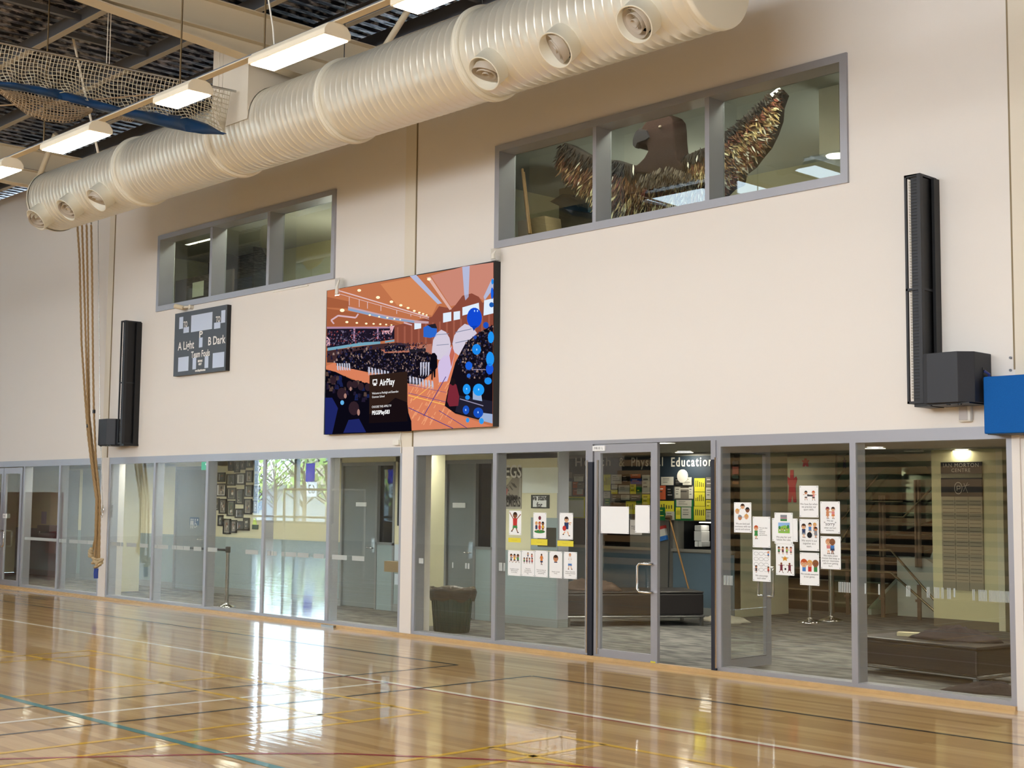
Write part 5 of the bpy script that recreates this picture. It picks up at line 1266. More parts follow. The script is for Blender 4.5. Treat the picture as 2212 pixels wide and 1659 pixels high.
# second flight seen from the front, further right and higher
b = MB(); c = MB(); stz = [(.95, -11.92), (1.13, -11.48), (1.31, -11.30), (1.49, -11.12), (1.67, -11.1), (1.85, -11.1)]
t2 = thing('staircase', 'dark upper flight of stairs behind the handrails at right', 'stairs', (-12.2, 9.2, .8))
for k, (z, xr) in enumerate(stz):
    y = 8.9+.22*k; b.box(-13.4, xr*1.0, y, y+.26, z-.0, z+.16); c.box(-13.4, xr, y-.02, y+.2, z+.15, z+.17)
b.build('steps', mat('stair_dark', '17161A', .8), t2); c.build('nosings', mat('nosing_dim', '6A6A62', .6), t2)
b = MB(); b.prism([(-12.0, 0), (-8.2, 0), (-8.2, 3.8), (-10.9, 3.8), (-10.9, 2.0), (-11.08, 2.0), (-11.08, 1.47), (-11.25, 1.47), (-11.25, 1.30), (-11.42, 1.30), (-11.42, 1.12), (-11.5, .95), (-12.0, .95)], 8.62, 8.85)
o = b.build('wall_foyer_14', stairgrey); o['kind'] = 'structure'
b = MB(); b.prism([(-11.05, 2.6), (-11.05, 2.02), (-11.42, 2.40), (-12.1, 2.45), (-12.5, 2.62), (-13.6, 2.62), (-13.6, 3.8), (-11.05, 3.8)], 9.2, 9.3); b.build('wall_foyer_15', mat('upper_white', 'CFCDBC', .7))['kind'] = 'structure'
MB().prism([(-12.0, .95), (-11.5, .95), (-11.15, .75), (-11.05, 1.1), (-11.05, 0), (-12.0, 0)], 8.45, 8.6).build('wall_foyer_16', mat('low_white', 'C4C8B8', .7))['kind'] = 'structure'
# railings
t = thing('handrail', 'double steel handrail with posts and glass on the stair ramp', 'railing', (-12, 7.9, 0))
ps = mat('rail_brass', 'A79C84', .25, metal=.9)
RY = 7.9
for z0, z1, n_ in ((1.045, .33, 'upper_rail'), (.70, .01, 'lower_rail')):
    a = P(1820+270*.386, 920+(695 if z0 > 1 else 820)*.386, RY); a2 = P(1820+515*.386, 920+(975 if z0 > 1 else 1090)*.386, RY)
    MB().tube([(-13.0, RY, a.z-.01), (a.x, RY, a.z), (a2.x+.2, RY, a2.z-.2 if a2.z > .3 else a2.z-.0)], .02, 10).build(n_, ps, t)
for px, (z0, z1) in ((1820+222*.386, (0, .95)), (1820+425*.386, (0, .55)), (1830, (0, .9)), (1797, (0, .9))):
    x = P(px, 1200, RY+.03).x
    b = MB(); b.box(x-.03, x+.03, RY+.02, RY+.05, z0, z1); b.box(x-.05, x+.05, RY, RY+.02, .28, .32); b.build('rail_post', mat('post_brown', '7A6656', .35, metal=.5), t)
MB().box(-12.9, -11.95, RY+.03, RY+.04, .12, .9).build('glass_panel', GREENG, t)
t = thing('balustrade', 'slanted green glass balustrade with steel posts over the upper stairs', 'railing', (-12, 8.55, 1))
b = MB(); b.prism([(-12.9, 1.0), (-11.15, 1.62), (-11.12, 2.0), (-11.42, 2.42), (-12.15, 2.40), (-12.9, 1.9)], 8.40, 8.41); b.build('glass_panel', GREENG, t)
b = MB(); b.prism([(-14.2, 1.25), (-12.95, 2.2), (-12.95, 2.75), (-14.2, 1.9)], 8.70, 8.71); b.build('glass_panel', GREENG, t)
for px, z0, z1 in ((1903, .95, 1.95), (1980, .8, 2.2)):
    x = P(px, 1100, 8.3).x
    b = MB(); b.box(x-.045, x-.015, 8.30, 8.36, z0, z1); b.box(x+.015, x+.045, 8.30, 8.36, z0, z1); b.build('rail_post', mat('post_taupe', '8A7B6C', .3, metal=.5), t)
b = MB(); b.tube([(-12.9, 8.25, 1.55), (-12.2, 8.25, 2.28)], .018, 8); b.tube([(-12.95, 8.25, 1.15), (-12.45, 8.25, 1.85), (-11.75, 8.25, 1.85)], .018, 8); b.tube([(-13.6, 8.3, 1.6), (-12.9, 8.3, 2.35)], .018, 8); b.tube([(-12.0, 8.25, 1.60), (-11.75, 8.25, 1.60), (-11.2, 8.25, 2.1)], .018, 8); b.build('steel_rail', ps, t)
# coloured paper figures hanging on the far wall
for (x0, y0, x1, y1, c_, lab) in ((1670, 990, 1688, 1040, 'B0447A', 'pink paper figure on the far foyer wall'), (1700, 1015, 1722, 1085, 'A8363C', 'tall red paper figure on the far foyer wall'), (1732, 990, 1748, 1008, 'B84A50', 'small red paper shape high on the far foyer wall'), (1820, 988, 1828, 1012, '3A4A5A', 'small blue paper shape high on the far foyer wall near the mullion')):
    yd = 8.05; a = P(x0, y1, yd); d = P(x1, y0, yd); W, H = d.x-a.x, d.z-a.z
    b = MB(); b.prism([(a.x+W*.1, a.z), (a.x+W*.38, a.z), (a.x+W*.5, a.z+H*.22), (a.x+W*.62, a.z), (a.x+W*.9, a.z), (a.x+W*.82, a.z+H*.5), (d.x, a.z+H*.72), (d.x-W*.1, a.z+H*.8), (a.x+W*.66, a.z+H*.74), (a.x+W*.66, d.z), (a.x+W*.34, d.z), (a.x+W*.3, a.z+H*.74), (a.x+W*.05, a.z+H*.8), (a.x, a.z+H*.68), (a.x+W*.2, a.z+H*.5)], yd, yd+.004)
    one('paper_figure', b, mat('fig_'+c_, c_, .7), lab, 'decoration', 'paper figures on the far wall')
tag(MB().box(-15.2, -12.9, 8.06, 8.12, 1.5, 3.9).build('wall_foyer_17', mat('far_panel', '9B9B84', .7)), kind='structure')
# coloured art at the end of the counter wall
for (y0, y1, c_, lab) in ((996, 1004, '14202C', 'dark card at the top of the art strip beside the right door jamb'), (1008, 1024, 'B4472E', 'orange-red card in the art strip beside the right door jamb'), (1027, 1034, '123A2C', 'dark green card in the art strip beside the right door jamb'), (1040, 1046, 'A36A3A', 'tan card in the art strip beside the right door jamb')):
    a = P(1583, y1, 5.85); d = P(1596, y0, 5.85); one('art_card', MB().box(a.x, d.x, 5.84, 5.85, a.z, d.z), mat('art_'+c_, c_, .6), lab, 'card', 'art strip')
# downlights
for (px, py, lab) in ((1667, 985, 'round ceiling downlight behind the poster glass'), (1890, 968, 'round ceiling downlight nearest the right mullion'), (2080, 978, 'round ceiling downlight above the honour board'), (1478, 977, 'round ceiling downlight above the open doorway'), (1974, 974, 'unlit round ceiling fitting between the two right downlights')):
    q = G(px, py, FZ-.012)
    if q.y > 7.4: q = P(px, py, 7.2); q.z = FZ-.012
    t = thing('downlight', lab, 'lamp', (q.x, q.y, FZ-.02), 'foyer downlights')
    b = MB(); b.lathe([(0, .15), (.015, .14), (.015, .11)], (q.x, q.y, FZ-.018), (0, 0, 1), 24); b.build('trim_ring', white, t)
    b = MB(); b.lathe([(0, 0), (0, .115)], (q.x, q.y, FZ-.008), (0, 0, -1), 24); b.build('lamp_face', emit('downlight_glow', 'FFF6E4', DOWNL) if 'unlit' not in lab else mat('lamp_off', 'BDBBB2', .5), t)
# added ceiling panels that brighten corridor and foyer, unseen above the sight line
for i, (x, y) in enumerate(WELLS):
    t = thing('fill_panel_light', 'added square fill light in the foyer ceiling, hidden above the sight line', 'lamp', (x, y, FZ), 'added foyer fill lights')
    b = MB(); z1 = FZ+.25
    for (a0, a1, c0, c1) in ((-HW-.02, -HW, -HW-.02, HW+.02), (HW, HW+.02, -HW-.02, HW+.02), (-HW, HW, -HW-.02, -HW), (-HW, HW, HW, HW+.02)): b.box(x+a0, x+a1, y+c0, y+c1, FZ+.021, z1)
    b.box(x-HW-.02, x+HW+.02, y-HW-.02, y+HW+.02, z1, z1+.02); b.build('light_well', mat('well_baffle', 'B5B5B0', .6), t)
    MB().box(x-HW+.01, x+HW-.01, y-HW+.01, y+HW-.01, z1-.02, z1-.005).build('light_face', emit('fill_panel_glow', (1, .95, .82), PANEL), t)

# ================================================================== POSTERS ON THE GLASS
ill = {'skin1': 'C98A62', 'skin2': '8A5A3C', 'skin3': 'E0AE86', 'hair1': '3A2418', 'hair2': 'C0552A', 'hair3': 'D9A45A', 'red': 'C23A34', 'blue': '4A7FC4', 'green': '3F8A4A', 'navy': '2C3E66', 'pink': 'D98A8A', 'grey': '8A8F98', 'yel': 'E2B23C', 'brown': '8A5A34', 'lime': '8CC152', 'wht': 'EDEDEC', 'ink': '4A4A4E', 'org': 'D8823A', 'blk': '1E1E22', 'mar': '6E2A3A', 'sky': '8FB8E8'}
def im(k): return mat('print_'+k, ill[k], .6, spec=.2)
def head(b, x, z, r, skin, hair, y):
    b.use(im(hair)); b.disc(x, y, z+r*.18, r*1.08, r*1.05)
    b.use(im(skin)); b.disc(x, y-.0002, z-r*.1, r*.88, r*.9)
    b.use(im(hair)); b.disc(x, y-.0003, z+r*.62, r*.8, r*.38)
    b.use(im('blk')); b.disc(x-r*.32, y-.0004, z, r*.1, r*.14, 6); b.disc(x+r*.32, y-.0004, z, r*.1, r*.14, 6); b.seg((x-r*.2, z-r*.45), (x+r*.2, z-r*.45), r*.08, y-.0004)
def kid(b, x, z, h, y, skin='skin1', hair='hair1', top='red', bot='blue', arms='down', legs='stand', hr=.19):
    "x,z = feet centre; h = height"
    r = h*hr; hz = z+h-r; sh = hz-r*1.0; hip = z+h*.33; w = h*.16
    b.use(im(skin))
    dx = {'stand': (-.07, .07), 'run': (-.26, .2), 'walk': (-.15, .15)}[legs]
    for i, d_ in enumerate(dx):
        b.seg((x+(-1)**(i+1)*h*.05, hip), (x+d_*h*.6, z+h*.15), h*.075, y); b.seg((x+d_*h*.6, z+h*.15), (x+d_*h+(0 if legs == 'stand' else -.08*h*(1 if i == 0 else -1)*0), z+(.06*h if (legs == 'run' and i == 0) else 0)), h*.06, y)
    b.use(im('blk'))
    for i, d_ in enumerate(dx): b.disc(x+d_*h+h*.025, y-.0001, z+(.06*h if (legs == 'run' and i == 0) else 0), h*.06, h*.028, 8)
    b.use(im(bot)); b.poly([(x-w*.95, y-.0001, hip+h*.06), (x+w*.95, y-.0001, hip+h*.06), (x+w*1.1, y-.0001, hip-h*.12), (x+w*.1, y-.0001, hip-h*.10), (x-w*.1, y-.0001, hip-h*.10), (x-w*1.1, y-.0001, hip-h*.12)])
    b.use(im(skin))
    A = {'down': ((-.22, -.22), (.22, -.22)), 'up': ((-.38, .28), (.38, .2)), 'side': ((-.34, -.02), (.34, -.02)), 'left': ((-.34, .0), (-.28, -.1)), 'right': ((.34, .0), (.28, -.1)), 'front': ((-.12, -.16), (.12, -.16))}[arms]
    for i, (ax, az) in enumerate(A):
        s_ = -1 if i == 0 else 1; b.seg((x+s_*w*.8, sh-h*.02), (x+ax*h, sh+az*h), h*.05, y-.0001); b.disc(x+ax*h, y-.0002, sh+az*h, h*.035, None, 8)
    b.use(im(top)); b.poly([(x-w, y-.0002, sh+h*.02), (x+w, y-.0002, sh+h*.02), (x+w*.9, y-.0002, hip+h*.02), (x-w*.9, y-.0002, hip+h*.02)])
    head(b, x, hz, r, skin, hair, y-.0003)
def poster(name, rect, lab, draw=None, lines=None, ty=.3, size=.022, y=-.0042, grp='posters taped to the glass', cat='poster', sheetm=None, font_m=None, tb=0, pins=True):
    x0, y0, x1, y1 = rect
    cx = (x0+x1)/2; zt = P(cx, y0, 0).z; zb = P(cx, y1, 0).z; X0 = P(x0, (y0+y1)/2, 0).x; X1 = P(x1, (y0+y1)/2, 0).x
    t = thing(name, lab, cat, ((X0+X1)/2, y, zb), grp)
    MB().box(X0, X1, y, y+.0012, zb, zt).build('sheet', sheetm or paper, t)
    W, H = X1-X0, zt-zb
    if draw:
        b = MB(); draw(b, X0, zb, W, H, y-.0006); b.build('printed_picture', None, t)
    if lines:
        o = text('printed_text', '\n'.join(lines), size, (X0+X1)/2, y-.0006, zb+H*ty, font_m or mat('print_ink', '3A3A40', .6), t, bold=tb)
        xs_ = [v.co.x for v in o.data.vertices]; ww = max(xs_)-min(xs_)
        if ww > W*.92: o.data.transform(Matrix.Diagonal((W*.92/ww, 1, 1, 1)))
    if pins:
        for ux in (X0+.012, X1-.012):
            for uz in (zb+.012, zt-.012): MB().cyl((ux, y-.002, uz), (ux, y, uz), .005, 8).build('tape_dot', mat('tape_grey', 'A8ACB4', .3), t)
    return t
def Z4(x0, y0, x1, y1): k = .14469; return (1570+x0*k, 1030+y0*k, 1570+x1*k, 1030+y1*k)
def dr_circle(b, X, Z, W, H, y):
    for k, (a_, sk, hr_) in enumerate(((90, 'skin3', 'hair1'), (25, 'skin2', 'blk'), (-45, 'skin3', 'hair3'), (-120, 'skin1', 'grey'), (170, 'skin3', 'hair3'))):
        a_ = math.radians(a_); head(b, X+W*.5+W*.31*math.cos(a_), Z+H*.66+H*.2*math.sin(a_), W*.115, sk, hr_, y)
    b.use(im('brown'))
    for k in range(16): a0 = 2*PI*k/16; b.seg((X+W*.5+W*.24*math.cos(a0), Z+H*.66+H*.15*math.sin(a0)), (X+W*.5+W*.24*math.cos(a0+.3), Z+H*.66+H*.15*math.sin(a0+.3)), .004, y)
poster('poster', Z4(112, 382, 370, 832), 'poster of five children in a ring, leftmost of the right group', dr_circle, ['We are kind and', 'courteous with our', 'words and actions'], .2, .028)
poster('poster', Z4(390, 595, 652, 1055), 'poster with one child in green and a column of text', lambda b, X, Z, W, H, y: kid(b, X+W*.2, Z+H*.28, H*.42, y, 'skin3', 'hair2', 'green', 'green', 'front'), None)
poster('poster', Z4(390, 1092, 657, 1562), 'poster of scribbled thought clouds below the child in green', lambda b, X, Z, W, H, y: ([b.use(im('ink'))]+[b.seg((X+W*(.2+.28*(k % 3))+.03*math.cos(q_), Z+H*(.88-.17*(k//3))+.018*math.sin(q_)), (X+W*(.2+.28*(k % 3))+.03*math.cos(q_+.9), Z+H*(.88-.17*(k//3))+.018*math.sin(q_+.9)), .002, y) for k in range(12) for q_ in (0, .9, 1.8, 2.7, 3.6, 4.5, 5.4)]+[kid(b, X+W*.2, Z+H*.28, H*.22, y, 'skin1', 'blk', 'ink', 'ink', 'down'), kid(b, X+W*.88, Z+H*.28, H*.2, y, 'skin1', 'hair1', 'red', 'ink', 'down'), kid(b, X+W*.88, Z+H*.78, H*.18, y, 'skin3', 'hair2', 'blue', 'ink', 'up')]), ['We encourage', 'each other'], .14, .026)
poster('poster', Z4(680, 620, 1060, 965), 'wide plain sheet tucked behind the fair play poster', None, None, y=-.0042)
def dr_field(b, X, Z, W, H, y):
    b.use(im('grey')); b.quad(X+W*.33, X+W*.69, Z+H*.74, Z+H*.93, y); b.use(im('green')); b.quad(X+W*.33, X+W*.69, Z+H*.73, Z+H*.79, y-.0001); b.use(im('pink')); b.quad(X+W*.33, X+W*.69, Z+H*.82, Z+H*.84, y-.0001)
    b.use(im('sky')); b.quad(X+W*.21, X+W*.84, Z+H*.34, Z+H*.68, y); b.use(im('lime')); b.poly([(X+W*.21, y-.0001, Z+H*.34), (X+W*.84, y-.0001, Z+H*.34), (X+W*.84, y-.0001, Z+H*.5), (X+W*.6, y-.0001, Z+H*.6), (X+W*.4, y-.0001, Z+H*.57), (X+W*.21, y-.0001, Z+H*.48)])
    b.use(im('green')); b.disc(X+W*.28, y-.0002, Z+H*.52, W*.06, H*.05); b.disc(X+W*.75, y-.0002, Z+H*.55, W*.06, H*.06)
    for k in range(4): kid(b, X+W*(.3+.13*k), Z+H*(.37+.02*(k % 2)), H*.12, y-.0003, 'skin3', 'hair1', ('wht', 'yel')[k % 2], 'blue')
poster('poster', Z4(718, 535, 990, 1000), 'poster with a green playing field picture and fair play rule', dr_field, ['We play fair and', 'follow the rules'], .17, .027, y=-.0066)
def dr_win(b, X, Z, W, H, y):
    for k, (sk, hr_) in enumerate((('skin1', 'blk'), ('skin3', 'hair1'), ('skin1', 'hair1'), ('skin3', 'mar'))): kid(b, X+W*(.17+.22*k), Z+H*.68, H*.23, y, sk, hr_, ('green', 'mar', 'lime', 'pink')[k], 'ink', ('right', 'left')[k % 2])
    b.use(im('yel')); c = (X+W*.5, Z+H*.53); b.poly([(c[0]+W*(.17 if k % 2 == 0 else .09)*math.sin(k*PI/5), y, c[1]+H*(.09 if k % 2 == 0 else .045)*math.cos(k*PI/5)) for k in range(10)]); b.use(im('org')); b.disc(c[0], y-.0002, c[1], W*.06, H*.03)
    kid(b, X+W*.3, Z+H*.08, H*.32, y, 'skin2', 'skin2', 'mar', 'mar', 'side', 'run', .11); kid(b, X+W*.75, Z+H*.08, H*.32, y, 'skin2', 'skin2', 'mar', 'mar', 'side', 'run', .11); b.use(im('blk')); b.disc(X+W*.52, y, Z+H*.2, W*.05)
poster('poster', Z4(738, 1003, 1010, 1470), 'poster with a smiling star and two running figures', dr_win, ['We   ther', 'w    n'], .53, .022, y=-.0054)
def dr_net(b, X, Z, W, H, y):
    kid(b, X+W*.35, Z+H*.55, H*.28, y, 'skin1', 'blk', 'wht', 'ink', 'side', 'walk'); kid(b, X+W*.75, Z+H*.54, H*.29, y, 'skin3', 'hair2', 'pink', 'ink', 'side', 'walk'); b.use(im('ink')); b.poly([(X+W*.42, y-.001, Z+H*.66), (X+W*.72, y-.001, Z+H*.66), (X+W*.72, y-.001, Z+H*.7), (X+W*.42, y-.001, Z+H*.73)])
poster('poster', Z4(1088, 132, 1370, 605), 'poster of two children at a net, topmost of the right group', dr_net, ['We have fun when', 'we practise our', 'sport skills.'], .33, .027)
def dr_team(b, X, Z, W, H, y):
    for k, (x_, z_, sk, hr_, tp) in enumerate(((.22, .42, 'skin3', 'hair1', 'navy'), (.55, .55, 'skin3', 'blk', 'blue'), (.8, .55, 'skin3', 'hair3', 'org'), (.85, .42, 'skin1', 'blk', 'grey'))): kid(b, X+W*x_, Z+H*z_, H*(.42 if k < 1 else .33), y-.0008*k, sk, hr_, tp, 'grey', 'front')
    b.use(im('blk')); b.disc(X+W*.53, y-.004, Z+H*.5, W*.13)
poster('poster', Z4(1090, 632, 1378, 1105), 'poster of a team of children, middle one of the tall column of three', dr_team, ['We work it out', 'together as a', 'team.'], .23, .028)
def dr_three(b, X, Z, W, H, y):
    for k, (x_, sk, hr_, tp, r_) in enumerate(((.22, 'skin3', 'hair2', 'blue', .17), (.52, 'skin3', 'hair3', 'red', .14), (.82, 'skin2', 'brown', 'green', .15))):
        b.use(im(tp)); b.quad(X+W*(x_-.09), X+W*(x_+.09), Z+H*.42, Z+H*.58, y); head(b, X+W*x_, Z+H*.66, W*r_, sk, hr_, y-.0003)
poster('poster', Z4(1095, 1132, 1382, 1620), 'poster of three big-headed children, lowest of the tall column of three', dr_three, ['We include everyone', 'in our games.'], .3, .026)
def dr_sorry(b, X, Z, W, H, y):
    kid(b, X+W*.38, Z+H*.47, H*.35, y, 'skin1', 'mar', 'skin1', 'skin1', 'right'); kid(b, X+W*.66, Z+H*.47, H*.35, y, 'skin3', 'hair1', 'pink', 'org', 'left')
poster('poster', Z4(1400, 368, 1692, 848), 'poster of two children shaking hands with the word sorry', dr_sorry, ['We say'], .4, .024)
q = Z4(1400, 368, 1692, 848)
def dr_friends(b, X, Z, W, H, y):
    kid(b, X+W*.4, Z+H*.47, H*.44, y, 'skin3', 'skin1', 'pink', 'wht', 'front', hr=.22); kid(b, X+W*.6, Z+H*.47, H*.44, y-.002, 'skin2', 'skin2', 'blue', 'navy', 'front', hr=.22)
poster('poster', Z4(1405, 888, 1703, 1378), 'poster of two children side by side with five lines of text, lowest at right', dr_friends, ['We make smart', 'choices that keep us', 'and our classmates', 'safe from getting', 'hurt.'], .25, .025)
def ptxt(rect, s, ux, uz, size, bold=0, al='CENTER'):
    X0 = P(rect[0], (rect[1]+rect[3])/2, 0).x; X1 = P(rect[2], (rect[1]+rect[3])/2, 0).x; cx = (rect[0]+rect[2])/2; zt = P(cx, rect[1], 0).z; zb = P(cx, rect[3], 0).z
    par = min([o for o in C.objects if o.name.startswith('poster') and o.parent is None], key=lambda o: abs(o.location.x-(X0+X1)/2)+abs(o.location.z-zb))
    return text('printed_text', s, size, X0+(X1-X0)*ux, -.0049, zb+(zt-zb)*uz, mat('print_ink', '3A3A40', .6), par, bold=bold, align=al)
ptxt(q, '"sorry"', .5, .3, .05); ptxt(q, 'when we hurt\nsomeone.', .5, .14, .024)
ptxt(Z4(390, 595, 652, 1055), 'We look after\nsport\nequipment\nand use it\nappropriately.', .38, .52, .018, al='LEFT')
# --- left group (pane beside the door)
def Z3(x0, y0, x1, y1): k = .16874; return (1080+x0*k, 980+y0*k, 1080+x1*k, 980+y1*k)
poster('poster', Z3(120, 730, 275, 1040), 'poster of a child jumping in red top and green trousers', lambda b, X, Z, W, H, y: kid(b, X+W*.5, Z+H*.1, H*.82, y, 'skin2', 'hair1', 'red', 'green', 'up', 'run', .15))
poster('poster', Z3(430, 755, 595, 1082), 'poster of three children on grass with a ball above', lambda b, X, Z, W, H, y: ([b.use(im('green')), b.disc(X+W*.5, y, Z+H*.26, W*.42, H*.07)]+[kid(b, X+W*(.25+.25*k), Z+H*.27, H*.37, y-.001, ('skin3', 'skin1', 'skin2')[k], ('hair3', 'hair2', 'blk')[k], ('navy', 'red', 'yel')[k], ('navy', 'red', 'brown')[k]) for k in range(3)]+[b.use(im('mar')), b.disc(X+W*.5, y, Z+H*.79, W*.11)]))
poster('poster', Z3(765, 758, 938, 1098), 'poster of a child running with an orange ball', lambda b, X, Z, W, H, y: (kid(b, X+W*.52, Z+H*.14, H*.7, y, 'skin3', 'hair1', 'navy', 'wht', 'right', 'run', .15), b.use(im('red')), b.disc(X+W*.38, y-.003, Z+H*.42, W*.14, H*.1)))
for (r_, lab) in (((110, 1078, 268, 1135), 'pale yellow strip under the jumping child poster'), ((400, 1093, 610, 1172), 'yellow strip under the three children poster'), ((738, 1115, 943, 1187), 'yellow strip under the running child poster')):
    a = Z3(*r_); X0 = P(a[0], a[1], 0).x; X1 = P(a[2], a[1], 0).x; zt = P((a[0]+a[2])/2, a[1], 0).z; zb = P((a[0]+a[2])/2, a[3], 0).z
    t = thing('label_strip', lab, 'label', ((X0+X1)/2, -.004, zb), 'yellow strips under the posters')
    MB().box(X0, X1, -.0042, -.003, zb, zt).build('card', yellow, t)
    text('strip_text', {110: 'Enthusiasm', 400: 'Teamwork', 738: 'Resilience'}[r_[0]], .022, (X0+X1)/2, -.0048, (zt+zb)/2, mat('strip_ink', 'C9B93A', .6), t)
row5 = [((105, 1237, 272, 1562), 'poster of three leaping children, first of the low row of five', ['Sometimes we play', 'different games', 'in our teams.']),
 ((278, 1240, 445, 1570), 'poster of six standing children, second of the low row of five', ['Take turns', 'by waiting for', 'everyone in the', 'line.']),
 ((450, 1240, 615, 1580), 'poster of one tall child in a queue, third of the low row of five', ['There are times we', 'wait in line quietly', 'and patiently.']),
 ((635, 1250, 800, 1592), 'poster of a large child face, fourth of the low row of five', ['Always use kind', 'words.']),
 ((818, 1258, 988, 1603), 'poster of a walking child in blue, last of the low row of five', ['Always respect the', 'equipment at school', 'time.'])]
def d0(b, X, Z, W, H, y):
    for k in range(3): kid(b, X+W*(.25+.26*k), Z+H*.52, H*.33, y, ('skin1', 'skin1', 'skin2')[k], ('hair1', 'blk', 'hair1')[k], ('grey', 'yel', 'green')[k], 'ink', ('right', 'up', 'left')[k], 'run')
def d1_(b, X, Z, W, H, y):
    for k in range(4): kid(b, X+W*(.22+.2*k), Z+H*.5, H*.22, y, 'skin1', 'blk', ('green', 'mar', 'grey', 'red')[k], 'navy')
    kid(b, X+W*.5, Z+H*.72, H*.2, y, 'skin3', 'hair1', 'navy', 'grey', 'side'); kid(b, X+W*.8, Z+H*.68, H*.2, y, 'skin1', 'hair1', 'red', 'grey', 'side')
def d2_(b, X, Z, W, H, y): kid(b, X+W*.52, Z+H*.47, H*.4, y, 'skin2', 'blk', 'org', 'navy', 'down', 'stand', .1)
def d3_(b, X, Z, W, H, y): head(b, X+W*.5, Z+H*.72, W*.18, 'skin1', 'hair1', y); b.use(im('navy')); b.quad(X+W*.38, X+W*.62, Z+H*.57, Z+H*.61, y)
def d4_(b, X, Z, W, H, y): kid(b, X+W*.48, Z+H*.36, H*.58, y, 'skin3', 'skin1', 'wht', 'blue', 'front', 'walk', .1)
for (r_, lab, ls), dd in zip(row5, (d0, d1_, d2_, d3_, d4_)): poster('poster', Z3(*r_), lab, dd, ls, .2, .02)
# sheets on the door
def Z1(x0, y0, x1, y1): k = .13261; return (1200+x0*k, 960+y0*k, 1200+x1*k, 960+y1*k)
poster('paper_sheet', Z1(750, 1012, 1208, 1452), 'large blank white sheet taped on the glass door', None, None, y=-.014, grp='blank sheets on the door', cat='paper')
poster('paper_sheet', Z1(1310, 990, 1548, 1442), 'narrow blank white sheet at the right edge of the glass door', None, None, y=-.014, grp='blank sheets on the door', cat='paper')
a_ = Z1(1225, 1230, 1420, 1470)
poster('paper_sheet', a_, 'grey sheet with TERM lettering between the two blank door sheets', None, ['TERM'], .45, .06, y=-.0125, sheetm=mat('grey_sheet', '9E9C94', .6), cat='paper', pins=False)
# posters on the corridor wall (y = 2.4)
def wallsheet(name, px, lab, m, cat='poster', lines=None, size=.1, ty=.5, fm=None, draw=None, grp=None):
    y = BW-.012; x0, y0, x1, y1 = px
    X0 = P(x0, (y0+y1)/2, y).x; X1 = P(x1, (y0+y1)/2, y).x; zt = P((x0+x1)/2, y0, y).z; zb = P((x0+x1)/2, y1, y).z
    t = thing(name, lab, cat, ((X0+X1)/2, y, zb), grp)
    MB().box(X0, X1, y, y+.011, zb, zt).build('sheet', m, t)
    if draw: b = MB(); draw(b, X0, zb, X1-X0, zt-zb, y-.001); b.build('printed_picture', None, t)
    if lines:
        o = text('printed_text', '\n'.join(lines), size, (X0+X1)/2, y-.003, zb+(zt-zb)*ty, fm or black, t, bold=size*.02)
        xs_ = [v.co.x for v in o.data.vertices]; o.data.transform(Matrix.Diagonal(((X1-X0)*.84/(max(xs_)-min(xs_)), 1, 1, 1)))
    return t
def dr_pegs(b, X, Z, W, H, y):
    b.use(mat('pg_dark', '3A3733', .6)); b.quad(X, X+W, Z+H*.75, Z+H, y)
    b.use(mat('pg_mid', '8C8578', .6)); b.quad(X, X+W*.9, Z+H*.22, Z+H*.75, y)
    b.use(mat('pg_line', '4A403A', .6))
    rk = random.Random(4)
    for k in range(14): x_ = X+W*rk.uniform(.1, .7); z_ = Z+H*rk.uniform(.25, .7); b.seg((x_, z_), (x_+W*.14, z_-H*.1), .02, y-.0006)
    b.use(mat('pg_beak', 'B9B49C', .6)); b.poly([(X+W*.1, y-.001, Z+H*.62), (X+W*.55, y-.001, Z+H*.82), (X+W*.6, y-.001, Z+H*.76), (X+W*.35, y-.001, Z+H*.58), (X+W*.12, y-.001, Z+H*.5)])
    b.use(mat('pg_red', 'A35A5A', .6)); b.poly([(X+W*.1, y-.0012, Z+H*.26), (X+W*.3, y-.0012, Z+H*.28), (X+W*.4, y-.0012, Z+H*.48), (X+W*.15, y-.0012, Z+H*.52)])
t = wallsheet('poster', (1080, 1010, 1126, 1099), 'black and white eagle sports poster on the foyer wall', mat('pegs_grey', 'A9A498', .6), lines=None, draw=dr_pegs)
y = BW-.016
for s, (xa, xb), py, sz in (('PEGS', (1081, 1126), 1020, .27), ('PREMIERS', (1083, 1124), 1085, .2), ('PREMIERSHIP', (1086, 1118), 1076, .1)):
    X0 = P(xa, py, y).x; X1 = P(xb, py, y).x; o = text('printed_text', s, sz, (X0+X1)/2, y-.003, P(1100, py, y).z, mat('poster_white', 'E2E0D8', .6) if s == 'PEGS' else mat('poster_black', '2A2724', .6), t, bold=.004)
    xs_ = [v.co.x for v in o.data.vertices]; o.data.transform(Matrix.Diagonal(((X1-X0)/(max(xs_)-min(xs_)), 1, 1, 1)))
wallsheet('whiteboard', (1128, 1010, 1205, 1065), 'plain white board on the foyer wall beside the eagle poster', mat('whiteboard', 'DFE5E0', .3), 'board')
t = wallsheet('framed_notice', (1147, 1069, 1186, 1098), 'dark bordered notice reading we stand for', mat('notice_dark', '24332C', .6), 'sign')
t2_ = MB(); a = P(1151, 1095, BW-.016); d = P(1180, 1072, BW-.016); t2_.box(a.x, d.x, BW-.016, BW-.012, a.z, d.z).build('inner_sheet', paper, t)
text('printed_text', 'we stand\nfor', .105, (a.x+d.x)/2, BW-.0175, (a.z+d.z)/2, mat('notice_ink', '15171A', .6), t, bold=.004, sx=.9)
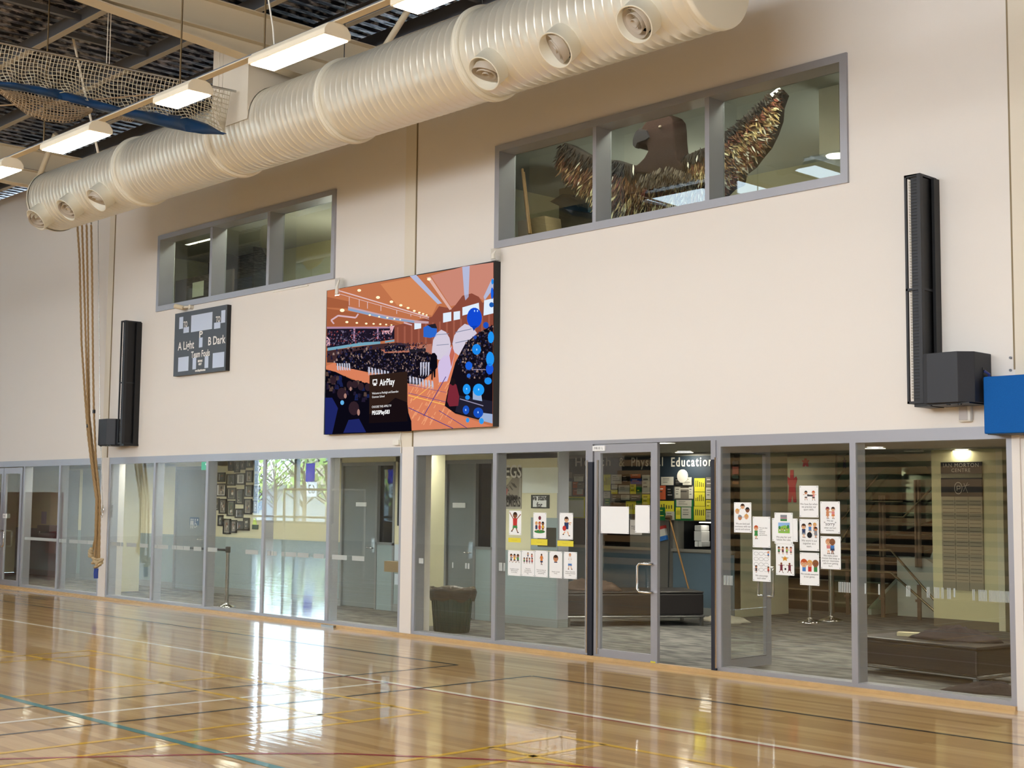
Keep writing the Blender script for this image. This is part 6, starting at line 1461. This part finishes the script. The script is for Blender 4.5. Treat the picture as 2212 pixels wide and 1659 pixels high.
# grey serving window at right end of the corridor wall
a = P(1146, 1187, BW-.02); d = P(1204, 1119, BW-.02)
t = thing('serving_window', 'black serving window in a grey surround behind the lower posters', 'window', ((a.x+d.x)/2, BW-.02, a.z))
MB().box(a.x, d.x, BW-.02, BW, a.z, d.z).build('surround', dado, t)
MB().box(a.x+.15, d.x-.02, BW-.026, BW-.02, a.z+.05, d.z-.14).build('dark_pane', mat('dark_gloss'), t) if False else MB().box(a.x+.15, d.x-.02, BW-.026, BW-.02, a.z+.05, d.z-.14).build('dark_pane', MATS['dark_gloss'], t)
# small parcel taped to the glass beside the column
a = P(827, 1235, -.0); d = P(861, 1214, -.0)
t = thing('taped_box', 'brown card box taped on the glass beside the middle column', 'box', ((a.x+d.x)/2, 0, 1.0))
MB().box(a.x, d.x, .02, .10, P(845, 1236, 0).z, P(845, 1213, 0).z).build('card_box', card, t)
for (y0, y1) in ((1176, 1211), (1240, 1263)): 
    x0 = P(851, y0, 0).x; x1 = P(862, y0, 0).x; MB().box(x0, x1, .012, .02, P(856, y1, 0).z, P(856, y0, 0).z).build('tape_strip', mat('tape_white', 'D3E0EA', .3), t)

# ================================================================== UPSTAIRS ROOMS
upw = mat('upstairs_wall', 'C3BE9E', .7); upc = mat('upstairs_ceiling', 'B5B3A4', .8)
def room(n, x0, x1, z0, z1, yb, wm, cm):
    b = MB(); b.box(x0, x1, yb, yb+.1, z0, z1); b.box(x0-.1, x0, .3, yb, z0, z1); b.box(x1, x1+.1, .3, yb, z0, z1); tag(b.build('wall_upstairs_%d' % n, wm), kind='structure')
    tag(MB().box(x0, x1, .3, yb, z1, z1+.1).build('ceiling_upstairs_%d' % n, cm), kind='structure'); tag(MB().box(x0, x1, .3, yb, z0-.1, z0).build('floor_upstairs_%d' % n, MATS['carpet_tiles'] if 'carpet_tiles' in MATS else carpet), kind='structure')
room(1, -24.5, -15.6, 4.2, 6.62, 3.2, mat('upstairs_wall1', 'C9C69C', .7), upc); room(2, -16.5+.95, -6.5, 4.2, 6.75, 5.0, upw, mat('upstairs_ceiling2', 'A9ADA6', .8))
for (x, y, lab) in ((-19.0, 2.2, 'added standing fill lamp in the left upper room, hidden below the sill line'), (-12.5, 3.4, 'added standing fill lamp in the right upper room, nearer the left pane, below the sill line'), (-9.0, 3.4, 'added standing fill lamp in the right upper room, nearer the right pane, below the sill line')):  # added stand lamps, out of sight, lifting the upper rooms' walls and ceilings
    t = thing('fill_uplighter', lab, 'lamp', (x, y, 4.2)); MB().lathe([(0, .15), (.02, .15), (.03, .015), (1.0, .015), (1.1, .3), (1.11, .3), (1.1, .28), (1.04, .1), (1.04, 0)], (x, y, 4.2), (0, 0, 1), 20).build('lamp_stand', steel, t)
    b = MB(); b.lathe([(1.095, .28), (1.095, 0)], (x, y, 4.2), (0, 0, 1), 20); b.build('lamp_bowl', emit('fill_uplight_glow', (1, .95, .82), UPL), t)
for (x0, x1, lab) in ((-20.6, -17.2, 'added fill lamp just inside the left upper window, above the sight line'), (-12.2, -8.0, 'added fill lamp just inside the right upper window, above the sight line')):  # lamps added out of sight to brighten the upper rooms
    t = thing('room_fill_lamp', lab, 'lamp', ((x0+x1)/2, .55, 6.5)); MB().box(x0, x1, .42, .72, 6.56, 6.615 if x0 < -15 else 6.745).build('lamp_body', white, t); MB().box(x0+.02, x1-.02, .44, .70, 6.545, 6.559).build('lamp_face', emit('room_fill_glow', (1, .95, .8), ROOM), t)
# left room: tube lamp, dark shelving with paper
a = P(402, 527, 1.6); d = P(454, 514, 1.6)
t = thing('tube_lamp', 'glowing tube lamp in the left upper window', 'lamp', ((a.x+d.x)/2, 1.6, a.z))
MB().box(a.x, d.x+.4, 1.57, 1.66, a.z-.02, a.z+.03).build('tube_cover', emit('tube_glow', 'FFFBE0', 3), t); MB().box(a.x-.02, d.x+.42, 1.56, 1.67, a.z+.03, a.z+.06).build('tube_body', white, t)
b = MB(); b.tube([((a.x+d.x)/2, 1.61, a.z+.06), ((a.x+d.x)/2, 1.61, 6.60)], .01, 6); b.build('tube_rod', white, t)
a = P(405, 530, 2.6); d = P(556, 660, 2.6)
t = thing('shelf_unit', 'tall dark shelf unit in the left upper room', 'shelf', ((a.x+d.x)/2, 2.6, 4.2))
b = MB(); X0, X1 = a.x, P(548, 600, 2.6).x; zt = P(405, 530, 2.6).z
b.box(X0, X1, 2.95, 3.0, 4.2, zt); b.box(X0, X0+.05, 2.6, 3.0, 4.2, zt); b.box(X1-.05, X1, 2.6, 3.0, 4.2, zt); b.box((X0+X1)/2-.2, (X0+X1)/2+.2, 2.6, 3.0, 4.2, zt)
b.build('case', mat('shelf_dark', '2A2622', .6), t)
b = MB()
for z in (4.6, 5.0, 5.42, 5.80, zt-.05): b.box(X0, X1, 2.6, 3.0, z, z+.04)
b.build('shelf_board', mat('shelf_edge', '5A5650', .5), t)
b = MB(); b.box(X0+.1, (X0+X1)/2-.25, 2.7, 2.9, 5.06, 5.36); b.box((X0+X1)/2+.25, X1-.1, 2.7, 2.9, 5.46, 5.74); b.box(X0+.1, (X0+X1)/2-.25, 2.7, 2.9, 5.46, 5.76); b.build('shelf_bins', mat('bins_brown', '5E5148', .6), t)
b = MB(); b.box((X0+X1)/2+.25, X1-.1, 2.68, 2.9, 5.84, 6.08); b.box(X0+.1, (X0+X1)/2-.25, 2.68, 2.9, 5.84, 6.05); b.build('shelf_boxes', mat('boxes_navy', '26283A', .6), t)
a = P(415, 643, .5); d = P(440, 606, .5)
one('paper_notice', MB().box(a.x, d.x, .5, .504, a.z, d.z), mat('notice_cream', 'D3D2B8', .6), 'pale sheet standing in the lower left of the left upper window', 'paper')
b = MB(); b.box(a.x-.6, d.x+.9, .51, .55, 4.2, d.z+.1); one('low_partition', b, mat('panel_brown', '4A4038', .7), 'dark low partition behind the pale sheet in the left upper window', 'partition')
# right room
a = P(1126, 600, .9)
b = MB(); b.cyl(P(1143, 505, .60), P(1128, 365, .74), .018, 8); b.cyl(P(1147, 505, .66), P(1132, 372, .8), .012, 8); one('wooden_pole', b, mat('pole_wood', 'A07A48', .6), 'wooden poles leaning inside the right upper window', 'pole')
b = MB(); q = [P(1120, 520, .8), P(1182, 510, .8), P(1176, 466, .8), P(1118, 478, .8)]
b.prism([(v.x, v.z) for v in q], .8, 1.1); one('cardboard_box', b, card, 'brown cardboard box at the lower left of the right upper window', 'box')
a = P(1208, 408, 3.0); d = P(1284, 500, 3.0)
t = thing('canopy_table', 'table with a blue lit edge behind the eagle, left pane', 'table', ((a.x+d.x)/2, 3.0, 4.2))
MB().box(a.x, d.x+.3, 3.0, 3.3, 4.2, a.z).build('table_body', mat('table_taupe', '8A8474', .7), t); b = MB(); b.prism([(P(1208, 440, 2.9).x, P(1208, 440, 2.9).z), (P(1235, 432, 2.9).x, P(1235, 432, 2.9).z+.06), (P(1290, 432, 2.9).x, P(1290, 428, 2.9).z), (P(1290, 460, 2.9).x, P(1290, 462, 2.9).z), (P(1240, 455, 2.9).x, P(1240, 455, 2.9).z)], 2.7, 2.98); b.build('blue_edge', mat('teal_edge', '1E3C4C', .5), t)
a = P(1112, 420, 4.85); d = P(1160, 510, 4.85); b = MB(); b.box(a.x, d.x, 4.9, 5.0, 4.2, a.z); b.build('door_10', doorgrey)['kind'] = 'structure'
t = thing('exit_reflection', 'small green glowing panel imitating an exit sign reflection beyond the eagle', 'sign', (P(1280, 325, 3.5).x, 3.5, P(1280, 330, 3.5).z))  # glowing panel placed to imitate a green exit sign reflection
a = P(1276, 334, 3.5); d = P(1284, 304, 3.5); MB().box(a.x, d.x+.06, 3.5, 3.54, a.z, d.z).build('light_panel', emit('exit_teal', '3FD0B8', 1.6), t)
b = MB(); b.box(a.x+.1, a.x+.12, 3.5, 3.54, d.z, 6.75); b.build('light_rod', white, t)
q = P(1806, 339, 2.2); t = thing('upper_downlight', 'oval ceiling lamp at the right end of the right upper window', 'lamp', (q.x, 2.2, q.z))
b = MB(); b.lathe([(0, 0), (0, .11), (.02, .12)], q, (0, 0, 1), 24); b.build('lamp_face', emit('downlight_glow2', 'FFF8EA', 5), t); MB().box(q.x-.14, q.x+.14, 2.06, 2.34, q.z+.02, 6.75).build('lamp_box', upc, t)

# ---- eagle
EY = .95
FM = {'6E3F28': '54382C', '8A5A30': '6E5138', 'A84A38': '70443A', 'B08A4A': '93795A', 'D3B56A': 'B3A077', 'E6D9A8': 'CFC6A4', 'D6CFC0': 'BDB7AB', 'F1EDE2': 'E4E0D6'}
feather_cols = ['1E1A1B', '2E2622', '4A2E22', '6E3F28', '8A5A30', 'B08A4A', 'D3B56A', 'E6D9A8', 'A84A38', 'D6CFC0', '5B4634']
def EP(x, y, yy=EY): q = P(1060+x*.36166, 100+y*.36166, yy); return q
t = thing('eagle_sculpture', 'large brown feathered eagle with spread wings in the right upper window', 'sculpture', (EP(1000, 900).x, EY, 4.2))
hd = [(918, 622), (905, 606), (904, 575), (918, 532), (945, 505), (962, 480), (996, 440), (1040, 418), (1082, 412), (1112, 426), (1132, 452), (1138, 500), (1140, 560), (1148, 640), (1162, 695), (1190, 725), (1180, 760), (1050, 790), (900, 760), (905, 728), (930, 712), (962, 680), (985, 640), (978, 604), (952, 586), (932, 592)]
b = MB(); pts = [(EP(x, y).x, EP(x, y).z) for x, y in hd]
b.prism(pts, EY-.15, EY+.12)
b.build('head', mat('eagle_brown', '2E201E', .9, bump=.5, bscale=60, spec=.1), t, bevel=.02)
bk = [(918, 622), (905, 606), (904, 575), (918, 532), (945, 505), (985, 520), (1000, 560), (978, 575), (952, 583), (930, 592)]
b = MB(); b.prism([(EP(x, y).x, EP(x, y).z) for x, y in bk], EY-.175, EY-.10); b.build('beak', mat('beak_grey', '2A272C', .8, spec=.1), t)
q = EP(1012, 482, EY-.18); b = MB(); b.sphere((q.x, EY-.18, q.z), .022, 10); b.build('eye', mat('eagle_eye', '6A5A50', .3), t)
wl = [(900, 720), (840, 705), (780, 685), (720, 680), (650, 665), (600, 655), (540, 620), (490, 592), (462, 580), (438, 600), (415, 685), (440, 705), (470, 765), (505, 815), (560, 860), (610, 900), (660, 960), (720, 1020), (800, 1040), (1000, 1010), (1200, 985), (1330, 950), (1400, 880), (1430, 850), (1490, 820), (1500, 760), (1560, 715), (1600, 660), (1650, 600), (1690, 520), (1718, 440), (1725, 360), (1752, 285), (1720, 250), (1680, 280), (1600, 355), (1500, 445), (1400, 525), (1300, 605), (1250, 625), (1160, 665), (1215, 750), (870, 800)]
body = MB(); body.prism([(EP(x, y).x, EP(x, y).z) for x, y in wl[:-2]+[(1160, 690), (1050, 700), (930, 725)]], EY-.04, EY+.10)
body.build('wing_core', mat('wing_dark', '2A2220', .9), t)
def inside(x, y, poly):
    r = False; j = len(poly)-1
    for i in range(len(poly)):
        if (poly[i][1] > y) != (poly[j][1] > y) and x < (poly[j][0]-poly[i][0])*(y-poly[i][1])/(poly[j][1]-poly[i][1])+poly[i][0]: r = not r
        j = i
    return r
topline = [(415, 640), (460, 580), (600, 655), (720, 680), (900, 725), (1050, 740), (1160, 665), (1300, 605), (1500, 445), (1720, 250), (1760, 280)]
rk = random.Random(9); b = MB(); cnt = 0
while cnt < 3600:
    x = rk.uniform(410, 1760); y = rk.uniform(250, 1040)
    if not inside(x, y, wl): continue
    ty_ = zpix(x, topline); dpt = (y-ty_)/170.0
    if dpt < .32: cl_ = ['1E1A1B', '2E2622', '34322F', '3C3A38']
    elif dpt < .62: cl_ = ['6E3F28', '8A5A30', 'A84A38', '4A2E22', 'B08A4A'] if x > 1150 else ['4A2E22', '6E3F28', '2E2622', '8A5A30']
    elif dpt < 1.05: cl_ = ['B08A4A', 'D3B56A', 'E6D9A8', '8A5A30', 'D3B56A'] if x > 1150 else ['6E3F28', '5B4634', '8A5A30', 'B08A4A', 'A84A38']
    else: cl_ = ['D6CFC0', 'A84A38', 'B08A4A', '8A5A30', '4A2E22'] if x > 1150 else ['8A5A30', 'D3B56A', '4A2E22', 'E6D9A8', '2E2622']
    c_ = rk.choice(cl_)
    if rk.random() < .015: c_ = 'F1EDE2'
    c_ = FM.get(c_, c_); b.use(mat('feather_'+c_, c_, 1.0, spec=.0))
    q = EP(x, y); ang = rk.uniform(-.5, .5)+(-.9 if x > 1300 else (.5 if x < 800 else 0)); L = rk.uniform(.08, .16); w_ = rk.uniform(.008, .014)
    dx, dz = math.sin(ang)*L*-1, -math.cos(ang)*L; nx, nz = math.cos(ang)*w_, -math.sin(ang)*w_*-1
    y0_ = EY-.045-rk.uniform(0, .05); y1_ = y0_-rk.uniform(.01, .03)
    px_, pz_ = -dz/L*w_, dx/L*w_
    b.add([(q.x-px_*.4, y0_, q.z-pz_*.4), (q.x+px_*.4, y0_, q.z+pz_*.4), (q.x+dx*.55+px_, y1_, q.z+dz*.55+pz_), (q.x+dx, y1_-.01, q.z+dz), (q.x+dx*.55-px_, y1_, q.z+dz*.55-pz_), (q.x+dx*.3, y0_+.012, q.z+dz*.3)], [(0, 1, 2, 3, 4), (0, 5, 1), (1, 5, 2), (2, 5, 3), (3, 5, 4), (4, 5, 0)])
    cnt += 1
for k in range(420):
    x = rk.uniform(865, 1225); y = rk.uniform(705, 830)
    if y < 705+abs(x-1045)*.35: continue
    c_ = rk.choice(['3C3A38', '4A4440', '2E2622', '5B5450', '6A625A']); b.use(mat('feather_'+c_, c_, 1.0, spec=.0)); q = EP(x, y, EY-.2); w_ = .012; L = rk.uniform(.06, .1)
    b.add([(q.x-w_*.5, EY-.165, q.z), (q.x+w_*.5, EY-.165, q.z), (q.x+w_, EY-.19, q.z-L*.6), (q.x, EY-.20, q.z-L), (q.x-w_, EY-.19, q.z-L*.6), (q.x, EY-.16, q.z-L*.3)], [(0, 1, 2, 3, 4), (0, 5, 1), (1, 5, 2), (2, 5, 3), (3, 5, 4), (4, 5, 0)])
o = b.build('plumage', None, t); o['kind'] = 'stuff'
q0, q1 = EP(1668, 285, EY-.1), EP(1722, 243, EY-.1); b = MB(); b.prism([(q0.x, q0.z), (q0.x+.03, q0.z-.04), (q1.x+.02, q1.z-.03), (q1.x, q1.z)], EY-.1, EY-.09); b.build('tape_tag', paper, t)
b = MB()
for x in (EP(700, 1000).x, EP(1150, 1000).x, EP(1330, 900).x): b.box(x-.03, x+.03, EY, EY+.06, 4.2, EP(1000, 950).z)
b.build('stand', mat('stand_dark', '2A2A2A', .6), t)
# ================================================================== BEHIND THE CAMERA (seen only as reflections)
t = thing('retracted_seating', 'wood and cream retracted bleachers across the hall, mirrored in the right glass', 'bleachers', (-15, -16.6, 0))
wd = mat('bleacher_wood', 'C9A77C', .5); dk = mat('bleacher_gap', '3A3630', .8)
b = MB(); c = MB()
for k in range(14):
    z = .30*k; y = -16.3-.10*k
    b.box(-26, -3, y-.6, y, z+.13, z+.30); c.box(-26, -3, y-.6, y-.10, z, z+.13)
b.build('seat_board', wd, t); c.build('gap', dk, t)
tag(MB().box(-26, -3, -18.6, -18.3, 0, 4.3).build('wall_seating', cream), kind='structure')
# soccer goal
t = thing('indoor_goal', 'pale metal indoor goal mirrored in the left glass', 'goal', (-35.2, -13.5, 0))
A_, B2_ = Vector((-36.05, -12.75, 0)), Vector((-34.55, -14.75, 0)); up_ = Vector((0, 0, 2.12)); back = Vector((-.75, -.55, 0))
gm = mat('goal_metal', 'F0EEE6', .5)
MB().tube([A_, A_+up_, B2_+up_, B2_], .045, 10).build('goal_frame', gm, t)
b = MB(); b.tube([A_+up_, A_+back*1.2], .03, 8); b.tube([B2_+up_, B2_+back*1.2], .03, 8); b.tube([A_, A_+back*1.2, B2_+back*1.2, B2_], .03, 8); b.build('goal_stay', gm, t)
t = thing('crash_mat', 'maroon crash mat standing by the wall, mirrored at far left', 'mat', (-30.4, -1.8, 0))
MB().box(-32.3, -28.7, -2.0, -1.7, 0, 1.9).build('mat_cover', mat('maroon_vinyl', '8E3A42', .5), t)
# outside the far window: ground, brick building, trees, blue sign
tag(MB().box(-130, -20, -90, GY-.3, -.6, -.3).build('ground_outside', mat('asphalt', '8C8F92', .8)), kind='structure')
def bldg(x0, x1, y0, y1, h, m, lab):
    t = thing('building', lab, 'building', ((x0+x1)/2, y0, -.3)); MB().box(x0, x1, y0, y1, -.3, h).build('walls', m, t)
    b = MB(); b.box(x0-.3, x1+.3, y0-.3, y1+.3, h, h+.3); b.build('roof', mat('roof_grey', '8A9098', .6), t); return t
brick = mat('brick_red', 'A0503C', .8, var=.3, vscale=6)
bldg(-88, -66, -44, -40.2, 2.5, mat('metal_fence', '9AA4AC', .6), 'low grey building outside the far window')
bldg(-79.4, -73, -50, -46, 4.5, brick, 'red brick building outside the far window')
bldg(-86.0, -83.6, -50, -47, 5.6, mat('render_cream', 'D9CDB0', .7), 'tall cream block outside the far window')
def transl(name, c):
    m = mat(name, c, .6); nt = m.node_tree; tb = nt.nodes.new('ShaderNodeBsdfTranslucent'); tb.inputs[0].default_value = (*hexc(c), 1)
    nt.links.new(tb.outputs[0], nt.nodes['Material Output'].inputs[0]); return m
t = thing('banner_sign', 'blue banner and number card on the far window', 'sign', (-52.5, GY+.05, 1.95)); MB().box(-53.1, -52.4, GY+.03, GY+.06, 2.65, 3.5).build('blue_board', transl('banner_blue', '2A5FC0'), t); MB().box(-53.0, -52.2, GY+.03, GY+.06, 1.95, 2.64).build('number_card', transl('banner_card', 'E8E8E8'), t); text('number_text', '63', .6, -52.6, GY+.065, 2.28, black, t, rotz=PI)
bark = mat('bark', '6A5A4A', .9); leaf = mat('leaf_lime', '9AAE5A', .8)
rk = random.Random(21)
for i, (tx, ty_) in enumerate(((-68.5, -37.8), (-71.5, -38.2), (-74.5, -38), (-77.5, -38.5), (-65, -37.5), (-81, -38.4))):
    t = thing('bare_tree', 'young tree outside the far window, %s of the row' % ORD[i], 'tree', (tx, ty_, -.3), 'trees outside')
    b = MB(); lf = MB(); b.tube([(tx, ty_, -.3), (tx+.1, ty_, 2), (tx, ty_+.1, 4.2)], [.16, .12, .07], 8)
    for k in range(34):
        z = rk.uniform(1.2, 3.8); a_ = rk.uniform(0, 6.28); L = rk.uniform(1, 2.6); e = Vector((tx+math.cos(a_)*L, ty_+math.sin(a_)*L, z+L*rk.uniform(.4, 1.1)))
        b.tube([(tx, ty_, z), ((tx+e.x)/2, (ty_+e.y)/2, (z+e.z)/2+.1), e], [.04, .025, .01], 4)
        for j in range(5):
            q = e+Vector((rk.uniform(-.7, .7), rk.uniform(-.7, .7), rk.uniform(-.6, .6))); s_ = rk.uniform(.08, .17); lf.poly([(q.x-s_, q.y, q.z), (q.x, q.y+s_*.4, q.z-s_), (q.x+s_, q.y, q.z), (q.x, q.y-s_*.4, q.z+s_)])
    b.build('branches', bark, t); lf.build('foliage', leaf, t)['kind'] = 'stuff'

# ================================================================== WORLD, CAMERA, VIEW
w = bpy.data.worlds.new('world'); SC.world = w; w.use_nodes = True; nt = w.node_tree; bg = nt.nodes['Background']
bg.inputs['Color'].default_value = (.66, .83, 1.0, 1); bg.inputs['Strength'].default_value = WORLD
sun = bpy.data.lights.new('sun', 'SUN'); sun.energy = SUN; sun.angle = .03; sun.color = (1, .95, .85)
so = bpy.data.objects.new('sun', sun); C.objects.link(so); so.rotation_euler = (math.radians(-48), 0, math.radians(-20))
cam = bpy.data.cameras.new('camera'); co_ = bpy.data.objects.new('camera', cam); C.objects.link(co_)
cam.sensor_fit = 'HORIZONTAL'; cam.sensor_width = 36; cam.lens = F_/2212*36; cam.clip_start = .05; cam.clip_end = 400
R_ = Matrix(((_r.x, _u.x, -_f.x), (_r.y, _u.y, -_f.y), (_r.z, _u.z, -_f.z)))
co_.matrix_world = Matrix.Translation(CAM) @ R_.to_4x4()
SC.camera = co_
SC.view_settings.view_transform = 'Standard'; SC.view_settings.look = 'None'; SC.view_settings.gamma = 1; SC.view_settings.exposure = EXPO
SC.view_settings.use_curve_mapping = False
SC.cycles.sample_clamp_indirect = 40; SC.cycles.use_denoising = True
